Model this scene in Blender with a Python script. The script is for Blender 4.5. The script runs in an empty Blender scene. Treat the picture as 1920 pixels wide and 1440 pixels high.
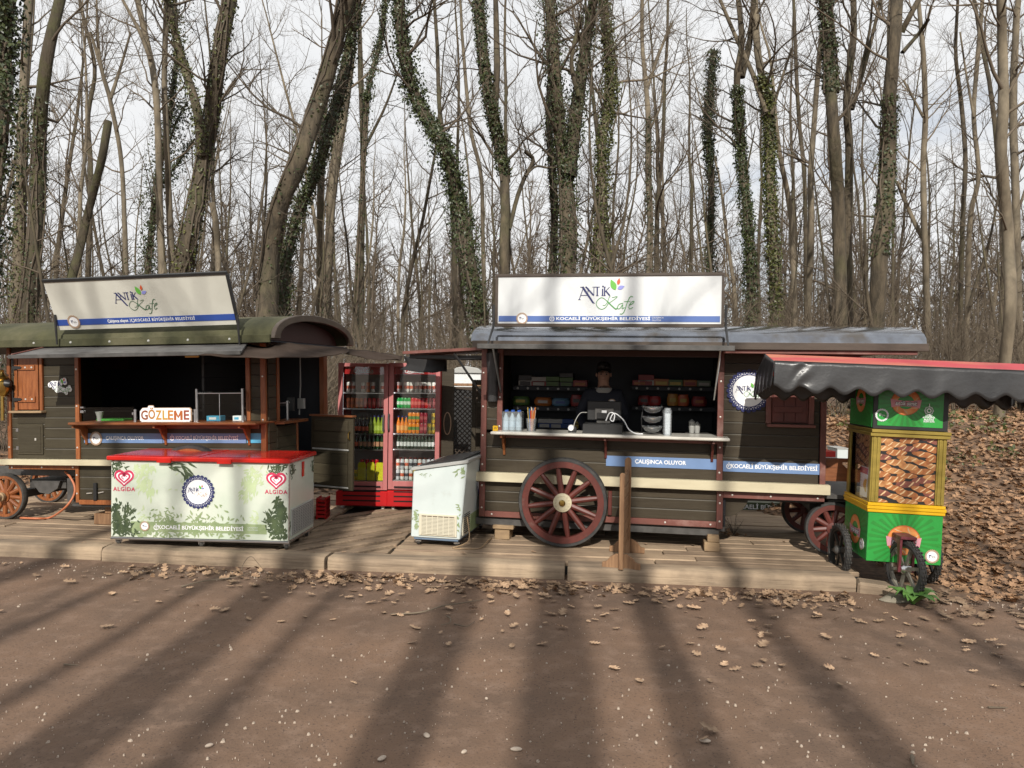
import bpy, bmesh, math, random
import numpy as np
from mathutils import Vector, Matrix, Euler
random.seed(7); np.random.seed(7)
S = bpy.context.scene
R_ = math.radians
# ------------------------------------------------------------------ camera
CAM = Vector((0, 0, 1.85)); PITCH = R_(-0.8); ROLL = R_(0.85); FPX = 1440.0
fw = Vector((0, math.cos(PITCH), math.sin(PITCH))); up0 = Vector((0, -math.sin(PITCH), math.cos(PITCH))); rt0 = Vector((1, 0, 0))
rt = rt0 * math.cos(ROLL) + up0 * math.sin(ROLL); up = up0 * math.cos(ROLL) - rt0 * math.sin(ROLL)
cd = bpy.data.cameras.new('camera'); cam = bpy.data.objects.new('camera', cd); S.collection.objects.link(cam)
cam.matrix_world = Matrix(((rt.x, up.x, -fw.x, CAM.x), (rt.y, up.y, -fw.y, CAM.y), (rt.z, up.z, -fw.z, CAM.z), (0, 0, 0, 1)))
cd.sensor_width = 36; cd.lens = 27; cd.clip_end = 2000; cd.clip_start = 0.05
S.camera = cam
# ------------------------------------------------------------------ sky and sun
AZ, EL = R_(3.3), R_(34)
W = bpy.data.worlds.new('World'); S.world = W; W.use_nodes = True
nt = W.node_tree; nt.nodes.clear()
out = nt.nodes.new('ShaderNodeOutputWorld'); bg = nt.nodes.new('ShaderNodeBackground'); bg.inputs[1].default_value = 0.1
sky = nt.nodes.new('ShaderNodeTexSky'); sky.sky_type = 'NISHITA'; sky.sun_disc = False
sky.sun_elevation = EL; sky.sun_rotation = math.pi + AZ; sky.air_density = 1.0; sky.dust_density = 1.5
tc = nt.nodes.new('ShaderNodeTexCoord'); mp = nt.nodes.new('ShaderNodeMapping'); mp.inputs['Scale'].default_value = (1.0, 1.0, 2.6)
mp.inputs['Location'].default_value = (0.35, 0.1, 0.3)
n1 = nt.nodes.new('ShaderNodeTexNoise'); n1.inputs['Scale'].default_value = 2.1; n1.inputs['Detail'].default_value = 7; n1.inputs['Roughness'].default_value = 0.55
cr = nt.nodes.new('ShaderNodeValToRGB'); cr.color_ramp.elements[0].position = 0.28; cr.color_ramp.elements[1].position = 0.42
cr.color_ramp.elements[0].color = (0.25, 0.25, 0.25, 1)
n2 = nt.nodes.new('ShaderNodeTexNoise'); n2.inputs['Scale'].default_value = 4.0; n2.inputs['Detail'].default_value = 6
cr2 = nt.nodes.new('ShaderNodeValToRGB'); cr2.color_ramp.elements[0].position = 0.3; cr2.color_ramp.elements[1].position = 0.72
cr2.color_ramp.elements[0].color = (8.5, 8.65, 8.85, 1); cr2.color_ramp.elements[1].color = (9.6, 9.65, 9.7, 1)
mx = nt.nodes.new('ShaderNodeMix'); mx.data_type = 'RGBA'
L_ = nt.links.new
L_(tc.outputs['Generated'], mp.inputs[0]); L_(mp.outputs[0], n1.inputs['Vector']); L_(mp.outputs[0], n2.inputs['Vector'])
L_(n1.outputs[0], cr.inputs[0]); L_(n2.outputs[0], cr2.inputs[0])
L_(cr.outputs[0], mx.inputs[0]); L_(sky.outputs[0], mx.inputs[6]); L_(cr2.outputs[0], mx.inputs[7])
L_(mx.outputs[2], bg.inputs[0]); L_(bg.outputs[0], out.inputs[0])
sd = bpy.data.lights.new('sun', 'SUN'); sd.energy = 4.7; sd.angle = R_(0.53); sd.color = (1.0, 0.945, 0.86)
sun = bpy.data.objects.new('sun', sd); S.collection.objects.link(sun)
SUND = Vector((math.sin(AZ) * math.cos(EL), math.cos(AZ) * math.cos(EL), -math.sin(EL)))
sun.rotation_euler = SUND.to_track_quat('-Z', 'Y').to_euler(); sun.location = (0, -20, 30)
S.view_settings.view_transform = 'Standard'; S.view_settings.look = 'None'
S.view_settings.exposure = 0.0; S.view_settings.gamma = 1.0; S.view_settings.use_curve_mapping = False
S.render.engine = 'CYCLES'
S.cycles.max_bounces = 7; S.cycles.transparent_max_bounces = 40; S.cycles.diffuse_bounces = 3; S.cycles.glossy_bounces = 3
S.cycles.use_denoising = True; S.cycles.caustics_reflective = False; S.cycles.caustics_refractive = False

# ------------------------------------------------------------------ helpers
def ray(px, py):
    return fw + rt * ((px - 960) / FPX) + up * ((720 - py) / FPX)
def at(px, py, Y):                       # the point seen at a photo pixel at depth Y
    d = ray(px, py); return CAM + d * (Y / d.y)
def ground(px, py, z=0.0):
    d = ray(px, py); return CAM + d * ((z - CAM.z) / d.z)
class Frame:                             # a thing's own axes: x along its front, y away, z up
    def __init__(s, loc, rz, ry=0, rx=0):
        s.loc = Vector(loc); s.rot = (rx, ry, rz)
        s.M = Matrix.Translation(s.loc) @ Euler(s.rot).to_matrix().to_4x4(); s.I = s.M.inverted()
    def px(s, px, py, y=0.0):            # (x, z) in the plane y of this frame
        o = s.I @ CAM; d = s.I.to_3x3() @ ray(px, py); t = (y - o.y) / d.y
        p = o + d * t; return p.x, p.z
    def rect(s, x0, y0, x1, y1, y=0.0):
        a = s.px(x0, y0, y); b = s.px(x1, y1, y); c = s.px(x0, y1, y); d = s.px(x1, y0, y)
        return (a[0] + c[0]) / 2, (b[0] + d[0]) / 2, (b[1] + c[1]) / 2, (a[1] + d[1]) / 2   # x0,x1,z0,z1
def link(o, parent=None):
    S.collection.objects.link(o)
    if parent: o.parent = parent
    return o
def tag(o, label, cat, group=None):
    o['label'] = label; o['category'] = cat
    if group: o['group'] = group
    return o
def thing(name, label, cat, frame=None, loc=(0, 0, 0), rz=0, group=None):
    o = bpy.data.objects.new(name, None); link(o); o.empty_display_size = 0.1
    if frame: o.location = frame.loc; o.rotation_euler = frame.rot
    else: o.location = loc; o.rotation_euler = (0, 0, rz)
    return tag(o, label, cat, group)
def structure(o): o['kind'] = 'structure'; return o
def stuff(o): o['kind'] = 'stuff'; return o
def copy_tree(o, parent=None, label=None):
    c = o.copy(); S.collection.objects.link(c); c.parent = parent
    if label: c['label'] = label
    for ch in list(o.children): copy_tree(ch, c)
    return c

class MB:
    def __init__(s): s.v = []; s.f = []; s.m = []
    def add(s, vs, fs, m=0):
        n = len(s.v); s.v += [tuple(x) for x in vs]; s.f += [tuple(n + i for i in f) for f in fs]; s.m += [m] * len(fs); return s
    def box(s, x0, x1, y0, y1, z0, z1, m=0):
        v = [(x0, y0, z0), (x1, y0, z0), (x1, y1, z0), (x0, y1, z0), (x0, y0, z1), (x1, y0, z1), (x1, y1, z1), (x0, y1, z1)]
        return s.add(v, [(0, 3, 2, 1), (4, 5, 6, 7), (0, 1, 5, 4), (1, 2, 6, 5), (2, 3, 7, 6), (3, 0, 4, 7)], m)
    def prism(s, poly, axis, a, b, m=0):     # polygon in the two other axes, extruded a..b
        def P(p, c): return {'x': (c, p[0], p[1]), 'y': (p[0], c, p[1]), 'z': (p[0], p[1], c)}[axis]
        n = len(poly); v = [P(p, a) for p in poly] + [P(p, b) for p in poly]
        return s.add(v, [tuple(range(n))[::-1], tuple(range(n, 2 * n))] + [(i, (i + 1) % n, n + (i + 1) % n, n + i) for i in range(n)], m)
    def tube(s, pts, rad, n=8, cap=True, m=0):
        pts = [Vector(p) for p in pts]; k = len(pts)
        if not hasattr(rad, '__len__'): rad = [rad] * k
        vs = []; u = None
        for i in range(k):
            t = (pts[min(i + 1, k - 1)] - pts[max(i - 1, 0)]).normalized()
            if u is None: u = t.orthogonal().normalized()
            u = (u - t * u.dot(t)).normalized(); w = t.cross(u)
            for j in range(n):
                a = 2 * math.pi * j / n; vs.append(pts[i] + (u * math.cos(a) + w * math.sin(a)) * rad[i])
        fs = [(i * n + j, i * n + (j + 1) % n, (i + 1) * n + (j + 1) % n, (i + 1) * n + j) for i in range(k - 1) for j in range(n)]
        if cap: fs += [tuple(range(n))[::-1], tuple(range((k - 1) * n, k * n))]
        return s.add(vs, fs, m)
    def lathe(s, prof, c=(0, 0, 0), n=24, axis='z', m=0, closed=False):
        vs = []
        for r, h in prof:
            for j in range(n):
                a = 2 * math.pi * j / n; x, y = r * math.cos(a), r * math.sin(a)
                p = {'z': (x, y, h), 'y': (x, h, y), 'x': (h, x, y)}[axis]
                vs.append((p[0] + c[0], p[1] + c[1], p[2] + c[2]))
        k = len(prof); rng = range(k if closed else k - 1)
        fs = [(i * n + j, i * n + (j + 1) % n, ((i + 1) % k) * n + (j + 1) % n, ((i + 1) % k) * n + j) for i in rng for j in range(n)]
        if not closed: fs += [tuple(range(n))[::-1], tuple(range((k - 1) * n, k * n))]
        return s.add(vs, fs, m)
    def flat(s, poly, y=0.0, m=0):           # flat print in the x-z plane facing -y
        n = len(s.v); s.v += [(p[0], y, p[1]) for p in poly]; s.f.append(tuple(range(n, n + len(poly)))); s.m.append(m); return s
    def stroke(s, pts, w, y=0.0, m=0):       # flat ribbon of varying width in the x-z plane
        k = len(pts)
        if not hasattr(w, '__len__'): w = [w] * k
        L = []; Rr = []
        for i in range(k):
            a = pts[max(i - 1, 0)]; b = pts[min(i + 1, k - 1)]; dx, dz = b[0] - a[0], b[1] - a[1]; l = math.hypot(dx, dz) or 1
            nx, nz = -dz / l * w[i] / 2, dx / l * w[i] / 2
            L.append((pts[i][0] + nx, y, pts[i][1] + nz)); Rr.append((pts[i][0] - nx, y, pts[i][1] - nz))
        return s.add(L + Rr, [(i, k + i, k + i + 1, i + 1) for i in range(k - 1)], m)
    def mesh(s, name, mats, smooth=False, fix=True, bevel=0):
        me = bpy.data.meshes.new(name); me.from_pydata(s.v, [], s.f)
        for x in (mats if isinstance(mats, (list, tuple)) else [mats]): me.materials.append(x)
        me.polygons.foreach_set('material_index', s.m)
        if fix or bevel:
            b = bmesh.new(); b.from_mesh(me)
            if fix: bmesh.ops.recalc_face_normals(b, faces=b.faces)
            if bevel:
                ed = [e for e in b.edges if len(e.link_faces) == 2 and e.calc_face_angle(0) > 0.6]
                bmesh.ops.bevel(b, geom=ed, offset=bevel, segments=1, affect='EDGES', clamp_overlap=True)
            b.to_mesh(me); b.free()
        if smooth:
            me.polygons.foreach_set('use_smooth', [True] * len(me.polygons))
            if smooth != 2: me.set_sharp_from_angle(angle=R_(38))
        me.update(); return me
    def build(s, name, mats, parent=None, smooth=False, fix=True, bevel=0, loc=None):
        o = link(bpy.data.objects.new(name, s.mesh(name, mats, smooth, fix, bevel)), parent)
        if loc: o.location = loc
        return o
def inst(name, me, parent=None, loc=(0, 0, 0), rot=(0, 0, 0), sc=None):
    o = link(bpy.data.objects.new(name, me), parent); o.location = loc; o.rotation_euler = rot
    if sc is not None: o.scale = sc if hasattr(sc, '__len__') else (sc, sc, sc)
    return o
def boxo(name, m, parent, x0, x1, y0, y1, z0, z1, bevel=0.003):
    return MB().box(x0, x1, y0, y1, z0, z1).build(name, m, parent, bevel=bevel)
def smooth_path(P, n):                       # Catmull-Rom resample
    P = [Vector(p) for p in P]; Q = [P[0] * 2 - P[1]] + P + [P[-1] * 2 - P[-2]]; o = []
    for k in range(n):
        t = k / (n - 1) * (len(P) - 1); i = min(int(t), len(P) - 2); f = t - i; a, b, c, d = Q[i:i + 4]
        o.append(0.5 * ((2 * b) + (c - a) * f + (2 * a - 5 * b + 4 * c - d) * f * f + (3 * b - a - 3 * c + d) * f ** 3))
    return o

# ------------------------------------------------------------------ materials
def mat(name, col, rough=0.6, col2=None, scale=6, stretch=(1, 1, 1), lo=0.35, hi=0.65, bump=0, bscale=None, metal=0, rnd=0, coat=0, detail=5, spec=0.5, sheen=0, dirt=None, dscale=1.5, dlo=0.5, dhi=0.75, bdist=0.02, gen=False, spk=None, sscale=90, slo=.56, shi=.66):
    m = bpy.data.materials.new(name); m.use_nodes = True; t = m.node_tree; p = t.nodes['Principled BSDF']; L = t.links.new
    p.inputs['Roughness'].default_value = rough; p.inputs['Metallic'].default_value = metal; p.inputs['Specular IOR Level'].default_value = spec
    if coat: p.inputs['Coat Weight'].default_value = coat
    c4 = lambda c: (c[0], c[1], c[2], 1)
    p.inputs['Base Color'].default_value = c4(col); cur = None
    if col2 or bump or dirt:
        tcn = t.nodes.new('ShaderNodeTexCoord'); mpn = t.nodes.new('ShaderNodeMapping'); mpn.inputs['Scale'].default_value = stretch
        L(tcn.outputs['Generated' if gen else 'Object'], mpn.inputs[0])
    def noise(sc, det, src):
        n = t.nodes.new('ShaderNodeTexNoise'); n.inputs['Scale'].default_value = sc; n.inputs['Detail'].default_value = det; n.inputs['Roughness'].default_value = 0.6; L(src, n.inputs['Vector']); return n.outputs[0]
    def ramp(src, a, b):
        r = t.nodes.new('ShaderNodeMapRange'); r.inputs[1].default_value = a; r.inputs[2].default_value = b; L(src, r.inputs[0]); return r.outputs[0]
    def mix(fac, a, b):
        x = t.nodes.new('ShaderNodeMix'); x.data_type = 'RGBA'; L(fac, x.inputs[0])
        for v, s_ in ((a, 6), (b, 7)):
            if hasattr(v, 'is_linked'): L(v, x.inputs[s_])
            else: x.inputs[s_].default_value = c4(v)
        return x.outputs[2]
    if col2: cur = mix(ramp(noise(scale, detail, mpn.outputs[0]), lo, hi), col, col2)
    if dirt: cur = mix(ramp(noise(dscale, 6, tcn.outputs['Object']), dlo, dhi), cur if cur else col, dirt)
    if spk: cur = mix(ramp(noise(sscale, 3, tcn.outputs['Object']), slo, shi), cur, spk)
    if rnd:
        oi = t.nodes.new('ShaderNodeObjectInfo'); hs = t.nodes.new('ShaderNodeHueSaturation'); r = t.nodes.new('ShaderNodeMapRange')
        r.inputs[3].default_value = 1 - rnd; r.inputs[4].default_value = 1 + rnd; L(oi.outputs['Random'], r.inputs[0]); L(r.outputs[0], hs.inputs['Value'])
        if cur: L(cur, hs.inputs['Color'])
        else: hs.inputs['Color'].default_value = c4(col)
        cur = hs.outputs[0]
    if cur: L(cur, p.inputs['Base Color'])
    if bump:
        b = t.nodes.new('ShaderNodeBump'); b.inputs['Strength'].default_value = bump; b.inputs['Distance'].default_value = bdist
        L(noise(bscale or scale, 6, mpn.outputs[0]), b.inputs['Height']); L(b.outputs[0], p.inputs['Normal'])
    return m
def glassmat(name, tint=(0.95, 0.97, 0.96), refl=0.10, ior=1.5):
    m = bpy.data.materials.new(name); m.use_nodes = True; t = m.node_tree; t.nodes.clear(); L = t.links.new
    o = t.nodes.new('ShaderNodeOutputMaterial'); tr = t.nodes.new('ShaderNodeBsdfTransparent'); g = t.nodes.new('ShaderNodeBsdfGlossy'); x = t.nodes.new('ShaderNodeMixShader')
    fr = t.nodes.new('ShaderNodeFresnel'); fr.inputs[0].default_value = ior; mu = t.nodes.new('ShaderNodeMath'); mu.operation = 'ADD'; mu.inputs[1].default_value = refl
    tr.inputs[0].default_value = (*tint, 1); g.inputs['Roughness'].default_value = 0.01
    L(fr.outputs[0], mu.inputs[0]); L(mu.outputs[0], x.inputs[0]); L(tr.outputs[0], x.inputs[1]); L(g.outputs[0], x.inputs[2]); L(x.outputs[0], o.inputs[0]); return m
M = {}
M['dkwood'] = mat('dark brown painted boards', (0.04, 0.03, 0.0175), 0.5, (0.054, 0.042, 0.026), 3, (1, 1, 14), rnd=0.16, spec=0.3, dirt=(0.075, 0.062, 0.045), dscale=3, dlo=0.6, dhi=0.9, bump=0.15, bscale=18)
M['dkwood_l'] = mat('olive brown painted boards', (0.044, 0.036, 0.022), 0.5, (0.057, 0.048, 0.03), 3, (1, 1, 14), rnd=0.14, spec=0.3, dirt=(0.09, 0.074, 0.052), dscale=3, dlo=0.62, dhi=0.9, bump=0.12, bscale=18)
M['groove'] = mat('painted edge glint', (0.1, 0.09, 0.072), 0.6)  # paler colour painted in for sun catching the plank lips
M['redtrim'] = mat('faded red brown trim', (0.2, 0.07, 0.054), 0.5, (0.135, 0.05, 0.038), 5, (1, 1, 1), rnd=0.08, dirt=(0.33, 0.2, 0.17), dscale=4, dlo=0.55, dhi=0.8)
M['wheelred'] = mat('dark red wheel paint', (0.12, 0.027, 0.019), 0.5, (0.085, 0.02, 0.015), 12, dirt=(0.24, 0.15, 0.12), dscale=6, dlo=0.6, dhi=0.85)
M['orangewood'] = mat('varnished orange brown wood', (0.32, 0.11, 0.035), 0.42, (0.2, 0.06, 0.018), 6, (8, 8, 1), rnd=0.1, bump=0.1)
M['orangewood_h'] = mat('varnished wood boards', (0.24, 0.085, 0.03), 0.42, (0.14, 0.045, 0.015), 6, (1, 8, 8), bump=0.1)
M['cream'] = mat('cream painted board', (0.58, 0.52, 0.36), 0.5, (0.5, 0.44, 0.3), 2, (1, 1, 5), dirt=(0.45, 0.4, 0.28), dscale=5, dlo=0.62, dhi=0.85)
M['counter'] = mat('pale counter top', (0.62, 0.6, 0.54), 0.25, (0.5, 0.48, 0.43), 4)
M['blackmetal'] = mat('black metal', (0.018, 0.018, 0.018), 0.45)
M['darkmetal'] = mat('dull dark metal', (0.05, 0.048, 0.044), 0.5, (0.09, 0.085, 0.08), 10)
M['steel'] = mat('steel', (0.55, 0.55, 0.55), 0.28, metal=1)
M['screw'] = mat('screw heads', (0.75, 0.72, 0.66), 0.35, metal=0.6)
M['rubber'] = mat('black rubber', (0.02, 0.02, 0.02), 0.65, (0.05, 0.048, 0.045), 9, bump=0.2, bscale=30)
M['rubberdust'] = mat('dusty rubber', (0.07, 0.064, 0.056), 0.85, (0.03, 0.028, 0.026), 12)
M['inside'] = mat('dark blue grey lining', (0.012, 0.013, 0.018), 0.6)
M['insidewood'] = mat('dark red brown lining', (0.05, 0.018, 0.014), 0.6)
M['roofglass'] = mat('smooth shiny roof sheet', (0.28, 0.3, 0.335), 0.1, (0.2, 0.21, 0.235), 5, bump=0.06, bscale=5, dirt=(0.16, 0.14, 0.12), dscale=3.2, dlo=0.5, dhi=0.68, metal=0.85)
M['roofgreen'] = mat('mossy green roof felt', (0.068, 0.066, 0.03), 0.95, (0.04, 0.041, 0.019), 4, bump=0.3, bscale=30, dirt=(0.14, 0.125, 0.075), dscale=1.4)
M['fascia'] = mat('brown fascia', (0.05, 0.036, 0.026), 0.4, (0.075, 0.055, 0.04), 5, (1, 1, 4))
M['fabric'] = mat('brown awning cloth', (0.042, 0.029, 0.022), 0.95, (0.058, 0.042, 0.033), 3, spec=0.1, bump=0.4, bscale=5, bdist=0.05)
M['blackcloth'] = mat('black cloth', (0.016, 0.015, 0.015), 0.8, bump=0.3, bscale=6)
M['sheet'] = mat('weathered dark sheet', (0.09, 0.086, 0.082), 0.55, (0.15, 0.145, 0.14), 3, (1, 6, 1), dirt=(0.05, 0.04, 0.035), dscale=4)
M['signwhite'] = mat('white printed board', (0.68, 0.705, 0.71), 0.38, (0.62, 0.645, 0.65), 1.6, dirt=(0.5, 0.5, 0.47), dscale=2.5, dlo=0.6, dhi=0.9)
M['signcream'] = mat('ageing white printed board', (0.6, 0.595, 0.53), 0.4, (0.52, 0.515, 0.455), 1.6, dirt=(0.42, 0.41, 0.35), dscale=3, dlo=0.6, dhi=0.9)
M['strip'] = mat('blue strip', (0.165, 0.26, 0.46), 0.45, (0.14, 0.225, 0.4), 3)
M['bluestrip'] = mat('deep blue print', (0.03, 0.075, 0.31), 0.45)
M['signblue'] = mat('mid blue print', (0.075, 0.14, 0.37), 0.45)
M['cyan'] = mat('light blue panel', (0.09, 0.4, 0.62), 0.45)
M['navy'] = mat('navy print', (0.018, 0.024, 0.115), 0.5)
M['ink'] = mat('white ink', (0.82, 0.83, 0.84), 0.5)
M['kgreen'] = mat('green ink', (0.07, 0.26, 0.07), 0.5)
M['leafgreen'] = mat('leaf green ink', (0.13, 0.42, 0.06), 0.5)
M['leafred'] = mat('leaf orange red ink', (0.6, 0.1, 0.035), 0.5)
M['leafblue'] = mat('leaf violet blue ink', (0.25, 0.27, 0.62), 0.5)
M['tan'] = mat('tan ink', (0.42, 0.28, 0.18), 0.5)
M['deck'] = mat('weathered deck planks', (0.34, 0.245, 0.16), 0.85, (0.2, 0.14, 0.095), 4, (0.7, 9, 9), rnd=0.16, bump=0.5, bscale=7, dirt=(0.42, 0.31, 0.205), dscale=1.3, dlo=0.45, dhi=0.7)
M['kerb'] = mat('old timber sleepers', (0.285, 0.213, 0.145), 0.92, (0.17, 0.126, 0.086), 3, (0.5, 6, 7), bump=0.6, bscale=6, dirt=(0.4, 0.3, 0.2), dscale=1.8, dlo=0.45, dhi=0.7, rnd=0.06)
M['block'] = mat('pale wood block', (0.36, 0.25, 0.14), 0.85, (0.25, 0.17, 0.1), 6, (1, 1, 5), bump=0.3)
M['barrier'] = mat('plain brown board', (0.3, 0.17, 0.085), 0.65, (0.19, 0.1, 0.05), 5, (8, 8, 0.7), bump=0.25, bscale=8)  # brown board colour streaked with darker grain
M['red'] = mat('red lid plastic', (0.55, 0.018, 0.012), 0.18, (0.42, 0.015, 0.01), 3)
M['cokered'] = mat('red plastic', (0.5, 0.012, 0.014), 0.35, (0.4, 0.01, 0.012), 4, dirt=(0.2, 0.03, 0.03), dscale=5, dlo=0.6, dhi=0.8)
M['pink'] = mat('sun faded red frame', (0.5, 0.18, 0.175), 0.45, (0.4, 0.125, 0.12), 2, (3, 3, 0.5))
M['whiteplast'] = mat('white enamel', (0.72, 0.73, 0.72), 0.35, (0.65, 0.66, 0.65), 3)
M['freezer'] = mat('pale green white print', (0.6, 0.635, 0.55), 0.3, (0.46, 0.54, 0.435), 1.5, lo=0.4, hi=0.75, dirt=(0.42, 0.42, 0.35), dscale=4, dlo=0.62, dhi=0.95)
M['freezer2'] = mat('white freezer skin', (0.58, 0.635, 0.62), 0.32, (0.52, 0.585, 0.57), 2, dirt=(0.4, 0.4, 0.35), dscale=4, dlo=0.6, dhi=0.9)
M['leafprint'] = mat('dark leaf print', (0.035, 0.055, 0.03), 0.4, (0.08, 0.11, 0.05), 14)
M['leafprint_m'] = mat('mid green leaf print', (0.2, 0.27, 0.13), 0.4, (0.3, 0.36, 0.2), 12)
M['leafprint_l'] = mat('pale green leaf print', (0.43, 0.53, 0.3), 0.4, (0.5, 0.58, 0.36), 10)
M['rose'] = mat('rose red ink', (0.55, 0.04, 0.1), 0.4)
M['grille'] = mat('grey grille plastic', (0.36, 0.36, 0.34), 0.5)
M['ivorygrille'] = mat('ivory grille plastic', (0.6, 0.56, 0.44), 0.5)
M['darkhole'] = mat('dark recess', (0.01, 0.01, 0.01), 0.9)
M['green'] = mat('green cart panel', (0.028, 0.27, 0.048), 0.25, (0.035, 0.32, 0.06), 1.5, dirt=(0.07, 0.2, 0.06), dscale=5, dlo=0.6, dhi=0.9)
M['greenray'] = mat('dark green ray print', (0.035, 0.215, 0.045), 0.25, (0.03, 0.25, 0.04), 6)
M['gold'] = mat('gold trim', (0.42, 0.31, 0.07), 0.36, (0.31, 0.23, 0.05), 4, (1, 1, 3), metal=0.45)
M['yellow'] = mat('yellow band', (0.72, 0.42, 0.015), 0.3, (0.62, 0.36, 0.012), 3)
M['crust'] = mat('bread crust print', (0.42, 0.165, 0.055), 0.4, (0.26, 0.085, 0.028), 22)
M['crustpale'] = mat('pale bread print', (0.52, 0.26, 0.1), 0.4, (0.33, 0.13, 0.045), 22)
M['crustdark'] = mat('dark bread print', (0.26, 0.09, 0.06), 0.4, (0.16, 0.05, 0.035), 30)
M['crumb'] = mat('cream bread stripe', (0.64, 0.45, 0.25), 0.45)
M['simit'] = mat('orange ring print', (0.66, 0.17, 0.03), 0.4, (0.75, 0.33, 0.1), 16)
M['pinkink'] = mat('pink ribbon print', (0.62, 0.28, 0.33), 0.45)
M['blackink'] = mat('black ink', (0.012, 0.012, 0.012), 0.5)
M['vinyl'] = mat('glossy black vinyl', (0.03, 0.03, 0.031), 0.34, (0.045, 0.045, 0.046), 3, bump=0.25, bscale=2.2, bdist=0.05)
M['canopyred'] = mat('sun faded red canopy', (0.42, 0.045, 0.055), 0.6, (0.45, 0.17, 0.09), 1.2, (1, 3, 3), lo=0.42, hi=0.66)
M['forkred'] = mat('peeling dark red wood', (0.13, 0.022, 0.03), 0.5, (0.3, 0.17, 0.14), 9, lo=0.5, hi=0.75)
M['brass'] = mat('brass', (0.5, 0.34, 0.1), 0.3, metal=1)
M['glass'] = glassmat('clear glass', refl=0.0, ior=1.3); M['coolglass'] = glassmat('cooler glass', refl=0.015)
M['acryl'] = glassmat('clear plastic', (0.94, 0.96, 0.97), 0.03, 1.35); M['thin'] = glassmat('thin clear film', (0.98, 0.98, 0.98), 0.0, 1.05)
def milky(m, f):
    t = m.node_tree; x = t.nodes.new('ShaderNodeMixShader'); d = t.nodes.new('ShaderNodeBsdfDiffuse'); d.inputs[0].default_value = (.8, .84, .87, 1); x.inputs[0].default_value = f
    o = next(n for n in t.nodes if n.type == 'OUTPUT_MATERIAL'); s_ = o.inputs[0].links[0].from_socket; t.links.new(s_, x.inputs[1]); t.links.new(d.outputs[0], x.inputs[2]); t.links.new(x.outputs[0], o.inputs[0])
milky(M['acryl'], .14)
M['bark'] = mat('brown grey bark', (0.11, 0.086, 0.056), 0.95, (0.042, 0.034, 0.023), 9, (1, 1, 0.22), bump=1.0, bscale=14, bdist=0.04, rnd=0.15, dirt=(0.075, 0.075, 0.03), dscale=1.1, dlo=0.5, dhi=0.8)
M['barkpale'] = mat('pale grey bark', (0.2, 0.164, 0.113), 0.92, (0.1, 0.081, 0.056), 6, (1, 1, 0.3), bump=0.6, bscale=12, rnd=0.15, dirt=(0.1, 0.085, 0.06), dscale=1.6, dlo=0.5, dhi=0.75)
M['barkdark'] = mat('dark mossy bark', (0.07, 0.053, 0.036), 0.95, (0.042, 0.036, 0.02), 9, (1, 1, 0.22), bump=1.0, bscale=14, bdist=0.04, dirt=(0.07, 0.075, 0.022), dscale=1.4, dlo=0.5, dhi=0.7)
M['twig'] = mat('twig bark', (0.092, 0.071, 0.049), 0.9, rnd=0.2)
M['twigpale'] = mat('pale twig bark', (0.135, 0.106, 0.074), 0.9, rnd=0.2)
M['ivy'] = mat('ivy leaves', (0.022, 0.035, 0.012), 0.45, (0.06, 0.075, 0.02), 7, lo=0.4, hi=0.65)
M['ivybright'] = mat('bright ivy leaves', (0.04, 0.055, 0.014), 0.45, (0.12, 0.12, 0.03), 7, lo=0.4, hi=0.65)
M['oakleaf'] = mat('dry oak leaves', (0.42, 0.29, 0.185), 0.8, (0.24, 0.145, 0.085), 13, rnd=0.42)
M['litter'] = mat('leaf litter', (0.2, 0.115, 0.062), 0.85, (0.07, 0.045, 0.03), 14, lo=0.38, hi=0.66, detail=9)
M['plantgreen'] = mat('fresh green leaf', (0.1, 0.22, 0.05), 0.5, (0.07, 0.16, 0.03), 9)
M['stone'] = mat('grey stone', (0.3, 0.26, 0.2), 0.9, (0.2, 0.18, 0.13), 6, bump=0.4)
M['pebble'] = mat('pale pebble', (0.43, 0.36, 0.29), 0.85, (0.34, 0.27, 0.21), 30)
M['skin'] = mat('skin', (0.36, 0.2, 0.14), 0.5)
M['jacket'] = mat('navy jacket', (0.012, 0.014, 0.024), 0.8)
M['hair'] = mat('black hair', (0.01, 0.008, 0.007), 0.6)
M['hose'] = mat('orange hose', (0.5, 0.16, 0.07), 0.5)
def cm(name, c, r=0.4, metal=0, coat=0): return mat(name, c, r, metal=metal, coat=coat)

# ------------------------------------------------------------------ flat print
def text_mesh(s, size, bold=0.0, xs=1.0, shear=0.0, align='CENTER', space=1.0):
    c = bpy.data.curves.new('lettering', 'FONT'); c.body = s; c.size = size; c.align_x = align; c.align_y = 'CENTER'
    c.offset = min(bold * 0.16, size * (0.1 if bold > 0.052 else 0.024)); c.shear = shear; c.space_character = space; c.resolution_u = 3
    o = bpy.data.objects.new('tmp', c); S.collection.objects.link(o)
    dg = bpy.context.evaluated_depsgraph_get(); me = bpy.data.meshes.new_from_object(o.evaluated_get(dg))
    bpy.data.objects.remove(o); bpy.data.curves.remove(c)
    me.transform(Matrix(((xs, 0, 0, 0), (0, 0, -1, 0), (0, 1, 0, 0), (0, 0, 0, 1)))); me.name = 'lettering'; return me
def lettering(s, parent, x, y, z, size, m, bold=0.0, xs=1.0, shear=0.0, rz=0, tilt=0, name='lettering', width=None, space=1.0, roll=0):
    me = text_mesh(s, size, bold, xs, shear, space=space)
    if width:
        w = max(v.co.x for v in me.vertices) - min(v.co.x for v in me.vertices); k = width / w
        me.transform(Matrix.Diagonal((k, 1, 1, 1)))
    me.materials.append(m); o = link(bpy.data.objects.new(name, me), parent); o.location = (x, y, z); o.rotation_euler = (tilt, roll, rz); return o
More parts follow.
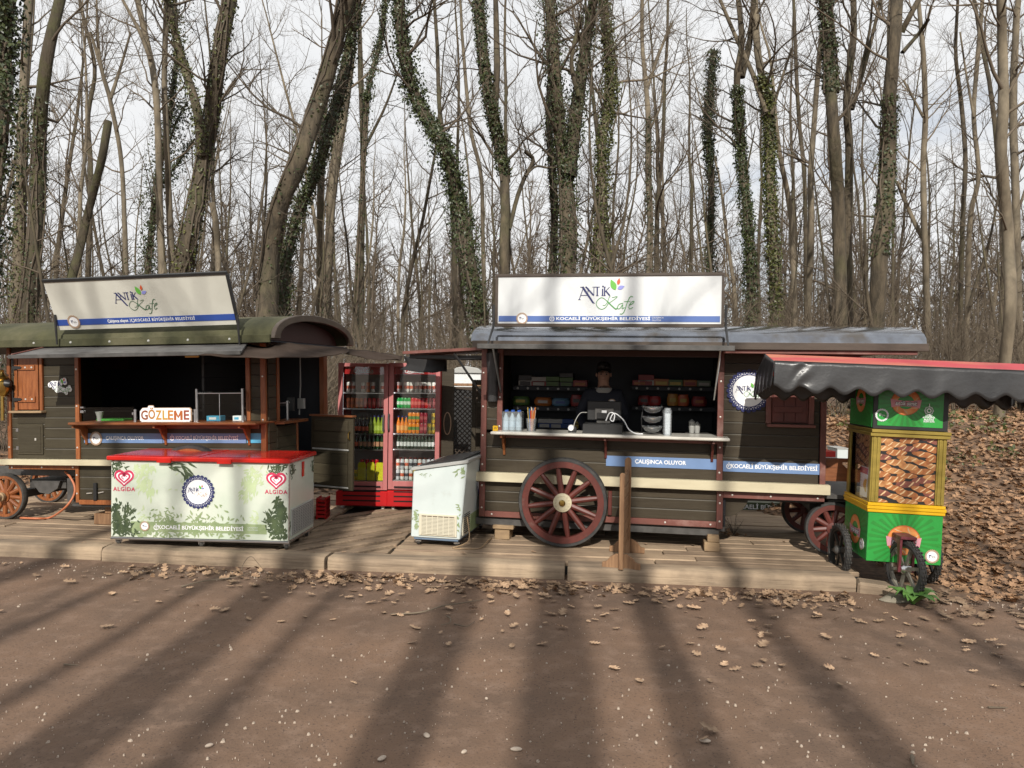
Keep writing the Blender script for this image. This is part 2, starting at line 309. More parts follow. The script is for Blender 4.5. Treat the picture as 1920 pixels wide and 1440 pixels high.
def arc(cx, cz, r, a0, a1, n=14, rz=None):
    rz = rz or r; return [(cx + r * math.cos(R_(a0 + (a1 - a0) * i / n)), cz + rz * math.sin(R_(a0 + (a1 - a0) * i / n))) for i in range(n + 1)]
def gear(parent, x, y, z, r, mring, name='emblem', txt=None, tm=None, rz=0, inner=None, n=24, disc=None, tilt=0):
    """a round white badge with a toothed lace edge"""
    e = MB().prism(arc(0, 0, r * 0.97, 0, 360, 39)[:-1], 'y', 0, 0.004).build(name, disc or M['ink'], parent)
    e.location = (x, y, z); e.rotation_euler = (tilt, 0, rz)
    b = MB()
    for i in range(n):
        a = 360 * i / n; h = 180 / n; P = lambda rr, d: (rr * math.cos(R_(a + d)), rr * math.sin(R_(a + d)))
        b.stroke([P(r * 0.8, -h), P(r * 0.98, -h * 0.1), P(r * 0.98, h * 0.1), P(r * 0.8, h)], r * 0.05, -0.0015)
        b.stroke([P(r * 0.97, -h), P(r * 0.86, 0), P(r * 0.97, h)], r * 0.05, -0.0022)
        b.stroke([P(r * 0.95, -h * .8), P(r * 1.04, -h * 0.25), P(r * 1.04, h * 0.25), P(r * 0.95, h * .8)], r * 0.07, -0.0018)
    b.stroke(arc(0, 0, r * 0.8, 0, 360, 48), r * 0.045, -0.0026); b.build('lace_ring', mring, e, fix=False)
    if txt:   # the small blurred mark of a T and two loops
        MB().stroke([(-r * .48, r * .17), (-r * .12, r * .17)], r * .12, -.003).stroke([(-r * .32, r * .12), (-r * .36, -r * .2)], r * .1, -.003).build('mark', tm or M['navy'], e, fix=False)
        MB().stroke([(-r * .1, r * .08), (r * .1, -r * .2), (r * .25, -r * .02), (r * .1, r * .05), (-r * .02, -r * .12)], r * .08, -.0032).stroke([(r * .3, r * .08), (r * .34, -r * .12), (r * .5, -r * .1)], r * .08, -.0032).build('mark', tm or M['grille'], e, fix=False)
    return e
def antik_logo(parent, x, y, z, s, halo=None, rz=0, tilt=0, kcol=None):
    """the ANTIK Kafe word mark, about 3.0 s wide and 1.75 s high, drawn with pen strokes"""
    o = bpy.data.objects.new('word_mark', None); link(o, parent); o.location = (x, y, z); o.rotation_euler = (tilt, 0, rz); o.empty_display_size = 0.05
    T = lambda P, ox=0, oz=0: [((p[0] + ox) * s, (p[1] + oz) * s) for p in P]
    if halo:
        h = MB()
        for n_, (c, rr) in enumerate((((-1.35, 0.15), .45), ((-.95, .3), .5), ((-.4, .3), .5), ((.1, .3), .5), ((.5, .35), .45), ((.85, .75), .42), ((1.3, .9), .4), ((1.4, .5), .4), ((-.65, -.3), .35), ((0, -.65), .55), ((.55, -.6), .5), ((1.1, -.75), .42), ((1.5, -.9), .42), ((1.95, -.6), .4), ((2.25, -.65), .42), ((1.6, -1.25), .3), ((2.2, -.2), .25))):
            h.prism(T(arc(c[0], c[1], rr, 0, 360, 16)[:-1]), 'y', 0.0005 + n_ * 1.3e-4, 0.006 + n_ * 1e-4)
        h.build('backing', halo, o)
    n = MB(); A = lambda *P, w=.05, y=-0.002: n.stroke(T(P), [k * s for k in w] if hasattr(w, '__len__') else w * s, y)
    A((-1.62, -.35), (-1.33, .5), w=.055); A((-1.7, -.35), (-1.5, -.35), w=.04); A((-1.55, .58), (-1.3, .59), w=.05); A((-1.38, .6), (-.9, -.1), (-.58, -.57), (-.46, -.62), w=(.15, .14, .13, .04)); A((-1.48, -.03), (-1.0, -.03), w=.045)
    A((-1.2, .59), (-1.05, .59), w=.04); A((-.97, .2), (-.97, .52), w=.05); A((-1.12, .6), (-.54, -.04), w=.11, y=-.0024); A((-.535, -.06), (-.535, .58), w=.05); A((-.66, .59), (-.42, .59), w=.035)
    A((-.52, .585), (-.1, .585), w=.055, y=-.0021); A((-.28, .58), (-.28, -.06), w=.1); A((-.38, -.06), (-.18, -.06), w=.035)
    A((.11, -.06), (.11, .46), w=.1); A((.02, -.06), (.2, -.06), w=.035); n.flat(T(arc(.13, .63, .07, 0, 360, 10)[:-1]), -0.002)
    A((.26, -.06), (.26, .58), w=.1); A((.17, .59), (.35, .59), w=.035); A((.17, -.06), (.35, -.06), w=.035); A((.3, .24), (.62, .58), w=.05, y=-.0022); A((.34, .31), (.65, -.06), w=.11, y=-.0023)
    n.build('lettering', M['navy'], o, fix=False)
    k = MB(); cnt = [0]
    def A(*P, w=.05): cnt[0] += 1; k.stroke([(p.x, p.z) for p in smooth_path([Vector((q[0] * s, 0, q[1] * s)) for q in P], len(P) * 4)], w * s, -0.0023 - cnt[0] * 1e-5)
    A((.14, -.76), (.3, -.77), (.48, -.55), (.6, -.18), (.7, -.12), w=.04)
    A((.55, -.63), (.35, -.93), (.04, -1.06), (-.27, -.86), (-.34, -.56), (-.11, -.26), (.14, -.22), (.45, -.45), w=.045); A((.45, -.45), (.81, -.81), (1.1, -1.04), (1.22, -.97), w=.085)
    A((.81, -.2), (1.2, -.13), (.9, -.4), (.55, -.63), w=.04)
    A((1.63, -.61), (1.33, -.71), (1.22, -.97), (1.38, -1.02), (1.61, -.71), (1.56, -1.02), (1.74, -.92), w=.05)
    A((2.35, -.16), (2.15, -.14), (1.94, -.55), (1.74, -1.17), (1.58, -1.4), (1.4, -1.4), w=.055); A((1.69, -.5), (2.15, -.48), w=.04)
    A((2.07, -.76), (2.35, -.63), (2.43, -.48), (2.25, -.53), (2.07, -.81), (2.1, -1.04), (2.35, -.92), w=.05)
    k.build('lettering', kcol or M['kgreen'], o, fix=False)
    for mm, c, tip, w in ((M['leafgreen'], (1.06, .36), (.7, 1.14), .42), (M['leafred'], (1.24, .74), (1.33, 1.24), .24), (M['leafblue'], (1.2, .45), (1.72, .64), .3)):
        P = []; dx, dz = tip[0] - c[0], tip[1] - c[1]; l = math.hypot(dx, dz); ca, sa = dx / l, dz / l
        for i in range(13): t = i / 12; P.append((t * l, w / 2 * math.sin(math.pi * t ** 0.8)))
        for i in range(11, 0, -1): P.append((P[i][0], -P[i][1]))
        MB().flat(T([(c[0] + p[0] * ca - p[1] * sa, c[1] + p[0] * sa + p[1] * ca) for p in P]), -0.0028).build('leaf_mark', mm, o, fix=False)
    return o
# ================================================================== THE SETTING
def terrain(x, y):
    sm = lambda a, b, v: (lambda t: t * t * (3 - 2 * t))(min(max((v - a) / (b - a), 0), 1))
    h = 0.02 * math.sin(x * 1.3 + y * .7) * sm(7.5, 10, y)
    h += sm(9.5, 16, y) * 0.45
    k = sm(2.9, 5.2, x + (y - 7) * 0.12)
    h += k * (sm(6.6, 12.5, y) * 0.95 - 0.25 * sm(9.5, 16, y))
    h += sm(16, 60, y) * 0.4
    return h
g = MB(); xs = sorted(set([-400, -200, -100, -60, -40, -28, -20, -14] + [round(-10 + .5 * i, 2) for i in range(49)] + [18, 24, 32, 45, 70, 120, 220, 400]))
ys = sorted(set([-400, -150, -60, -30, -12, -4, 0, 4] + [round(6 + .5 * i, 2) for i in range(29)] + [22, 26, 32, 40, 55, 80, 130, 220, 400, 700]))
g.v = [(x, y, terrain(x, y) if y > 5 else 0) for y in ys for x in xs]; nx = len(xs)
g.f = [(j * nx + i, j * nx + i + 1, (j + 1) * nx + i + 1, (j + 1) * nx + i) for j in range(len(ys) - 1) for i in range(nx - 1)]; g.m = [0] * len(g.f)
structure(g.build('ground', M['litter'], smooth=2, fix=False))
# dirt road: a fine sheet just above, its far edge running along the sleepers and then off to the right
mroad = mat('brown packed dirt', (0.172, 0.103, 0.064), 0.95, (0.104, 0.066, 0.044), 0.9, lo=0.38, hi=0.66, detail=9, bump=0.5, bscale=60, bdist=0.012, dirt=(0.2, 0.13, 0.09), dscale=7, dlo=0.5, dhi=0.75, spk=(0.075, 0.047, 0.032), sscale=75, slo=.56, shi=.68)
EDGE0 = ground(0, 1046); EDGE1 = ground(1610, 1112); KDIR = (EDGE1 - EDGE0).normalized(); KNOR = Vector((-KDIR.y, KDIR.x, 0))
KRZ = math.atan2(KDIR.y, KDIR.x)
def edge_y(x):
    y = EDGE0.y + (x - EDGE0.x) * KDIR.y / KDIR.x
    return y + 0.12 if x < 3.1 else y + 0.12 - (x - 3.1) * 0.22
r = MB(); xs = [-60, -30, -15] + [-9 + .25 * i for i in range(89)] + [16, 25, 60]; ny = 44; rng = random.Random(3)
for j in range(ny):
    for x in xs:
        f = j / (ny - 1); y1 = edge_y(max(-9, min(x, 13))) + (0.05 * math.sin(x * 3.1) + 0.04 * math.sin(x * 7.7) if x > 3.1 else 0); y0 = -14
        y = y1 + (y0 - y1) * f ** 1.8; r.v.append((x, y, 0.008 + 0.006 * math.sin(x * 2.1 + y * 1.3) * math.sin(y * 2.9 - x) * min(1, f * 8)))
nx = len(xs); r.f = [(j * nx + i, j * nx + i + 1, (j + 1) * nx + i + 1, (j + 1) * nx + i) for j in range(ny - 1) for i in range(nx - 1)]; r.m = [0] * len(r.f)
structure(r.build('road', mroad, smooth=2))
# the boardwalk
DZ = 0.12
DF = Frame(EDGE0 + KDIR * 0 + Vector((0, 0, 0)), KRZ)
deck = structure(boxo('deck', M['darkhole'], None, -2.2, 8.05, 0.22, 3.6, 0.0, 0.075)); deck.location = DF.loc; deck.rotation_euler = DF.rot
rng = random.Random(11)
def plank(x0, x1, y0, y1, rot=0, c=None):
    w, l = y1 - y0, x1 - x0; dz = rng.uniform(-.006, .004)
    mb = MB().box(-l / 2, l / 2, -w / 2 + .006, w / 2 - .006, 0, .042); o = mb.build('plank', M['deck'], deck, bevel=.007)
    o.location = ((x0 + x1) / 2, (y0 + y1) / 2, .078 + dz) if c is None else (c[0], c[1], .078 + dz); o.rotation_euler = (rng.uniform(-.006, .006), 0, rot + rng.uniform(-.008, .008))
lx = lambda px, py: (DF.I @ ground(px, py, DZ)).x
xa, xb = lx(520, 1030), lx(735, 1030)
for row in range(16):
    y0 = .235 + row * .205; 
    for a, b in ((-2.2, xa - .02), (xb + .02, 8.05)):
        x = a - rng.uniform(0, 1.2) * (a < -1)
        while x < b - .05:
            l = rng.uniform(1.6, 2.9); e = min(x + l, b)
            if b - e < .5: e = b
            plank(x, e - .008, y0, y0 + .2); x = e
    # the board field between, laid aslant
ang = R_(52); n = 14
for i in range(n):
    t = (i + .5) / n; cx = xa + .02 + (xb - xa) * t * 1.0; 
    w = (xb - xa) / n * math.sin(ang) * 1.5
for i in range(16):
    cx = xa - 1.35 + i * .225 / math.sin(ang); L = 3.3 / math.sin(ang)
    # slanted strip clipped to the field
    poly = []
    dx, dy = math.cos(ang), math.sin(ang); hw = .102
    base = [(cx - hw * dy, hw * dx), (cx + hw * dy, -hw * dx)]
    P = [(base[0][0], .235), (base[1][0], .235), (base[1][0] + 3.25 / math.tan(ang), 3.5), (base[0][0] + 3.25 / math.tan(ang), 3.5)]
    def clip(P, xlim, keep):
        o = []
        for k in range(len(P)):
            a, b = P[k], P[(k + 1) % len(P)]; ia, ib = keep(a[0]), keep(b[0])
            if ia: o.append(a)
            if ia != ib:
                f = (xlim - a[0]) / (b[0] - a[0]); o.append((xlim, a[1] + (b[1] - a[1]) * f))
        return o
    P = clip(P, xa + .01, lambda v: v >= xa + .01)
    if len(P) > 2: P = clip(P, xb - .01, lambda v: v <= xb - .01)
    if len(P) < 3 or abs(max(p[1] for p in P) - min(p[1] for p in P)) < .15: continue
    zz = .078 + rng.uniform(-.005, .004)
    MB().prism(P, 'z', zz, zz + .042).build('plank', M['deck'], deck, bevel=.006)
for p0, p1, dz, dy in ((-330, 187, 0.0, 0.03), (189, 609, .004, 0.0), (611, 1060, -.002, .02), (1062, 1608, 0.0, 0.0)):
    a = (DF.I @ ground(p0, 1046 + p0 * .0415)).x; b = (DF.I @ ground(p1, 1046 + p1 * .0415)).x
    mb = MB(); k = 9; L = b - a; rg = random.Random(p1)
    prof = [(0.0, -.06), (-.006, .09), (.012, .125), (.05, .132), (.2, .132), (.222, .122), (.228, -.06)]
    vs = []
    for i in range(k + 1):
        for (y, z) in prof: vs.append((a + .008 + (L - .016) * i / k, y + rg.uniform(-.007, .007), z + (rg.uniform(-.006, .006) if z > 0 else 0)))
    m = len(prof); fs = [(i * m + j, i * m + (j + 1) % m, (i + 1) * m + (j + 1) % m, (i + 1) * m + j) for i in range(k) for j in range(m)]
    fs += [tuple(range(m)), tuple(range(k * m, k * m + m))]
    o = mb.add(vs, fs).build('kerb_beam', M['kerb'], deck, smooth=True, bevel=.004); o.location = (0, dy, dz)
o = MB().box(0, .62, 0, .2, -.05, .1).build('kerb_beam', M['kerb'], deck, bevel=.02)
o.location = ((DF.I @ ground(1606, 1110)).x - .015, -.03, 0); o.rotation_euler = (0, R_(3), R_(-12))

# ================================================================== WAGON HELPERS
def planks(parent, x0, x1, z0, z1, m, h=.118, y=0.0, edge_glint=True, axis='x'):
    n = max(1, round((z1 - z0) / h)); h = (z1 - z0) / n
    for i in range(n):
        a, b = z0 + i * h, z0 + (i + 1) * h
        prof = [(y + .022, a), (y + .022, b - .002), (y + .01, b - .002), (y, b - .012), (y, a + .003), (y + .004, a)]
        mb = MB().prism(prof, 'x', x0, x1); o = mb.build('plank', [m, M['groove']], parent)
        if edge_glint and i < n - 1:
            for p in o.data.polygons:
                if p.normal.z > .5 and p.normal.y < -.3: p.material_index = 1  # painted highlight on chamfers facing up and forward
def bar(parent, name, m, x0, x1, z0, z1, y0=-.02, y1=.02, bevel=.004): return boxo(name, m, parent, x0, x1, y0, y1, z0, z1, bevel)
def screws(parent, pts, y, r=.011):
    b = MB()
    for x, z in pts: b.lathe([(r, y), (r * .8, y - .004), (.001, y - .006)], (x, 0, z), 8, 'y')
    stuff(b.build('screws', M['screw'], parent, smooth=True))
def wheel(parent, loc, r, nsp, mrim, mtyre, mhub, w=.07, sp=.03, hub=.085, rimw=.06, tyre=.035, a0=0, cap=None, axle=.5, rz=0):
    o = MB().lathe([(r - tyre, 0), (r - tyre, w), (r - tyre - rimw, w), (r - tyre - rimw, 0)], n=48, axis='y', closed=True).build('wheel', mrim, parent, smooth=True)
    o.location = loc; o.rotation_euler = (0, 0, rz)
    MB().lathe([(r - .008, -.004), (r, .012), (r, w - .012), (r - .008, w + .004), (r - tyre + .001, w + .004), (r - tyre + .001, -.004)], n=56, axis='y', closed=True).build('tyre', mtyre, o, smooth=True)
    sm_ = MB().tube([(0, 0, hub * .7), (0, 0, (hub + r) * .5), (0, 0, r - tyre - rimw * .6)], [sp * .72, sp * .66, sp * .5], 8).mesh('spoke', mrim, smooth=True)
    for i in range(nsp): inst('spoke', sm_, o, (0, w / 2, 0), (0, a0 + 2 * math.pi * i / nsp, 0))
    MB().lathe([(.001, -.012), (hub * .5, -.014), (hub, -.008), (hub, w), (hub * .6, w + .06), (hub * .45, w + axle)], n=28, axis='y').build('hub', mhub, o, smooth=True)
    return o
def roof(parent, x0, x1, y0, y1, z0, rise, m, th=.05, n=16):
    half = (y1 - y0) / 2; c = (y0 + y1) / 2
    f = lambda t, o: (c - half * math.cos(t) * (1 - o / half), z0 + (rise - o * .6) * math.sin(t) ** .82 + (0 if o == 0 else -.0))
    P = [f(math.pi * i / n, 0) for i in range(n + 1)]; Q = [f(math.pi * i / n, th) for i in range(n, -1, -1)]
    return MB().prism(P + Q, 'x', x0, x1).build('roof', m, parent, smooth=True)
def bracket(parent, x, z, d, h, m, y=0, t=.024):
    P = [(y - d, z), (y, z), (y, z - h), (y - .018, z - h * 1.02), (y - .03, z - h * .8), (y - d * .4, z - h * .48), (y - d * .55, z - h * .22), (y - d, z - .03)]
    return MB().prism(P, 'x', x - t / 2, x + t / 2).build('bracket', m, parent, bevel=.003)

# ================================================================== THE RIGHT WAGON
RF = Frame((-.305, 8.0, 0), R_(-10.3))
rw = thing('kiosk_wagon', 'dark brown wooden kiosk wagon with one big red spoked wheel and long cream band', 'wagon', RF)
X = lambda px, py=800, y=0: RF.px(px, py, y)[0]; Z = lambda py, px=1130, y=0: RF.px(px, py, y)[1]
DEP = 1.5; XE = X(1548); xo0, xo1 = X(937), X(1349)
zb, zc0, zc1 = Z(968, 910), .73, .824
zct = Z(818, 1130, -.05)          # counter underside
ztop = 2.1
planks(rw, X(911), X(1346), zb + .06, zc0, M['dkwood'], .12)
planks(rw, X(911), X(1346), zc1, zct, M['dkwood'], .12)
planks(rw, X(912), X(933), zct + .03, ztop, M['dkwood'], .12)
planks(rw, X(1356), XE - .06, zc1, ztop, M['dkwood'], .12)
for a, b, z0, z1 in ((901, 911.5, zb, zc0), (902, 912.5, zc1, ztop), (932, 942, zct + .02, ztop), (1344.5, 1356, zc1, ztop), (1346, 1358, zb - .01, zc0), (1538, 1549, zc1 - .02, ztop)):
    bar(rw, 'post', M['redtrim'], X(a), X(b), z0, z1)
bar(rw, 'trim', M['redtrim'], X(911.5), X(1346), zb, zb + .06); bar(rw, 'trim', M['redtrim'], X(1358), XE, zc0 - .075, zc0 - .012)
bar(rw, 'trim', M['redtrim'], xo0 + .02, xo1 - .02, zct - .045, zct - .004, -.05, -.001)
bar(rw, 'cream_band', M['cream'], X(897), X(1556), zc0, zc1, -.085, .0)
screws(rw, [(X(906), z) for z in (.45, .68, .9, 1.2, 1.5, 1.85)] + [(X(937), z) for z in (1.3, 1.6, 1.9)] + [(X(1350), z) for z in (.9, 1.15, 1.45, 1.8)] + [(X(1352), z) for z in (.42, .6, .68)] + [(X(p), zb + .03) for p in (925, 1000, 1250, 1335)] + [(X(p), zc0 - .043) for p in (1375, 1447, 1535)], -.0205)
# body shell: dark lining
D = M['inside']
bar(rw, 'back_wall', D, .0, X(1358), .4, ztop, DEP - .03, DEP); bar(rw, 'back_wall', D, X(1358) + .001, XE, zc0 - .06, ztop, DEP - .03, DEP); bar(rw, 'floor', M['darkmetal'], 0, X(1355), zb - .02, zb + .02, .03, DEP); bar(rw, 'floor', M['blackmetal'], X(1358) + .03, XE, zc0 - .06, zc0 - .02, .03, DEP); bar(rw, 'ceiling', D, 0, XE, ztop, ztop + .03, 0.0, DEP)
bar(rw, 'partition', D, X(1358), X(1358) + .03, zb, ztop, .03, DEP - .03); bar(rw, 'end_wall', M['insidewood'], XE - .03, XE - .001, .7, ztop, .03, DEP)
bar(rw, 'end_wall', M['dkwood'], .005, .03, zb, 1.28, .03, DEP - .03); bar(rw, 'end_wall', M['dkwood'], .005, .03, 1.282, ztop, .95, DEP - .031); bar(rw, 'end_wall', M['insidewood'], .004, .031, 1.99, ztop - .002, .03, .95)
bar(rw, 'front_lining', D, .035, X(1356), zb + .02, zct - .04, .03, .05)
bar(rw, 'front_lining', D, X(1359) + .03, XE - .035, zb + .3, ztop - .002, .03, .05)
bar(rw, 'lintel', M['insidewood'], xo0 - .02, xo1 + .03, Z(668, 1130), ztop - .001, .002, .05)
bar(rw, 'header', M['dkwood'], -.02, XE, ztop, 2.2, -.012, .03)
bar(rw, 'chassis_beam', M['darkmetal'], -.06, X(1352), zb - .09, zb - .022, .02, .12); bar(rw, 'chassis_beam', M['blackmetal'], -.05, XE + .6, zc0 - .13, zc0 - .05, .5, .58)
# counter
ct = MB().box(X(919, 812, -.24), X(1369, 826, -.24), -.24, .26, zct, zct + .03).build('counter', M['counter'], rw, bevel=.008)
ZC = zct + .03
for p in (942, 1135, 1337): bracket(rw, X(p, 830, -.12), zct - .002, .2, .22, M['orangewood'] if p < 1000 else M['wheelred'])
# blue strips with lettering
for a, b, t, tw, ux in ((1137.5, 1344.5, 'ÇALIŞINCA OLUYOR', 96, 1239), (1357, 1539.5, 'KOCAELİ BÜYÜKŞEHİR BELEDİYESİ', 162, 1452)):
    x0, x1 = X(a), X(b); z0, z1 = (Z(877, 1240), Z(857.5, 1240)) if a < 1200 else (Z(887, 1450), Z(867, 1450))
    sp = boxo('strip', M['strip'], rw, x0, x1, -.006, -.001, z0, z1, 0)
    sc = (X(ux + tw / 2) - X(ux - tw / 2)); lettering(t, sp, X(ux), -.0075, (z0 + z1) / 2 + .002, .055, M['ink'], bold=.012, width=sc, name='lettering')
    if a > 1300:
        q = X(1368); MB().stroke(arc(q, (z0 + z1) / 2, .022, 110, 430, 14), .008, -.0075).stroke([(q - .005, (z0 + z1) / 2 - .008), (q - .005, (z0 + z1) / 2 + .012), (q + .01, (z0 + z1) / 2 + .012)], .007, -.0075).stroke([(q, (z0 + z1) / 2 + .02), (q, (z0 + z1) / 2 + .04)], .006, -.0075).build('crest', M['ink'], sp, fix=False)
# roof
zre = Z(641, 1143, -.3)
rf = roof(rw, X(883, 640, -.3), X(1738, 648, -.3), -.3, DEP + .3, zre, .21, M['roofglass'])
bar(rw, 'fascia', M['fascia'], X(886, 645, -.3), X(1741, 648, -.3), zre - .065, zre + .004, -.315, -.29); bar(rw, 'fascia', M['redtrim'], X(1356, 655, -.27), X(1720, 652, -.27), zre - .1, zre - .066, -.285, -.25)
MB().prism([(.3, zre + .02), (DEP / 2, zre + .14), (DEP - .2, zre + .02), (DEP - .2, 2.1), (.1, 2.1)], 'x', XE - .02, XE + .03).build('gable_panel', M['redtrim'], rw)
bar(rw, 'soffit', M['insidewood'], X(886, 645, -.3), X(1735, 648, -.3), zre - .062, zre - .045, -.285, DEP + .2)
MB().prism([(XE + .02, 2.16), (XE + .5, 2.16), (XE + .42, 2.12), (XE + .2, 2.0), (XE + .08, 1.8), (XE + .02, 1.76)], 'y', .02, .07).build('bracket', M['redtrim'], rw)
# porch at the right end: side board with a cut out grip, floor, wheels
zz0, zz1 = Z(903, 1575), Z(860, 1575)
side = MB(); c = (XE + .26, (zz0 + zz1) / 2 + .03)
hole = [(c[0] - .1, c[1] + .03), (c[0] - .095, c[1] + .045), (c[0] + .095, c[1] + .045), (c[0] + .1, c[1] + .03), (c[0] + .04, c[1] - .025), (c[0] - .01, c[1] - .045), (c[0] - .04, c[1] - .025)]
x0, x1 = XE + .002, XE + .95
vs = [(x0, 0, zz0), (x0, 0, zz1), (x1, 0, zz1), (x1, 0, zz0)] + [(p[0], 0, p[1]) for p in hole]
bmx = bmesh.new(); vv = [bmx.verts.new(v) for v in vs]
for loop in ((0, 1, 2, 3), (4, 5, 6, 7, 8, 9, 10)):
    for i in range(len(loop)): bmx.edges.new((vv[loop[i]], vv[loop[(i + 1) % len(loop)]]))
bmesh.ops.triangle_fill(bmx, use_beauty=True, edges=bmx.edges[:])
dele = [f for f in bmx.faces if all(any(v == vv[i] for i in range(4, 11)) for v in f.verts)]
bmesh.ops.delete(bmx, geom=dele, context='FACES_ONLY'); ret = bmesh.ops.extrude_face_region(bmx, geom=bmx.faces[:])
bmesh.ops.translate(bmx, verts=[e for e in ret['geom'] if isinstance(e, bmesh.types.BMVert)], vec=(0, .03, 0)); bmesh.ops.recalc_face_normals(bmx, faces=bmx.faces)
me = bpy.data.meshes.new('porch_side'); bmx.to_mesh(me); bmx.free(); me.materials.append(M['orangewood_h']); inst('porch_side', me, rw, (0, .02, 0))
bar(rw, 'porch_floor', M['darkmetal'], XE, XE + .95, zc0 - .05, zc0 - .01, .03, DEP - .1)
for k in range(3): bar(rw, 'step', M['darkmetal'], XE + .06, XE + .9, zc0 - .09 - k * .05, zc0 - .065 - k * .05, .1 + k * .06, .2 + k * .06)
bx, bz = RF.px(1055, 942, -.2)
bw = wheel(rw, (bx, -.22, bz), .447, 12, M['wheelred'], M['rubber'], M['cream'], w=.075, sp=.042, hub=.093, rimw=.062, tyre=.036, a0=R_(-9), axle=.14)
MB().lathe([(.03, -.014), (.032, -.03), (.022, -.04), (.001, -.042)], n=16, axis='y').build('hub_cap', M['brass'], bw, smooth=True)
hb = MB()
for i in range(14): hb.lathe([(.008, -.009), (.006, -.016), (.001, -.018)], (.07 * math.cos(i * .449), 0, .07 * math.sin(i * .449)), 6, 'y')
stuff(hb.build('hub_bolts', M['cream'], bw, smooth=True))
bar(rw, 'axle_block', M['wheelred'], X(1143), X(1150), Z(965, 1146), Z(920, 1146), -.05, -.002)
for px_, py_, y_ in ((1562, 995, .08), (1512, 962, 1.15)):
    a, b = RF.px(px_, py_, y_); wheel(rw, (a, y_, max(b, DZ + .262)), .262, 10, M['wheelred'], M['rubber'], M['wheelred'], w=.06, sp=.04, hub=.06, rimw=.05, tyre=.03, a0=.2, axle=.2)
bar(rw, 'front_axle', M['darkmetal'], X(1562, 995, .08) - .05, X(1562, 995, .08) + .05, .36, .44, .3, 1.15); bar(rw, 'turntable', M['blackmetal'], X(1535), XE + .3, .5, .6, .35, .95)
P = [(X(1358), zc0 - .08), (X(1408), zc0 - .08), (X(1404), zc0 - .14), (X(1396), zc0 - .2), (X(1384), zc0 - .25), (X(1372), zc0 - .27), (X(1358), zc0 - .27)]
MB().prism(P, 'y', .06, .09).build('skirt_panel', M['dkwood'], rw); bar(rw, 'corner_leg', M['darkmetal'], X(1350), X(1363), Z(998, 1355), zb + .17, .03, .1)
bar(rw, 'skirt_panel', M['blackmetal'], X(1358), XE, zc0 - .11, zc0 - .08, .1, .12)
# little shuttered window in the right wall, mostly under the cart canopy
x0, x1 = X(1446), X(1514); z0, z1 = Z(793, 1480), Z(690, 1480)
sh = MB().box(x0, x1, -.022, -.002, z0, z1).build('shutter', M['wheelred'], rw, bevel=.003)
for k in range(3): boxo('board', M['wheelred'], sh, x0 + .01 + k * (x1 - x0 - .02) / 3, x0 + .004 + (k + 1) * (x1 - x0 - .02) / 3, -.03, -.0221, z0 + .01, z1 - .01)
boxo('batten', M['wheelred'], sh, x0 + .012, x1 - .05, -.042, -.0301, Z(773, 1480), Z(762, 1480))
for a in (x0 - .055, x1 + .004): bar(rw, 'window_frame', M['redtrim'], a, a + .05, z0 - .01, z1, -.03, -.001)
bar(rw, 'sill', M['redtrim'], X(1437), X(1527), z0 - .04, z0 - .012, -.07, -.001)
gx, gz = RF.px(1404, 733); gear(rw, gx, -.012, gz, .198, M['navy'], 'round_badge'); antik_logo(rw, gx - .025, -.018, gz + .01, .062)
# clear plastic roll tied beside the window
MB().tube([(X(924, 700, -.06), -.05, Z(752, 924)), (X(924, 700, -.06), -.055, Z(700, 924)), (X(924, 690, -.06), -.06, Z(662, 924))], [.052, .06, .07], 12).build('rolled_blind', M['vinyl'], rw, smooth=True)
# the raised lower flap that shades the counter
zf, zh = Z(653.5, 1130, -.75), 2.12
fx0, fx1 = X(899, 655, -.75), X(1371, 657, -.75)
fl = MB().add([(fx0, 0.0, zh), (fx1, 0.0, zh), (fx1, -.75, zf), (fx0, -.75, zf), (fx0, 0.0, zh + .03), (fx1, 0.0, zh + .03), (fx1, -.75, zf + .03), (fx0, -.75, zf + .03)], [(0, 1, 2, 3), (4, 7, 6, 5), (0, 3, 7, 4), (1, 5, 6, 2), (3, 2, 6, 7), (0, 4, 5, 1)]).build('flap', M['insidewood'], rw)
boxo('flap_edge', M['darkmetal'], fl, fx0 - .02, fx1 + .03, -.775, -.751, zf - .012, zf + .035, .004)
for a in (940, 1340): MB().tube([(X(a, 700), .02, 1.62), (X(a, 700) + .01, -.5, zf + .02)], .011, 6).build('gas_strut', M['steel'], fl)
# hatch raised at the left end
ex = [(-.02, .06, 2.1), (-.02, 1.0, 2.1)]
p0, p1 = RF.px(757, 664, .1), RF.px(905, 655, .02)
eh = MB().add([(.0, .02, 2.09), (.0, 1.0, 2.09), (p0[0], 1.05, p0[1] - .0), (p0[0], .06, p0[1] - .0), (.0, .02, 2.12), (.0, 1.0, 2.12), (p0[0], 1.05, p0[1] + .03), (p0[0], .06, p0[1] + .03)], [(0, 1, 2, 3), (4, 7, 6, 5), (0, 3, 7, 4), (1, 5, 6, 2), (3, 2, 6, 7), (0, 4, 5, 1)]).build('end_hatch', M['redtrim'], rw)
for k in range(4): boxo('slat', M['blackmetal'], eh, p0[0] + .05, -.03, .14 + k * .22, .2 + k * .22, p0[1] - .045, p0[1] - .005)
MB().tube([(-.03, .1, 1.62), (-.33, .08, 2.05)], .014, 6).build('gas_strut', M['blackmetal'], eh)
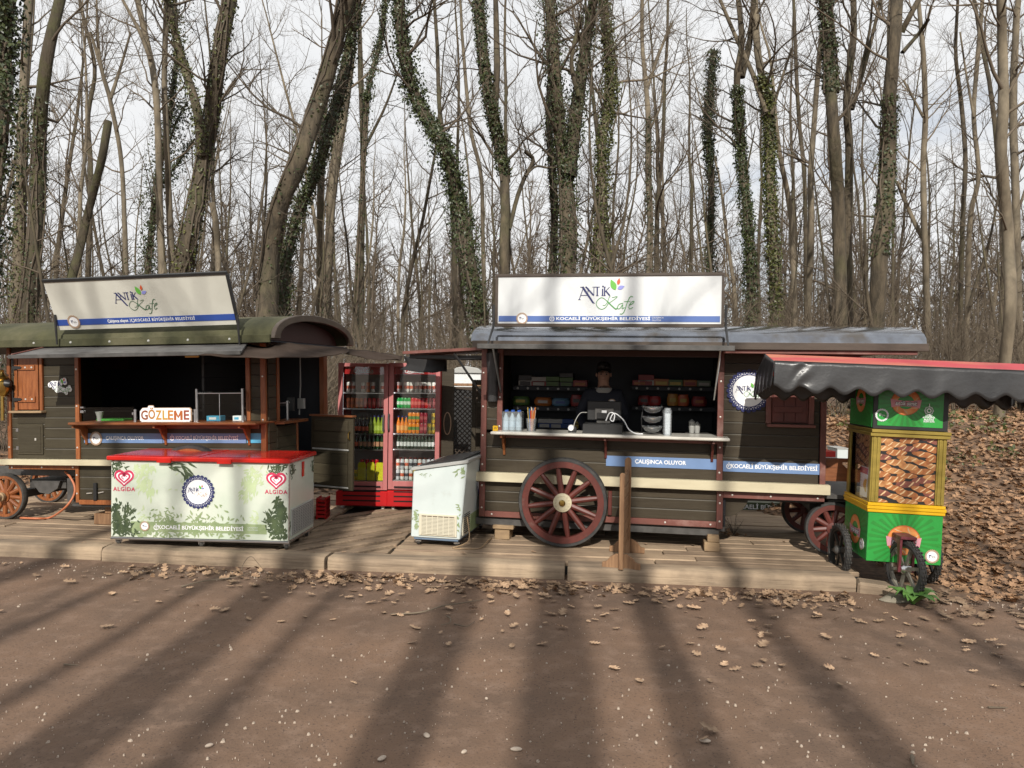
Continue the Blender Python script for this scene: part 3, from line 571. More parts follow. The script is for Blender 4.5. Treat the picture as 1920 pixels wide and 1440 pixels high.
# shelves at the back
shelves = []
for py_, a, b in ((724, 962, 1104), (724, 1184, 1342), (762, 962, 1100), (762, 1184, 1342), (803, 1008, 1090), (812, 1262, 1342)):
    y_ = 1.15; x0, x1 = RF.px(a, py_, y_)[0], RF.px(b, py_, y_)[0]; z_ = RF.px((a + b) / 2, py_, y_)[1]
    s_ = bar(rw, 'shelf', M['darkmetal'], x0, x1, z_ - .02, z_, y_, DEP - .035); bar(s_, 'price_rail', D, x0, x1, z_ - .055, z_ - .005, y_ - .012, y_ - .001)
    mb = MB(); n = int((x1 - x0) / .12)
    for i in range(n): mb.prism(arc(x0 + .06 + i * .12, z_ - .03, .014, 0, 360, 10)[:-1], 'y', y_ - .0155, y_ - .0125)
    stuff(mb.build('price_discs', M['grille'], s_)); shelves.append((x0, x1, y_, z_))
# props under the wagon
def blk(name, label, x0, x1, y0, y1, z0, z1, fr=RF, m=None):
    t = MB().box(x0, x1, y0, y1, z0, z1).mesh(name, m or M['block'], bevel=.006); o = inst(name, t); o.matrix_world = Matrix.Translation(fr.loc) @ Euler((0, 0, fr.rot[2])).to_matrix().to_4x4(); return tag(o, label, 'block', 'wood blocks propping up the wagons')
blk('wood_block', 'pale upright wood block propping the wagon left of the big red wheel', X(930), X(958), .0, .2, DZ, .23); blk('wood_block', 'wide pale wood slab lying on the prop left of the big red wheel', X(927), X(966), -.02, .22, .231, .272)
blk('wood_block', 'lower pale wood block under the right corner of the right wagon', X(1324), X(1353), -.04, .18, DZ, .21); blk('wood_block', 'upper pale wood block wedged under the right corner of the right wagon', X(1330), X(1352), -.02, .16, .211, .285)
# sign of the right wagon
SRF = Frame(RF.M @ Vector((0, -.31, 0)), R_(-10.3))
sg = thing('sign', 'white cafe sign with a dark frame standing on the right wagon roof', 'sign', SRF)
a = SRF.rect(934, 518, 1353, 607); o = SRF.rect(929, 512.5, 1358, 613.5)
boxo('board', M['signwhite'], sg, a[0], a[1], .0, .02, a[2], a[3], 0)
for q in ((o[0], o[1], a[3], o[3]), (o[0], o[1], o[2], a[2]), (o[0], a[0], a[2], a[3]), (a[1], o[1], a[2], a[3])): boxo('frame', M['fascia'], sg, q[0], q[1], -.012, .025, q[2], q[3])
s = SRF.rect(935, 592.5, 1350, 603.5); st = boxo('stripe', M['signblue'], sg, s[0], s[1], -.004, -.0005, s[2], s[3], 0); zm = (s[2] + s[3]) / 2
f = lambda p: SRF.px(p, 598)[0]
lettering('KOCAELİ BÜYÜKŞEHİR BELEDİYESİ', st, f(1130), -.0055, zm + .001, .039, M['ink'], bold=.012, width=f(1218) - f(1042))
lettering('ÇALIŞINCA', st, f(1233), -.0055, zm + .012, .02, M['ink'], width=f(1244) - f(1222)); lettering('OLUYOR', st, f(1231), -.0055, zm - .013, .02, M['ink'], width=f(1239) - f(1222))
q = f(1035); MB().stroke(arc(q, zm, .022, 110, 430, 14), .007, -.0055).stroke([(q - .006, zm - .01), (q - .006, zm + .012), (q + .01, zm + .012), (q + .01, zm - .01)], .006, -.0055).stroke([(q, zm + .02), (q, zm + .04)], .006, -.0055).build('crest', M['ink'], st, fix=False)
gear(sg, f(979), -.009, zm + .003, .055, M['tan'], 'round_badge', 'Tek')
l0 = SRF.px(1127, 553); antik_logo(sg, l0[0], -.002, l0[1], .131)
for p in (926.5, 1360.5): MB().tube([(SRF.px(p, 600)[0], -.03, SRF.px(p, 572)[1]), (SRF.px(p, 600)[0], -.03, SRF.px(p, 612)[1]), (SRF.px(p, 600)[0], -.3, SRF.px(p, 648, -.3)[1])], [.013, .013, .009], 8).build('strut', M['blackmetal'], sg, smooth=True)
# ================================================================== THE LEFT WAGON
LF = Frame((-5.56, 8.5, 0), R_(-10), R_(-1.5))
lw = thing('kiosk_wagon', 'olive brown kiosk wagon with orange wood trim and a mossy green vaulted roof', 'wagon', LF)
X = lambda px, py=800, y=0: LF.px(px, py, y)[0]; Z = lambda py, px=300, y=0: LF.px(px, py, y)[1]
XL = X(497); DL = M['dkwood_l']; zb = Z(943, 200); zc0, zc1 = Z(871, 100), Z(860.5, 100); zct = Z(795, 300, -.05); ztop = 2.08
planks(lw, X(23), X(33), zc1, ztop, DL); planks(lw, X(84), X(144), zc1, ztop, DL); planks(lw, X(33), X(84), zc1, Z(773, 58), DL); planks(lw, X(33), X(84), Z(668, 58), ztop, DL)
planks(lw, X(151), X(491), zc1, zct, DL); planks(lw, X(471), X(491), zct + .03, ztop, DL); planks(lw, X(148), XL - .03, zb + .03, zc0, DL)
O = M['orangewood']
for a, b, z0, z1 in ((16.5, 22.5, zc1, ztop), (143.5, 151, zc1, ztop), (463, 471, zct + .03, ztop), (490.5, 500, zb, ztop), (142, 148, zb, zc0)):
    bar(lw, 'post', O, X(a), X(b), z0, z1)
bar(lw, 'trim', O, X(17), X(142), Z(880, 80), zc0 - .004, -.018, .02); bar(lw, 'trim', O, X(148), XL - .03, zb - .02, zb + .03, -.018, .02)
bar(lw, 'cream_band', M['cream'], X(9), XL + .02, zc0, zc1, -.085, .0)
screws(lw, [(X(19.5), z) for z in (.95, 1.6, 1.95)] + [(X(147), z) for z in (.95, 1.4, 1.8)] + [(X(145), z) for z in (.45, .65)] + [(X(p), Z(876, p)) for p in (24, 80, 138)] + [(X(495), z) for z in (.9, 1.25, 1.7)], -.0205)
# shutter
x0, x1, z0, z1 = LF.rect(38, 668, 75, 768)
bar(lw, 'window_frame', O, X(31.5), X(37.5), z0 - .01, z1, -.03, -.001); bar(lw, 'window_frame', O, X(78.5), X(84), z0 - .01, z1, -.03, -.001); bar(lw, 'window_frame', M['darkhole'], X(75.5), X(78.3), z0, z1, -.006, -.001)
sh = bar(lw, 'shutter', O, x0, x1, z0, z1, -.03, -.002)
for a, b in ((694, 684.5), (754, 743)):
    bt = boxo('batten', O, sh, x0 + .005, x1 - .03, -.045, -.0301, Z(a, 56), Z(b, 56)); zm = (Z(a, 56) + Z(b, 56)) / 2; xh = X(34)
    MB().prism([(xh - .015, zm - .1), (xh - .005, zm - .075), (xh - .012, zm - .02), (xh + .08, zm - .014), (xh + .1, zm), (xh + .08, zm + .014), (xh - .012, zm + .02), (xh - .005, zm + .075), (xh - .015, zm + .1), (xh - .026, zm + .075), (xh - .02, zm), (xh - .026, zm - .075)], 'y', -.052, -.0455).build('hinge', M['blackmetal'], sh)
    screws(sh, [(X(55), zm), (X(67), zm)], -.0455, .012)
bar(lw, 'sill', M['block'], X(26.5), X(88), z0 - .035, z0 - .011, -.08, -.001)
# small service hatch
x0, x1, z0, z1 = LF.rect(34, 795, 82, 852); ht = bar(lw, 'service_hatch', DL, x0, x1, z0, z1, -.014, -.001)
boxo('panel', DL, ht, x0 + .022, x1 - .022, -.02, -.0141, z0 + .025, z1 - .025)
for zz in (Z(806, 40), Z(840, 40)): boxo('hinge', M['steel'], ht, x0 - .01, x0 + .02, -.022, -.0145, zz - .02, zz + .02)
boxo('latch', M['screw'], ht, X(68), X(71), -.03, -.0201, Z(826, 70), Z(821, 70))
lx_, lz_ = LF.px(113, 724); antik_logo(lw, lx_ - .026, -.012, lz_ + .006, .0655, halo=M['ink'])
# lining
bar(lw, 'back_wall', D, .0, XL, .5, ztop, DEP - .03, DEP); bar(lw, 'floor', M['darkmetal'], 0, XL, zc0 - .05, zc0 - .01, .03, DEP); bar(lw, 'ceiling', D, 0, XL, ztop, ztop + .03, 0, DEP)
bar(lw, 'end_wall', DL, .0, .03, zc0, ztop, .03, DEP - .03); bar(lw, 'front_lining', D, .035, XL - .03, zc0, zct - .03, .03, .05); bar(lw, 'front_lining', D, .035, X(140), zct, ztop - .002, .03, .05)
bar(lw, 'header', M['dkwood'], -.02, XL + .02, ztop, 2.18, -.012, .03); bar(lw, 'chassis_beam', M['darkmetal'], -.6, XL, zc0 - .16, zc0 - .06, .25, .35)
bar(lw, 'inner_shelf', M['insidewood'], X(175, 700, 1.2), X(240, 700, 1.2), Z(693, 205, 1.2), Z(668, 205, 1.2), 1.2, DEP - .03); bar(lw, 'inner_shelf', M['darkmetal'], X(175, 770, 1.1), X(450, 770, 1.1), Z(772, 300, 1.1), Z(768, 300, 1.1), 1.1, DEP - .03)
# counter
MB().box(X(126, 790, -.26), X(479, 788, -.26), -.26, .2, zct, zct + .028).build('counter', M['orangewood_h'], lw, bevel=.008); ZL = zct + .028
bar(lw, 'trim', M['orangewood_h'], X(152), X(489), zct - .05, zct - .003, -.04, -.023)
for p in (151, 301, 459): bracket(lw, X(p, 800, -.1), zct - .002, .22, .22, O)
for a, b, mm, t, tw, ux in ((158, 305, M['strip'], 'ÇALIŞINCA OLUYOR', 71, 234), (306, 461.5, M['strip'], 'KOCAELİ BÜYÜKŞEHİR BELEDİYESİ', 117, 388), (463, 490, M['cyan'], None, 0, 0)):
    x0, x1 = X(a), X(b); z0, z1 = Z(830.5, (a + b) / 2), Z(812.5, (a + b) / 2); sp = boxo('strip', mm, lw, x0, x1, -.006, -.001, z0, z1, 0)
    if t: lettering(t, sp, X(ux), -.0075, (z0 + z1) / 2, .052, M['ink'], bold=.011, width=X(ux + tw / 2) - X(ux - tw / 2))
    if a == 306:
        q = X(323); zq = (z0 + z1) / 2; MB().stroke(arc(q, zq, .022, 110, 430, 14), .008, -.0075).stroke([(q, zq + .02), (q, zq + .04)], .006, -.0075).stroke([(q - .005, zq - .01), (q - .005, zq + .01), (q + .01, zq + .01)], .006, -.0075).build('crest', M['ink'], sp, fix=False)
gx, gz = LF.px(181.5, 822); gear(lw, gx, -.013, gz, .072, M['tan'], 'round_badge', 'Tek')
# latch hardware on the lower panel
bar(lw, 'bolt_bar', M['blackmetal'], X(176), X(182), Z(938, 179), Z(905, 179), -.03, -.002); stuff(MB().tube([(X(162), -.012, Z(925, 165)), (X(172), -.012, Z(924, 165))], .006, 6).tube([(X(184), -.012, Z(924, 190)), (X(194), -.012, Z(922, 190))], .006, 6).build('latch_springs', M['screw'], lw))
# roof
zre = Z(642, 60, -.28)
XR = X(508, 630, -.28)
roof(lw, -1.6, XR, -.28, DEP + .28, zre - .01, .29, M['roofgreen'], .06); bar(lw, 'fascia', M['roofgreen'], -1.6, XR - .005, zre - .05, zre + .03, -.3, -.27)
hv = (DEP + .56) / 2; cy = DEP / 2; ff = lambda t, o: (cy - (hv - o) * math.cos(t), zre - .01 + (.29 - o * .6) * math.sin(t) ** .82)
P = [ff(math.pi * i / 20, -.012) for i in range(21)] + [ff(math.pi * i / 20, .11) for i in range(20, -1, -1)]
MB().prism(P, 'x', XR + .002, XR + .05).build('gable_arch', M['fascia'], lw, smooth=True, bevel=.006)
P = [ff(math.pi * i / 20, .1) for i in range(21)]; MB().prism(P, 'x', XL + .05, XL + .08).build('gable_panel', M['insidewood'], lw)
screws(lw, [], 0) if False else None
bar(lw, 'soffit', D, -1.5, XR, zre - .045, zre - .03, -.26, DEP + .2)
rv = MB(); [rv.lathe([(.014, -.3), (.01, -.306), (.001, -.308)], (X(p, 630, -.3), 0, zre - .01), 8, 'y') for p in (63, 132, 205, 278, 352, 430)]; stuff(rv.build('rivets', M['grille'], lw, smooth=True))
# right end: door opening with a little side counter
def endbox(name, m, y0, y1, z0, z1, x0=0, x1=.03, parent=None): return boxo(name, m, parent or lw, XL + x0, XL + x1, y0, y1, z0, z1)
for z0 in np.arange(zc0, ztop - .1, .12): endbox('plank', DL, .03, .2, z0, z0 + .116)
endbox('post', O, .205, .255, zct, ztop, -.01, .04); endbox('post', O, DEP - .1, DEP, zb, ztop, -.02, .04); endbox('post', O, .66, .7, zb + .1, zct - .01, -.005, .035)
for z0 in np.arange(zb + .1, zct - .06, .12): endbox('plank', DL, .205, .655, z0, min(z0 + .116, zct - .02))
endbox('side_counter', M['orangewood_h'], .15, .74, zct - .015, zct + .015, -.12, .14)
endbox('inner_panel', M['darkmetal'], .3, 1.3, 1.35, 1.37, -.4, -.38)
for k in range(8): boxo('inner_board', M['blackmetal'], lw, XL - .9, XL - .87, .3, DEP - .1, .8 + k * .15, .945 + k * .15)
bar(lw, 'name_plate', mat('yellow brown plate', (0.3, 0.19, 0.05), .6), XL - .3, XL - .02, 1.98, 2.06, .32, .335)
MB().tube([(XL - .1, 1.05, ztop - .02), (XL - .1, 1.05, 1.6), (XL - .12, 1.05, 1.25)], .008, 6).build('cable', M['grille'], lw)
bar(lw, 'switch_box', M['grille'], XL - .13, XL - .05, 1.32, 1.44, 1.02, 1.07); bar(lw, 'switch_box', M['blackmetal'], XL - .2, XL - .12, 1.3, 1.46, .9, .94)
MB().tube([(XL - .02, .3, zct + .015), (XL - .02, .3, zct + .2)], .012, 8).build('chrome_post', M['steel'], lw); MB().tube([(XL - .02, .55, zct + .015), (XL - .02, .55, zct + .22)], .014, 8).build('chrome_post', M['steel'], lw); MB().tube([(XL - .02, .25, zct + .2), (XL - .02, .6, zct + .2)], .007, 6).build('chrome_rail', M['steel'], lw)
# half door standing open
a0, a1 = at(583, 850, 8.72), at(661, 850, 8.5); fd = Frame((a0.x, a0.y, 0), math.atan2(a1.y - a0.y, a1.x - a0.x)); w = (a1 - a0).length
hd = thing('half_door', 'open lower half door of brown boards with two pale metal rails', 'door', fd)
z0, z1 = fd.px(620, 917)[1], fd.px(620, 781)[1]
boxo('frame', M['dkwood_l'], hd, 0, w, 0, .035, z0, z1); boxo('top_rail', M['orangewood_h'], hd, -.01, w + .01, -.03, .05, z1, z1 + .02)
n = 6
for k in range(n): a = z0 + .04 + k * (z1 - z0 - .08) / n; MB().prism([(-.001, a), (-.001, a + (z1 - z0 - .08) / n - .002), (-.006, a + (z1 - z0 - .08) / n - .003), (-.014, a + (z1 - z0 - .08) / n - .012), (-.014, a + .002)], 'x', .05, w - .06).build('plank', M['dkwood_l'], hd)
for zz in (fd.px(620, 842)[1], fd.px(620, 912)[1]): boxo('metal_rail', M['grille'], hd, .03, w - .04, -.022, -.0145, zz - .009, zz + .009)
MB().tube([(w - .035, -.01, z1 - .16), (w - .035, -.035, z1 - .18), (w - .035, -.035, z1 - .23), (w - .035, -.01, z1 - .25)], .008, 8).build('handle', M['brass'], hd)
# small front wheels, big wheel behind the freezer
for px_, py_, y_ in ((8, 938, .12), (90, 940, 1.2)):
    a, b = LF.px(px_, py_, y_); lwh = wheel(lw, (a, y_, max(b, DZ + .26)), .262, 12, M['orangewood'], M['rubberdust'], M['orangewood'], w=.06, sp=.04, hub=.07, rimw=.03, tyre=.03, a0=.1, axle=.2)
    if y_ < .5: MB().lathe([(.05, -.03), (.05, -.06), (.035, -.065), (.035, -.1), (.02, -.105), (.001, -.11)], n=18, axis='y').build('hub_cap', M['block'], lwh, smooth=True)
a, b = LF.px(356, 834, -.2); wheel(lw, (a, -.22, b - .447), .447, 12, M['orangewood'], M['rubber'], M['cream'], w=.075, sp=.042, hub=.093, rimw=.062, tyre=.036, a0=.1, axle=.14)
bar(lw, 'axle_beam', M['darkmetal'], X(8, 938, .12) - .05, X(8, 938, .12) + .06, .33, .42, .25, 1.2); bar(lw, 'turntable', M['darkmetal'], X(20), X(90), .46, .56, .25, .9)
MB().prism([(X(30), .55), (X(85), .55), (X(80), .47), (X(62), .4), (X(45), .42)], 'y', .2, .23).build('skirt_panel', M['darkmetal'], lw)
bar(lw, 'vent_box', M['darkmetal'], X(128, 920, .1), X(140, 920, .1), .34, .6, .08, .2); bar(lw, 'corner_leg', M['darkmetal'], X(130), X(209), zb - .05, zb - .022, .02, .2)
# brass carriage lamp at the left edge
lt = thing('carriage_lamp', 'brass carriage lamp fixed beside the left corner post of the left wagon', 'lamp', LF)
c = LF.px(4, 720, -.1); MB().lathe([(.03, -.13), (.055, -.11), (.075, -.06), (.075, .02), (.05, .05), (.065, .07), (.03, .1), (.015, .13), (.022, .15), (.001, .16)], (c[0], -.1, c[1]), 20).build('body', M['brass'], lt, smooth=True)
MB().tube([(c[0], -.1, c[1] - .13), (c[0], -.1, c[1] - .4)], .018, 10).build('tail_pipe', M['brass'], lt, smooth=True); MB().lathe([(.05, -.03), (.04, .0), (.02, .03)], (c[0] + .08, -.1, c[1]), 14, 'x').build('side_lens', M['blackmetal'], lt, smooth=True); MB().tube([(c[0] + .02, -.1, c[1] - .13), (.02, -.02, c[1] - .13)], .01, 8).build('arm', M['brass'], lt)
# the lower flap, a weathered sheet
za, zbk = Z(670, 40, -.72), Z(648, 112, 0); fx0, fx1 = X(19, 670, -.72), X(452, 662, -.72)
fl = MB().add([(X(116, 648), 0, zbk), (X(470), 0, zbk), (fx1, -.72, za), (fx0, -.72, za), (X(116, 648), 0, zbk + .02), (X(470), 0, zbk + .02), (fx1, -.72, za + .02), (fx0, -.72, za + .02)], [(0, 1, 2, 3), (4, 7, 6, 5), (0, 3, 7, 4), (1, 5, 6, 2), (3, 2, 6, 7), (0, 4, 5, 1)]).build('flap', M['sheet'], lw)
boxo('flap_edge', M['darkmetal'], fl, fx0 - .01, fx1, -.74, -.721, za - .012, za + .026)
MB().tube([(fx0 + .01, -.715, za + .03), (X(117, 648), 0, zbk + .028)], .007, 6).build('flap_edge', M['redtrim'], fl)
tb = thing('strip_lamp', 'thin yellow strip lamp hung under the left wagon flap', 'lamp', LF); a = LF.px(360, 668, -.55); MB().tube([(a[0] - .07, -.55, a[1]), (a[0] + .07, -.55, a[1])], .011, 8).build('tube', mat('pale yellow tube', (.75, .62, .2), .4), tb); boxo('holder', M['whiteplast'], tb, a[0] - .09, a[0] + .09, -.56, -.54, a[1] + .0115, a[1] + .028)
# sign on the left wagon leaning forward
b0 = LF.M @ Vector((X(110, 619, -.31), -.31, Z(619, 110, -.31)))
SLF = Frame(b0, R_(-10), R_(-1.9), R_(22))
sg = thing('sign', 'cream white cafe sign tilted forward above the left wagon flap', 'sign', SLF)
f = lambda px, py: SLF.px(px, py)
x1, z1 = f(427, 515); x2 = f(440.5, 609)[0]; x1 = (x1 + x2) / 2; zt = (f(88, 529)[1] + z1) / 2
boxo('board', M['signcream'], sg, 0, x1, 0, .02, 0, zt, 0); boxo('frame', M['blackmetal'], sg, -.01, x1 + .01, -.01, .03, zt, zt + .03); boxo('frame', M['blackmetal'], sg, x1, x1 + .02, -.01, .03, 0, zt)
st = boxo('stripe', M['bluestrip'], sg, .0, x1 - .002, -.004, -.0005, .048, .112, 0)
u = lambda px: f(px, 604)[0]
lettering('Çalışınca oluyor.', st, u(223), -.0055, .08, .046, M['ink'], bold=.012, width=u(243) - u(203)); lettering('KOCAELİ BÜYÜKŞEHİR BELEDİYESİ', st, u(311), -.0055, .08, .041, M['ink'], bold=.008, width=u(368) - u(256), space=1.3)
MB().stroke([(u(246), .06), (u(246), .1)], .004, -.0055).stroke(arc(u(251), .08, .017, 110, 430, 12), .006, -.0055).build('crest', M['ink'], st, fix=False)
gear(sg, u(140), -.009, .088, .068, M['tan'], 'round_badge', 'Tek')
l0 = f(246, 560); antik_logo(sg, l0[0], -.003, l0[1], .113, kcol=mat('dark green ink', (.03, .11, .05), .5))
for p in (103, 445):
    a = LF.px(p, 590, -.38); b = LF.px(p + 4, 646, -.34)
    q = [SLF.I @ (LF.M @ Vector((a[0], -.38, a[1]))), SLF.I @ (LF.M @ Vector((b[0], -.34, b[1])))]
    MB().tube([q[0], q[0].lerp(q[1], .5), q[1]], [.012, .012, .008], 8).build('strut', M['blackmetal'], sg)
# brown cloth awning over the right end
def cloth(name, rows, m, label, cat, sag=.0, group=None):
    n = 14; G = [smooth_path(r, n) for r in rows]; G = [list(c) for c in zip(*[smooth_path(col, 9) for col in zip(*G)])]
    mb = MB(); nr = len(G); rg = random.Random(name)
    mb.v = [tuple(p + Vector((0, 0, -sag * math.sin(math.pi * j / (n - 1)) + rg.uniform(-.006, .006)))) for i, r_ in enumerate(G) for j, p in enumerate(r_)]
    mb.f = [(i * n + j, i * n + j + 1, (i + 1) * n + j + 1, (i + 1) * n + j) for i in range(nr - 1) for j in range(n - 1)]; mb.m = [0] * len(mb.f)
    o = mb.build(name, m, smooth=2); md = o.modifiers.new('t', 'SOLIDIFY'); md.thickness = .006
    return tag(o, label, cat, group)
e = 1.0
cloth('awning', [[at(448, 641, 7.85), at(500, 650, 7.86), at(533, 643, 7.9), at(590, 648, 8.6), at(650, 653, 9.4)],
                 [at(410, 655, 7.5), at(470, 662, 7.4), at(540, 660, 7.5), at(600, 658, 8.1), at(655, 657, 8.9)],
                 [at(372, 665, 7.2), at(450, 670, 7.1), at(540, 670, 7.15), at(610, 668, 7.7), at(650, 661, 8.4)]], M['fabric'], 'sagging brown cloth awning stretched over the door end of the left wagon', 'awning')
cloth('awning', [[at(652, 654, 9.45), at(700, 659, 9.6), at(755, 668, 9.7)], [at(650, 663, 9.05), at(700, 668, 9.25), at(752, 675, 9.35)], [at(648, 662, 8.6), at(700, 674, 8.9), at(745, 673, 9.1)]], M['fabric'], 'narrow brown cloth awning reaching from the left wagon to the coolers', 'awning')
cloth('cloth_flap', [[at(757, 668, 9.3), at(795, 671, 9.2), at(838, 668, 9.0)], [at(763, 684, 9.28), at(800, 690, 9.15), at(838, 684, 9.0)], [at(750, 693, 9.26), at(795, 699, 9.1), at(838, 696, 8.95)]], M['blackcloth'], 'black cloth hanging under the end hatch in front of the right cooler top', 'cloth')
blk('wood_block', 'thick weathered timber stub under the left wagon beside the chest freezer', X(160), X(208), .1, .32, DZ, .24, LF, M['barrier']); blk('wood_block', 'narrow timber post standing on the stub under the left wagon', X(178), X(192), .12, .24, .241, .38, LF, M['barrier'])
hp = [at(122, 884, 8.5), at(132, 895, 8.45), at(140, 912, 8.42), at(138, 930, 8.4), at(122, 952, 8.38), ground(95, 970, DZ + .02), ground(70, 972, DZ + .02), ground(38, 971, DZ + .02)]
tag(MB().tube(smooth_path(hp, 40), .012, 8).build('hose', M['hose'], smooth=2), 'orange hose hanging from the left wagon onto the deck', 'hose')
# ================================================================== COOLERS
can_me = {}
def can_mesh(key, c, c2=None):
    if key in can_me: return can_me[key]
    a = cm(key + ' can paint', c, .28); b = cm(key + ' can label', c2 or (.7, .7, .7), .35); s_ = M['steel']
    mb = MB().lathe([(.019, .0), (.0245, .008), (.0245, .045)], n=12, m=0).lathe([(.0247, .045), (.0247, .085)], n=12, m=1).lathe([(.0245, .085), (.0245, .118), (.02, .13)], n=12, m=0).lathe([(.02, .13), (.018, .127), (.001, .126)], n=12, m=2)
    can_me[key] = mb.mesh('can', [a, b, s_], smooth=True); return can_me[key]
def bottle_mesh(key, liquid, label, cap, h=.2, r=.03):
    if key in can_me: return can_me[key]
    ms = [cm(key + ' bottle', liquid, .12, coat=.6), cm(key + ' label', label, .4), cm(key + ' cap', cap, .4)]
    mb = MB().lathe([(r * .8, 0), (r, .006), (r, h * .18)], n=12, m=0).lathe([(r * 1.01, h * .18), (r * 1.01, h * .45)], n=12, m=1).lathe([(r, h * .45), (r * .98, h * .58), (r * .42, h * .8), (r * .38, h * .93)], n=12, m=0).lathe([(r * .45, h * .92), (r * .45, h), (.001, h)], n=12, m=2)
    can_me[key] = mb.mesh('bottle', ms, smooth=True); return can_me[key]
def put(name, me, fr, x, y, z, label, cat, group, rz=0):
    o = inst(name, me); o.matrix_world = fr.M @ Matrix.Translation((x, y, z)) @ Matrix.Rotation(rz, 4, 'Z'); return tag(o, label, cat, group)
coolers = []
mled = {}
for h_, e_ in (('l', 5.0), ('r', 1.2)):
    mled[h_] = mat('cooler lamp ' + h_, (.8, .8, .8)); p_ = mled[h_].node_tree.nodes['Principled BSDF']; p_.inputs['Emission Color'].default_value = (.95, .97, 1, 1); p_.inputs['Emission Strength'].default_value = e_
def cooler(p0, p1, Y, label, hand):
    a, b = at(p0, 800, Y), at(p1, 800, Y - .02); fr = Frame((a.x, a.y, 0), math.atan2(b.y - a.y, b.x - a.x)); w = (b - a).length
    t = thing('drinks_cooler', label, 'fridge', fr); pm = (p0 + p1) / 2
    z = lambda py: fr.px(pm, py)[1]
    zt, zb_, zd = z(681), z(920), z(918.5); dp = .62; B = lambda n, m, *q, bv=.003: boxo(n, m, t, *q, bv)
    B('back_panel', M['grille'], 0, w, dp - .03, dp, zb_, zt); B('side_panel', M['cokered'], 0, .03, .055, dp - .031, zb_, zt); B('side_panel', M['cokered'], w - .03, w, .055, dp - .031, zb_, zt)
    B('top_panel', M['cokered'], .031, w - .031, .055, dp - .031, zt - .05, zt); B('floor_panel', M['grille'], .031, w - .031, .055, dp - .031, zb_, z(903.5))
    fwid = .055
    for q in ((0, fwid, zd, zt), (w - fwid, w, zd, zt), (fwid, w - fwid, zt - .045, zt), (fwid, w - fwid, zd, z(903))): B('door_frame', M['pink'], q[0], q[1], 0, .045, q[2], q[3])
    g_ = MB().box(fwid - .002, w - fwid + .002, .018, .022, z(904), zt - .043).build('glass_pane', M['coolglass'], t)
    hz0, hz1 = z(702), z(686); hd_ = B('header', M['cokered'], fwid + .005, w - fwid - .005, .05, .062, hz0, hz1 + .01)
    # script word mark drawn with a pen
    hc = MB(); s_ = .03; ox, oz = w / 2 - .1, (hz0 + hz1) / 2
    for P in (((1.6, .9), (1.0, 1.2), (.2, .3), (.1, -.7), (.7, -1.0), (1.5, -.5)), ((1.9, .1), (1.5, -.3), (1.8, -.8), (2.3, -.5), (2.2, .1), (1.9, .1)), ((3.1, .1), (2.6, -.2), (2.7, -.8), (3.2, -.6), (3.3, .1), (3.3, -.8), (3.6, -.6)),
              ((5.4, .9), (4.8, 1.2), (4.1, .3), (4.0, -.7), (4.6, -1.0), (5.3, -.5)), ((5.8, .1), (5.4, -.3), (5.7, -.8), (6.1, -.5), (6.0, .1), (5.8, .1)), ((6.4, -.3), (6.9, .9), (6.7, 1.1), (6.5, .2), (6.7, -.8), (7.0, -.6)), ((7.7, .1), (7.2, -.2), (7.3, -.8), (7.8, -.6), (7.9, .1), (7.9, -.8), (8.2, -.6)), ((.3, -.95), (2.0, -1.3), (4.5, -.9), (8.0, -1.25))):
        hc.stroke([(p.x, p.z) for p in smooth_path([Vector((ox + q[0] * s_ - .03, 0, oz + q[1] * s_)) for q in P], 16)], .009, .0485)
    hc.build('lettering', M['ink'], hd_, fix=False)
    hx = w - fwid * .5 if hand == 'r' else fwid * .5; hz_ = (z(778), z(808))
    MB().tube(smooth_path([(hx - .02, 0, hz_[1] + .02), (hx - .022, -.03, hz_[1] + .01), (hx - .024, -.034, (hz_[0] + hz_[1]) / 2), (hx - .022, -.03, hz_[0]), (hx - .02, 0, hz_[0] - .01)], 14), .012, 8).build('handle', M['darkmetal'], t, smooth=True)
    shz = [z(p) for p in (736, 766, 814, 843.5)] + [z(903.5) + .004]
    for s0 in shz[:-1]: B('shelf', M['steel'], .035, w - .035, .1, dp - .05, s0 - .018, s0 - .003, bv=.002)
    pl = B('plinth', M['cokered'], -.01, w + .01, -.02, dp - .05, DZ + .04, zb_ - .004, bv=.01)
    for k in range(4): boxo('slot', M['darkhole'], pl, .08, w - .08, -.0225, -.0195, DZ + .1 + k * .06, DZ + .118 + k * .06, 0)
    for xx in (.06, w - .06): MB().tube([(xx, .06, DZ), (xx, .06, DZ + .045)], .022, 10).build('foot', M['whiteplast'], t)
    for xx in (fwid - .012, w - fwid + .012): MB().box(xx - .006, xx + .006, 0.06, .072, zb_ + .1, zt - .12).build('light_strip', mled[hand], t)
    coolers.append((fr, w, shz)); return t
cooler(633, 727, 9.62, 'left drinks cooler with mostly shaded shelves and pinkish door frame', 'r')
cooler(728.5, 824, 9.6, 'right drinks cooler with full bright shelves and red header', 'l')
CAN = {'red': (.5, .01, .015), 'green': (.015, .3, .06), 'orange': (.75, .22, .01), 'darkred': (.28, .015, .03), 'white': (.72, .7, .66), 'yellow': (.7, .52, .02), 'peach': (.6, .16, .05), 'silver': (.5, .52, .54)}
LB = {'red': (.6, .12, .1), 'green': (.5, .62, .5), 'orange': (.1, .22, .05), 'darkred': (.4, .1, .1), 'white': (.55, .12, .06), 'yellow': (.25, .3, .05), 'peach': (.4, .1, .05), 'silver': (.06, .06, .07)}
side_ = ('left', 'right'); shn = ('top', 'second', 'third', 'fourth', 'bottom')
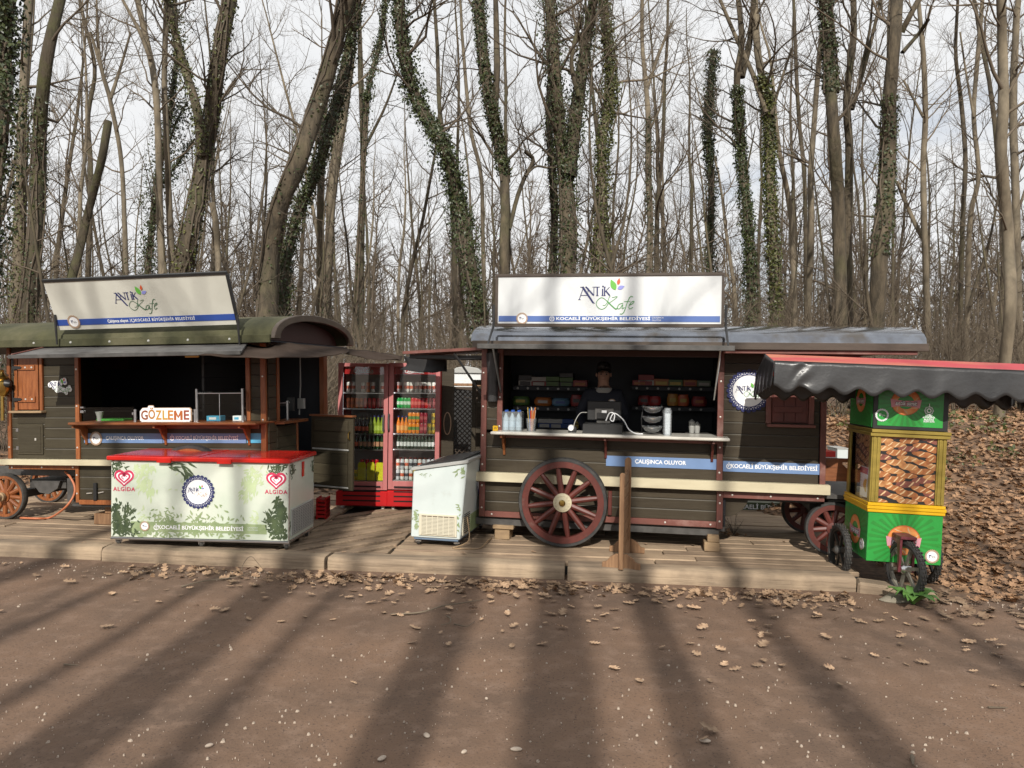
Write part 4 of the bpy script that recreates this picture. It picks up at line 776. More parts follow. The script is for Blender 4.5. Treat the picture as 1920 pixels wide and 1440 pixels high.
def row(ci, si, seq, kind='can', y=.14, up=0):
    fr, w, shz = coolers[ci]; n = len(seq); x0, x1 = .1, w - .1
    for i, k in enumerate(seq):
        if k is None: continue
        x = x0 + (x1 - x0) * i / (n - 1); zz = shz[si] + up * .134 - (.003 if si < 4 else 0) + .001
        if kind == 'can': put('drink_can', can_mesh(k, CAN[k], LB[k]), fr, x, y, zz, f'{k} drink can on the {shn[si]} shelf of the {side_[ci]} cooler' + (', stacked on another can' if up else ''), 'can', f'drink cans in the {side_[ci]} cooler', random.uniform(0, 6))
        else:
            nm, lq, lb, cp, h, r_ = k; put('drink_bottle', bottle_mesh(nm, lq, lb, cp, h, r_), fr, x, y, zz, f'{nm} bottle on the {shn[si]} shelf of the {side_[ci]} cooler', 'bottle', f'drink bottles in the {side_[ci]} cooler', random.uniform(0, 6))
w_, g__, r__, o_, d_, y_, p_, s_ = 'white', 'green', 'red', 'orange', 'darkred', 'yellow', 'peach', 'silver'
row(1, 0, [w_, None, w_, w_, w_, w_, w_, w_, w_]); row(1, 0, [w_, w_, w_, w_, w_, w_, w_], y=.22)
row(1, 1, [g__, g__, g__, g__, r__, r__, r__, d_, r__, d_, d_]); row(1, 1, [g__, g__, g__, r__, r__, r__, d_, d_, d_], y=.23)
fant = ('orange juice', (.7, .2, .01), (.7, .35, .1), (.02, .03, .2), .22, .0245); lime = ('lime juice', (.28, .36, .03), (.45, .55, .1), (.02, .02, .15), .23, .025); cola = ('dark cola', (.03, .012, .008), (.55, .12, .06), (.6, .5, .3), .2, .023); dgr = ('dark green mineral water', (.008, .03, .014), (.6, .62, .6), (.02, .1, .05), .2, .0205); beer = ('dark green juice', (.01, .04, .012), (.5, .25, .15), (.05, .2, .05), .21, .0235)
row(1, 2, [fant, fant, fant, None, None, None, None, None, None, None], 'b'); row(1, 2, [None, None, None, o_, o_, o_, d_, d_, y_, y_]); row(1, 2, [None, None, None, o_, o_, o_, d_, d_, None, y_], up=1)
row(1, 3, [dgr] * 11, 'b'); row(1, 3, [dgr] * 10, 'b', y=.22)
wat = ('white topped milk drink', (.62, .6, .56), (.12, .08, .07), (.7, .7, .7), .21, .025)
row(1, 4, [s_, w_, s_, w_, y_, y_, s_, s_, w_]); row(1, 4, [w_, s_, w_, s_, s_, w_, s_, s_, s_], up=1); row(1, 4, [wat] * 8, 'b', y=.26); row(1, 4, [r__, r__, r__, r__, p_, p_, s_, s_], y=.34, up=1)
row(0, 0, [w_, w_, None, w_, p_, w_, None, w_]); row(0, 1, [p_, p_, p_, p_, r__, r__, r__, d_, d_])
row(0, 2, [None, None, cola, cola, cola, cola, lime, lime, lime, lime], 'b'); row(0, 3, [None, None, cola, beer, beer, beer, beer, beer, beer], 'b')
row(0, 4, [None, None, y_, y_, y_, y_, y_, y_, y_]); row(0, 4, [None, None, None, r__, r__, r__, r__, None], up=1)
yp = mat('bright yellow wrap', (.7, .66, .02), .4, (.55, .5, .015), 8)
fr, w, shz = coolers[0]
for k in range(3):
    P = []; x0 = .24 + k * .115
    P = [(x0, 0), (x0 + .1, 0), (x0 + .1, .2), (x0 + .085, .23), (x0 + .015, .23), (x0, .2)]
    o = MB().prism(P, 'y', .085, .1).mesh('multipack', yp, bevel=.004); put('multipack', o, fr, 0, 0, shz[4] + .002, ('yellow wrapped drink pack on the left cooler floor nearest its handle', 'yellow wrapped drink pack in the middle of the left cooler floor', 'yellow wrapped drink pack on the left cooler floor beside the half door')[2 - k], 'pack', 'yellow drink packs')

# ================================================================== BEHIND THE COOLERS
def lattice(px0, px1, py0, py1, Y, label, gap=.045, wd=.014, m=None):
    a, b = at(px0, py1, Y), at(px1, py1, Y + .05); fr = Frame((a.x, a.y, 0), math.atan2(b.y - a.y, b.x - a.x)); w = (b - a).length; z0, z1 = a.z, fr.px(px0, py0)[1]
    m = m or M['fascia']; t = thing('lattice_panel', label, 'panel', fr); h = z1 - z0
    for q in ((-.04, 0, z0 - .04, z1 + .04), (w, w + .04, z0 - .04, z1 + .04), (0, w, z0 - .04, z0), (0, w, z1, z1 + .04)): boxo('frame', m, t, q[0], q[1], -.01, .03, q[2], q[3])
    for sgn in (1, -1):
        mb = MB(); y = .004 if sgn > 0 else .012; k = -h
        while k < w:
            a0, a1 = max(k, 0), min(k + h, w)
            if a1 - a0 > .02:
                f_ = lambda x: z0 + (x - k) if sgn > 0 else z1 - (x - k)
                mb.stroke([(a0, f_(a0)), (a1, f_(a1))], wd, y)
            k += gap * 1.41
        o = stuff(mb.build('laths', m, t, fix=False)); md = o.modifiers.new('t', 'SOLIDIFY'); md.thickness = .006
    return t
lattice(846, 890, 731, 866, 9.9, 'brown wooden lattice panel between the right cooler and the right wagon'); lattice(938, 965, 742, 812, 10.6, 'brown lattice screen seen through the end opening of the right wagon')
blk2 = thing('screen_panel', 'dark brown board panel with a faint oval emblem beside the right cooler', 'panel', loc=at(826, 865, 9.75) * 1); b2f = Frame(blk2.location, 0)
blk2.location.z = 0; b2f = Frame(blk2.location, 0); z0 = DZ; z1 = b2f.px(835, 692)[1]
boxo('board', M['dkwood'], blk2, 0, .16, 0, .03, z0, z1); MB().stroke(arc(.08, b2f.px(835, 794)[1], .045, 0, 360, 24, .14), .012, -.002).build('oval_emblem', M['tan'], blk2, fix=False)
boxo('post', M['dkwood'], blk2, .46, .52, -.02, .04, z0, b2f.px(890, 715)[1]); boxo('ledge', M['barrier'], blk2, .16, .5, -.03, .05, b2f.px(880, 724)[1], b2f.px(880, 719)[1])
wc = thing('storage_box', 'white storage box with a grey rounded lid behind the lattice panel', 'box', loc=(at(848, 725, 11.4).x, 11.4, 0)); wf = Frame(wc.location, 0); z0, z1 = wf.px(860, 760)[1], wf.px(860, 700)[1]
boxo('body', M['whiteplast'], wc, 0, .42, 0, .5, wf.px(860, 729)[1], z1); boxo('stand', M['blackmetal'], wc, .01, .41, .01, .49, .2, wf.px(860, 729)[1] - .001); MB().prism([(-.02, z1 + .001), (-.02, z1 + .03), (.06, z1 + .085), (.2, z1 + .11), (.36, z1 + .085), (.44, z1 + .03), (.44, z1 + .001)], 'y', -.03, .53).build('lid', M['grille'], wc, bevel=.01)
for k in range(4):
    a = at(895, 720 + k * 42, 9.3); 
pst = thing('slat_fence', 'short run of brown posts with pale gaps beside the right wagon corner', 'fence', loc=(at(884, 800, 9.4).x, 9.4, 0)); pf = Frame(pst.location, 0)
boxo('post', M['dkwood'], pst, 0, .05, 0, .05, DZ, pf.px(885, 712)[1])
for k, (p, q) in enumerate(((712, 722), (754, 763), (801, 812), (838, 850))): boxo('rail', M['dkwood'], pst, .051, .16, 0, .04, pf.px(890, q)[1], pf.px(890, p)[1])
bbm = bpy.data.meshes
# freezer behind the right wagon and red tray on the porch
FBF = Frame((at(1338, 955, 10.0).x, 10.0, 0), R_(-6)); fb = thing('chest_freezer', 'shaded printed freezer standing behind the right wagon, seen beneath its floor', 'freezer', FBF)
a = FBF.rect(1345, 905, 1560, 968); boxo('body', M['freezer'], fb, a[0] - .2, a[1], 0, .6, a[2], a[3] + .2, .01); zz = FBF.px(1450, 952)[1]
boxo('band', M['leafprint'], fb, a[0] - .2, a[1], -.003, -.0005, a[2], zz + .06, 0); lettering('KOCAELİ BÜYÜKŞEHİR BELEDİYESİ', fb, FBF.px(1470, 950)[0], -.005, zz, .08, M['ink'], bold=.01, width=1.35)
boxo('castor_bar', M['blackmetal'], fb, a[0], a[1] - .1, .1, .4, 0.08, a[2])
rb = thing('tray_box', 'bright red box with a white base standing behind the right wagon porch', 'box', loc=(at(1548, 858, 9.3).x, 9.3, 0)); rbf = Frame(rb.location, 0); a = rbf.rect(1546, 846, 1567, 857)
boxo('lid', M['red'], rb, a[0], a[1], 0, .3, a[2], a[3]); boxo('base', M['whiteplast'], rb, a[0] + .005, a[1] - .005, .005, .29, .8, a[2] - .0005)
rb = thing('crate', 'pale tilted crate beside the bright red box behind the porch', 'crate', loc=(at(1571, 858, 9.6).x, 9.6, 0)); rbf = Frame(rb.location, 0); a = rbf.rect(1570, 842, 1590, 859)
boxo('body', M['freezer2'], rb, a[0], a[1], 0, .3, .8, a[3]); boxo('rim', M['grille'], rb, a[0] - .01, a[1] + .01, -.01, .31, a[3] + .0005, a[3] + .012)
rk = thing('crate', 'small dark red slatted crate on the deck behind the chest freezer corner', 'crate', loc=(at(592, 985, 8.9).x, 8.9, DZ)); [boxo('slat', M['cokered'], rk, 0, .12, -.01, .2, .02 + k * .045, .05 + k * .045) for k in range(5)]
for xx in (.0, .1): boxo('corner_post', M['cokered'], rk, xx, xx + .02, .0, .19, 0, .25)
pb = thing('water_drum', 'white rounded plastic drum inside the doorway behind the half door', 'drum', loc=(at(566, 850, 8.35).x, 8.35, DZ)); MB().lathe([(.11, .0), (.13, .03), (.13, .5), (.1, .6), (.03, .63), (.03, .67), (.001, .67)], n=20).build('body', M['whiteplast'], pb, smooth=True); MB().tube([(-.08, -.02, .6), (-.06, -.04, .7), (.06, -.04, .7), (.08, -.02, .6)], .012, 8).build('handle', M['whiteplast'], pb)

# ================================================================== CHEST FREEZERS
def castor(t, x, y, m=None, rz=.4, z0=0, h=.1):
    c = MB().box(-.028, .028, -.03, .03, h - .012, h).box(-.026, -.02, -.02, .045, .035, h - .01).box(.02, .026, -.02, .045, .035, h - .01).build('castor', M['steel'], t); c.location = (x, y, z0); c.rotation_euler = (0, 0, rz)
    MB().lathe([(.012, -.017), (.036, -.017), (.04, -.008), (.04, .008), (.036, .017), (.012, .017)], (0, .02, .0405), 16, 'x').build('wheel', m or M['darkmetal'], c, smooth=True)
def leaf_spray(mb, x, z, n, spread, ln, rg, ang=None, wide=.3, y=-.003, up=1.0, bx=None):
    for i in range(n):
        a = rg.uniform(0, 2 * math.pi) if ang is None else R_(rg.gauss(ang, 28)); l = ln * rg.uniform(.6, 1.25)
        px_, pz_ = x + rg.gauss(0, spread), z + rg.gauss(0, spread * up); 
        P = [(0, 0), (l * .3, l * wide * .5), (l * .65, l * wide * .42), (l, 0), (l * .65, -l * wide * .36), (l * .3, -l * wide * .5)]
        Q = [(px_ + p[0] * math.cos(a) - p[1] * math.sin(a), pz_ + p[0] * math.sin(a) + p[1] * math.cos(a)) for p in P]
        if bx and any(q[0] < bx[0] or q[0] > bx[1] or q[1] < bx[2] or q[1] > bx[3] for q in Q): continue
        mb.flat(Q, y - i * 2e-6)
c0, c1 = ground(214, 1023, DZ), ground(540, 1033, DZ); fa = math.atan2(c1.y - c0.y, c1.x - c0.x)
CF = Frame((c0.x, c0.y - .03, 0), fa, R_(-.2)); cf = thing('chest_freezer', 'long printed ice cream chest freezer with a red lid and leafy print', 'freezer', CF)
x0, x1, z0, z1 = CF.rect(208, 866, 542, 1011); dp = .72
bd = boxo('body', M['freezer'], cf, x0, x1, 0, dp, z0, z1, .006)
boxo('base_rail', M['steel'], cf, x0 - .002, x1 + .004, -.006, dp + .004, z0 - .022, z0 - .002)
MB().box(x1 - .004, x1 + .004, -.004, .006, z0, z1).build('corner_strip', M['steel'], cf)
zl0, zl1 = z1 + .002, z1 + .044
lid = MB().box(x0 - .03, x1 + .02, -.035, dp + .03, zl0, zl1).build('lid', M['red'], cf, bevel=.008)
for p in (308, 421): q = CF.px(p, 860, -.04); boxo('lid_grip', M['red'], lid, q[0] - .07, q[0] + .07, -.055, -.0355, zl0 - .012, zl0 + .03)
for k in range(2): boxo('lid_panel', M['red'], lid, x0 + .02 + k * (x1 - x0) / 2, x0 + (x1 - x0) / 2 * (k + 1) - .02, .02, dp - .02, zl1 + .0005, zl1 + .004)
P = lambda px, py: CF.px(px, py, -.002)
rg = random.Random(5); BX = (x0 + .004, x1 - .006, z0 + .004, z1 - .003)
sc = .00525
def sp(m, items, name='leaf_print', y=-.0022):
    mb = MB()
    for (px_, py_, n, s_, l, an, wd) in items: q = P(px_, py_); leaf_spray(mb, q[0], q[1], n, s_ * sc, l * sc, rg, an, wd, y, bx=BX)
    stuff(mb.build(name, m, cf, fix=False))
sp(M['leafprint_l'], [(268, 880, 60, 9, 11, None, .3), (272, 905, 50, 8, 12, 250, .3), (282, 920, 30, 5, 11, 260, .3), (475, 890, 60, 9, 11, None, .3), (470, 910, 50, 8, 12, 250, .3), (462, 925, 30, 5, 11, 240, .3), (340, 900, 16, 12, 10, 190, .25), (268, 970, 16, 7, 9, 20, .3), (480, 975, 18, 8, 9, 160, .3)], y=-.0016)
a, b = P(245, 982), P(540, 1000); zc_ = (P(392, 981)[1], P(392, 1000)[1])
boxo('print_band', M['leafprint_m'], cf, a[0], P(500, 990)[0], -.0021, -.0004, zc_[1] + .004, zc_[0], 0)
sp(M['leafprint_m'], [(300, 1000, 160, 22, 9, None, .35), (390, 1003, 160, 24, 9, None, .35), (440, 1005, 80, 14, 9, None, .35), (310, 977, 50, 10, 9, None, .3), (370, 978, 40, 7, 9, None, .3), (260, 1003, 60, 10, 9, None, .4)], y=-.0024)
sp(M['leafprint'], [(219, 945, 22, 4, 13, 250, .36), (215, 970, 60, 5, 11, None, .4), (228, 985, 90, 9, 11, None, .36), (236, 1003, 90, 12, 9, None, .4), (240, 960, 30, 5, 11, 75, .22), (218, 875, 60, 7, 9, None, .28), (212, 890, 20, 3, 8, None, .3), (320, 870, 14, 5, 20, 335, .16), (345, 880, 14, 6, 20, 330, .18), (352, 890, 3, 4, 11, 265, .5), (525, 940, 24, 4, 13, 260, .36), (528, 965, 70, 5, 11, None, .4), (515, 985, 70, 8, 11, None, .34), (525, 1003, 80, 9, 9, None, .4), (505, 975, 24, 4, 11, 100, .22), (520, 880, 60, 8, 10, None, .24), (530, 872, 20, 4, 9, None, .25)], y=-.0028)
gx, gz = P(372, 922); gear(cf, gx, -.008, gz, .152, M['navy'], 'round_badge'); antik_logo(cf, gx - .02, -.013, gz + .01, .048, kcol=M['tan'])
gx, gz = P(272, 986); gear(cf, gx, -.008, gz, .045, M['tan'], 'round_badge', 'Tek')
gx, gz = P(376, 990.5); lettering('KOCAELİ BÜYÜKŞEHİR BELEDİYESİ', cf, gx, -.0045, gz, .05, M['ink'], bold=.012, width=P(460, 990)[0] - P(300, 990)[0])
q = P(293, 989); MB().stroke(arc(q[0], q[1], .022, 110, 430, 14), .007, -.0045).stroke([(q[0], q[1] - .02), (q[0], q[1] + .04)], .007, -.0045).stroke([(q[0] - .01, q[1] + .01), (q[0] + .012, q[1] + .01)], .006, -.0045).build('crest', M['ink'], cf, fix=False)
gx, gz = P(474, 992); [lettering(t, cf, gx, -.0045, gz + dz, .018, M['freezer2'], width=.1) for t, dz in (('ÇALIŞINCA', .012), ('OLUYOR', -.01))]
for px_, py_ in ((233, 893), (518, 898)):
    gx, gz = P(px_, py_); hm = MB()
    def heart(s, k0=0, k1=1, n=40): return [(gx + s * 16 * math.sin(t) ** 3, gz - .012 + s * (13 * math.cos(t) - 5 * math.cos(2 * t) - 2 * math.cos(3 * t) - math.cos(4 * t)) * .92) for t in [2 * math.pi * (k0 + (k1 - k0) * i / n) + math.pi for i in range(n + 1)]]
    MB().flat(heart(.0064)[:-1], -.0032).build('heart_backing', M['ink'], cf, fix=False)
    hm.stroke(heart(.0056, .03, .97), [.012 + .012 * math.sin(math.pi * i / 40) for i in range(41)], -.0042); hm.stroke(heart(.0034, .05, .97), [.012 + .01 * math.sin(math.pi * i / 40) for i in range(41)], -.0042); hm.stroke(heart(.0015, .1, .75), .008, -.0042)
    hm.build('heart_mark', M['rose'], cf, fix=False); lettering('ALGIDA', cf, gx, -.0042, gz - .125, .055, M['rose'], bold=.006, space=1.15)
# vent on the right end
vent = boxo('side_vent', M['grille'], cf, x1 + .001, x1 + .012, .05, dp - .04, z0 + .04, z0 + .3)
boxo('recess', M['darkhole'], vent, x1 + .0125, x1 + .0135, .07, dp - .06, z0 + .055, z0 + .285, 0)
mb = MB(); [mb.box(x1 + .014, x1 + .02, .07, dp - .06, z0 + .057 + k * .0155, z0 + .065 + k * .0155) for k in range(15)]; [mb.box(x1 + .0142, x1 + .0198, .07 + k * .066, .078 + k * .066, z0 + .056, z0 + .284) for k in range(9)]; stuff(mb.build('grille_bars', M['grille'], vent))
boxo('lock_bar', M['red'], cf, x1 + .001, x1 + .016, dp * .48, dp * .54, z1 - .17, z1 - .02); 
mb = MB(); rg2 = random.Random(8)
leaf_spray(mb, .08, z1 - .07, 40, .04, .055, rg2, None, .26, 0, bx=(.0, .2, z1 - .2, z1)); leaf_spray(mb, dp - .04, z1 - .09, 24, .025, .05, rg2, None, .28, 0, bx=(dp - .15, dp, z1 - .25, z1)); leaf_spray(mb, .02, z0 + .15, 40, .03, .05, rg2, None, .3, 0, bx=(0, .05, z0, z0 + .35)); leaf_spray(mb, dp - .02, z0 + .2, 30, .05, .05, rg2, None, .3, 0, bx=(dp - .04, dp, z0, z0 + .4))
mb.v = [(x1 + .0025 + v[1] * -1, v[0], v[2]) for v in mb.v]; stuff(mb.build('leaf_print', M['leafprint'], cf, fix=False))
for xx, yy in ((x0 + .05, .05), ((x0 + x1) / 2, .05), (x1 - .04, .05), (x0 + .05, dp - .06), (x1 - .05, dp - .06)): castor(cf, xx, yy, z0=DZ, h=z0 - .022 - DZ)
# the smaller slanted freezer
c0, c1 = ground(783, 1022, DZ), ground(859, 1027, DZ); fa = math.atan2(c1.y - c0.y, c1.x - c0.x)
F2 = Frame((c0.x, c0.y - .02, 0), fa); f2 = thing('chest_freezer', 'small white freezer with a slanted lid and an ivory vent grille', 'freezer', F2)
p = lambda a, b: F2.px(a, b)
tl, tr, bl, br = p(775, 883), p(876, 869), p(770, 1007), p(862, 1012); z0 = (bl[1] + br[1]) / 2; P = [(bl[0], z0), (br[0], z0), (tr[0], tr[1]), (tl[0], tl[1])]; dp = 1.05
MB().prism(P, 'y', 0, dp).build('body', M['freezer2'], f2, bevel=.008)
n_ = Vector((tr[0] - tl[0], tr[1] - tl[1])); P2 = [(tl[0] - .02, tl[1] + .003), (tr[0] + .015, tr[1] + .003), (tr[0] + .015, tr[1] + .035), (tl[0] - .02, tl[1] + .033)]
MB().prism(P2, 'y', -.015, dp + .015).build('lid', M['grille'], f2, bevel=.004); MB().prism([(tl[0] + .05, tl[1] + .041), (tr[0] - .05, tr[1] + .031), (tr[0] - .05, tr[1] + .045), (tl[0] + .05, tl[1] + .055)], 'y', .06, dp - .06).build('glass_lid', M['blackmetal'], f2)
boxo('base_rail', mat('blue base rail', (.12, .17, .24), .5), f2, bl[0] + .03, br[0] - .02, .01, dp, z0 - .022, z0 - .002)
a = F2.rect(786, 965, 857, 1007); gv = boxo('front_vent', M['ivorygrille'], f2, a[0], a[1], -.014, -.001, a[2] + .01, a[3] + .005)
boxo('recess', mat('brown recess', (.16, .13, .09), .9), gv, a[0] + .025, a[1] - .02, -.016, -.0145, a[2] + .025, a[3] - .012, 0)
mb = MB(); n = 13
for k in range(n): zz = a[2] + .03 + k * (a[3] - a[2] - .05) / n; mb.box(a[0] + .025, a[1] - .02, -.026, -.0165, zz, zz + .009)
for k in range(7): xx = a[0] + .025 + k * (a[1] - a[0] - .05) / 6; mb.box(xx, xx + .007, -.0255, -.0168, a[2] + .024, a[3] - .013)
stuff(mb.build('grille_bars', M['ivorygrille'], gv))
xr = (br[0] + tr[0]) / 2; tilt_ = (tr[0] - br[0]) / (tr[1] - z0)
xs_ = lambda z: br[0] + (z - z0) * tilt_ + .002
boxo('side_vent', M['ivorygrille'], f2, xs_(z0 + .05), xs_(z0 + .05) + .012, .05, .3, z0 + .03, z0 + .26); stripes = MB(); [stripes.box(xs_(z0 + .05) + .0125, xs_(z0 + .05) + .016, .07, .28, z0 + .05 + k * .02, z0 + .058 + k * .02) for k in range(10)]; stuff(stripes.build('grille_slots', M['darkhole'], f2))
boxo('side_band', M['leafprint_m'], f2, xs_(z0 + .1), xs_(z0 + .1) + .008, .32, dp - .02, z0 + .02, z0 + .2, 0)
e = gear(f2, xs_(z0 + .5) + .012, .55, z0 + .5, .13, M['navy'], 'round_badge', rz=R_(90))
rg = random.Random(9); mb = MB(); bx2 = (bl[0] - .01, tr[0], z0 + .005, tr[1] - .003)
q = p(782, 975); leaf_spray(mb, q[0] - .01, q[1], 40, .02, .05, rg, None, .35, -.003, 3, bx=(bl[0] + .012, bl[0] + .12, z0 + .01, z0 + .3)); q = p(862, 985); leaf_spray(mb, q[0], q[1], 40, .02, .05, rg, None, .35, -.003, 3, bx=(br[0] - .08, br[0] + .002, z0 + .01, z0 + .25))
q = p(868, 878); leaf_spray(mb, q[0], q[1] - .02, 40, .035, .05, rg, None, .28, -.003, bx=(bl[0], tr[0] - .016, z0, tr[1] - .02)); q = p(870, 950); leaf_spray(mb, q[0] - .02, q[1], 24, .015, .045, rg, None, .3, -.003, 3, bx=(br[0] - .06, br[0] + .01, z0 + .2, z0 + .6)); q = p(795, 886); leaf_spray(mb, q[0], q[1] - .02, 14, .04, .03, rg, None, .2, -.003, .3, bx=(tl[0] + .012, tr[0] - .2, z0, tl[1] - .01))
stuff(mb.build('leaf_print', M['leafprint_m'], f2, fix=False))
for xx, yy in ((bl[0] + .07, .04), (br[0] - .04, .04), (bl[0] + .06, dp - .06), (br[0] - .05, dp - .06)): castor(f2, xx, yy, M['rubberdust'], .2, DZ, z0 - .03 - DZ)
hp = [F2.M @ Vector(v) for v in ((br[0] + .03, .15, z0 + .2), (br[0] + .07, .1, z0), (br[0] + .02, .02, DZ + .03), (br[0] - .06, -.04, DZ + .012), (br[0] + .05, -.06, DZ + .012), (br[0] + .2, 0, DZ + .012), (br[0] + .22, .2, DZ + .03), (br[0] + .2, .5, DZ + .012))]
tag(MB().tube(smooth_path(hp, 44), .007, 6).build('power_cord', M['block'], smooth=2), 'dusty power cord looping on the deck beside the small white freezer', 'cord')

# ================================================================== BARRIER BOARD
q0, q1 = ground(1164, 1068, DZ), ground(1175, 1037, DZ); d = q1 - q0
BF = Frame((q0.x, q0.y, DZ), math.atan2(d.y, d.x)); L = d.length; ba = thing('barrier', 'weathered brown slatted barrier standing end on upon two splayed feet', 'barrier', BF)
for x_, h in ((0, .86), (L, .93)):
    hw_ = .031 if x_ else .021; MB().prism(arc(0, h - hw_, hw_, 0, 180, 8) + [(-hw_, -.0), (hw_, -.0)], 'x', x_ - .02, x_ + .02).build('post', M['barrier'], ba, bevel=.004)
    P = [(-.17, 0), (-.17, .05), (-.13, .06), (-.1, .1), (-.05, .13), (.05, .13), (.1, .1), (.13, .06), (.17, .05), (.17, 0)]
    MB().prism(P, 'x', x_ + .021, x_ + .055).build('foot', M['barrier'], ba, bevel=.003)
for k in range(6): boxo('slat', M['barrier'], ba, .06, L - .02, -.012, .012, .14 + k * .115, .24 + k * .115)

# ================================================================== SIMIT CART
q0 = at(1622, 1052, 6.62); KF = Frame((q0.x, q0.y, 0), R_(-6.5), R_(1.6))
ck = thing('simit_cart', 'tall green and gold bread cart on three wheels under a red and black canopy', 'cart', KF)
k = lambda px, py, y=0: KF.px(px, py, y)
xw = k(1767, 1000)[0]; zB = k(1694, 1056)[1]; zY0, zY1 = k(1694, 963)[1], k(1694, 949)[1]; zG0, zG1 = k(1694, 820)[1], k(1694, 806)[1]; zU = 1.9; dp = .62
base = boxo('base', M['green'], ck, 0, xw, 0, dp, zB, zY0 - .001, .004)
for j in range(3): h = (zY1 - zY0 + .02) / 3; boxo('yellow_band', M['yellow'], ck, -.012 - .006 * (j % 2), xw + .012 + .006 * (j % 2), -.012 - .006 * (j % 2), dp + .012, zY0 + j * h, zY0 + (j + 1) * h - .002)
zYt = zY0 + (zY1 - zY0 + .02)
for x_, y_ in ((0, 0), (xw - .075, 0), (0, dp - .06), (xw - .075, dp - .06)):
    boxo('gold_post', M['gold'], ck, x_, x_ + .075, y_, y_ + .06, zYt, zG0); 
    for j in range(2): boxo('gold_flute', M['gold'], ck, x_ + .012 + j * .032, x_ + .03 + j * .032, -.008 if y_ == 0 else y_ - .006, -.0005 if y_ == 0 else y_ - .0005, zYt + .005, zG0 - .005)
for j in range(2): h = (zG1 - zG0) / 2; boxo('gold_ledge', M['gold'], ck, -.02 + j * .006, xw + .02, -.022 - .01 * j, dp + .012, zG0 + j * h, zG0 + (j + 1) * h - .003)
boxo('top_box', M['blackmetal'], ck, 0, xw, .0, dp, zG1, zU, .003)
boxo('top_panel', M['green'], ck, .035, xw - .045, -.004, -.0005, zG1 + .03, zU - .01, 0); boxo('side_panel', M['green'], ck, -.004, -.0005, .02, dp - .02, zG1 + .01, zU - .01, 0)
bp = boxo('bread_panel', M['blackink'], ck, .0755, xw - .0755, .012, .02, zYt, zG0, 0)
# printed loaves
rg = random.Random(21)
def loaves(x0, x1, z0, z1, y, parent, cols, lz, ll, side=False):
    L = [MB() for _ in range(4)]; jobs = []
    def clipx(P): return [(min(max(p[0], x0), x1), min(max(p[1], z0), z1)) for p in P]
    for c in range(-1, int((x1 - x0) / .105) + 2):
        for j in range(-1, int((z1 - z0) / .076) + 2): jobs.append((x0 + .01 + c * .112 + rg.uniform(-.012, .012), z0 + .01 + (j + .5 * (c % 2)) * .076 + rg.uniform(-.006, .006)))
    rg.shuffle(jobs)
    for n_, (cx, cz) in enumerate(jobs):
            l = .185 * rg.uniform(.88, 1.12); hh = .0265 * rg.uniform(.88, 1.1); a = R_(rg.uniform(-12, 3)); dy = y - n_ * 2.2e-5; kk = rg.choice((0, 0, 0, 1, 1, 2))
            E = lambda u, v: (cx + u * l / 2 * math.cos(a) - v * hh * math.sin(a), cz + u * l / 2 * math.sin(a) + v * hh * math.cos(a))
            pr = lambda u: max(0, 1 - abs(u) ** 2.2) ** .62 * (1 + .08 * math.sin(u * 10 + n_))
            us = [-1 + 2 * i / 16 for i in range(17)]; P = [E(u, pr(u)) for u in us] + [E(u, -pr(u)) for u in us[-2:0:-1]]
            if max(p[0] for p in P) < x0 + .012 or min(p[0] for p in P) > x1 - .012 or max(p[1] for p in P) < z0 + .008 or min(p[1] for p in P) > z1 - .008: continue
            L[kk].flat(clipx(P), dy)
            for u0 in ((-.55, .15), (-.3, .4), (-.6, 0, .5))[rg.randrange(3)]:
                w = rg.uniform(.07, .13); Q = [E(u0 - .1, -.75 * pr(u0 - .1)), E(u0 - .1 + w, -.8 * pr(u0 - .1 + w)), E(u0 + .1 + w * 1.3, 0), E(u0 + .28 + w, .85 * pr(u0 + .28 + w)), E(u0 + .28, .85 * pr(u0 + .28)), E(u0 + .08, 0)]
                Q = clipx(Q)
                if max(p[0] for p in Q) - min(p[0] for p in Q) > .012 and max(p[1] for p in Q) - min(p[1] for p in Q) > .012: L[3].flat(Q, dy - 1.1e-5)
    for b, m in zip(L, (M['crust'], M['crustpale'], M['crustdark'], M['crumb'])):
        if b.v: stuff(b.build('loaf_print', m, parent, fix=False))
loaves(.078, xw - .078, zYt + .002, zG0 - .002, .0105, bp, None, .051, .15)
# side window with loaves and a banana box behind
sg_ = MB().box(.006, .009, .06, dp - .06, zYt, zG0).build('side_glass', M['thin'], ck)
sp_ = boxo('inner_print', M['blackink'], ck, .03, .034, .06, dp - .06, zYt + .28, zG0, 0)
L = MB(); 
lp_parent = bpy.data.objects.new('side_loaves', None); link(lp_parent, ck); lp_parent.rotation_euler = (0, 0, R_(-90)); lp_parent.location = (.028, dp - .06, 0)
loaves(0, dp - .12, zYt + .28, zG0 - .002, 0, lp_parent, None, .056, .165)
bxo = thing('fruit_box', 'white cardboard box printed with yellow bananas inside the bread cart window', 'box', KF)
xo = .05; boxo('box_body', M['ink'], bxo, xo, .45, .1, .4, zYt + .002, zYt + .27, 0); boxo('red_top', mat('crimson print', (.4, .03, .06), .5), bxo, xo - .003, xo - .0005, .1, .4, zYt + .21, zYt + .265, 0); boxo('red_top', bpy.data.materials['crimson print'], bxo, xo, .45, .097, .0995, zYt + .21, zYt + .265, 0)
bn = MB()
for j in range(4): bn.stroke([(p.x, p.z) for p in smooth_path([Vector((-.22 - j * .014, 0, zYt + .17)), Vector((-.25 - j * .02, 0, zYt + .11)), Vector((-.22 - j * .012, 0, zYt + .05))], 9)], [.004, .012, .018, .02, .02, .02, .018, .012, .004], 0)
bn.v = [(xo - .001, -v[0], v[2]) for v in bn.v]; bn.build('banana_print', M['yellow'], bxo, fix=False)
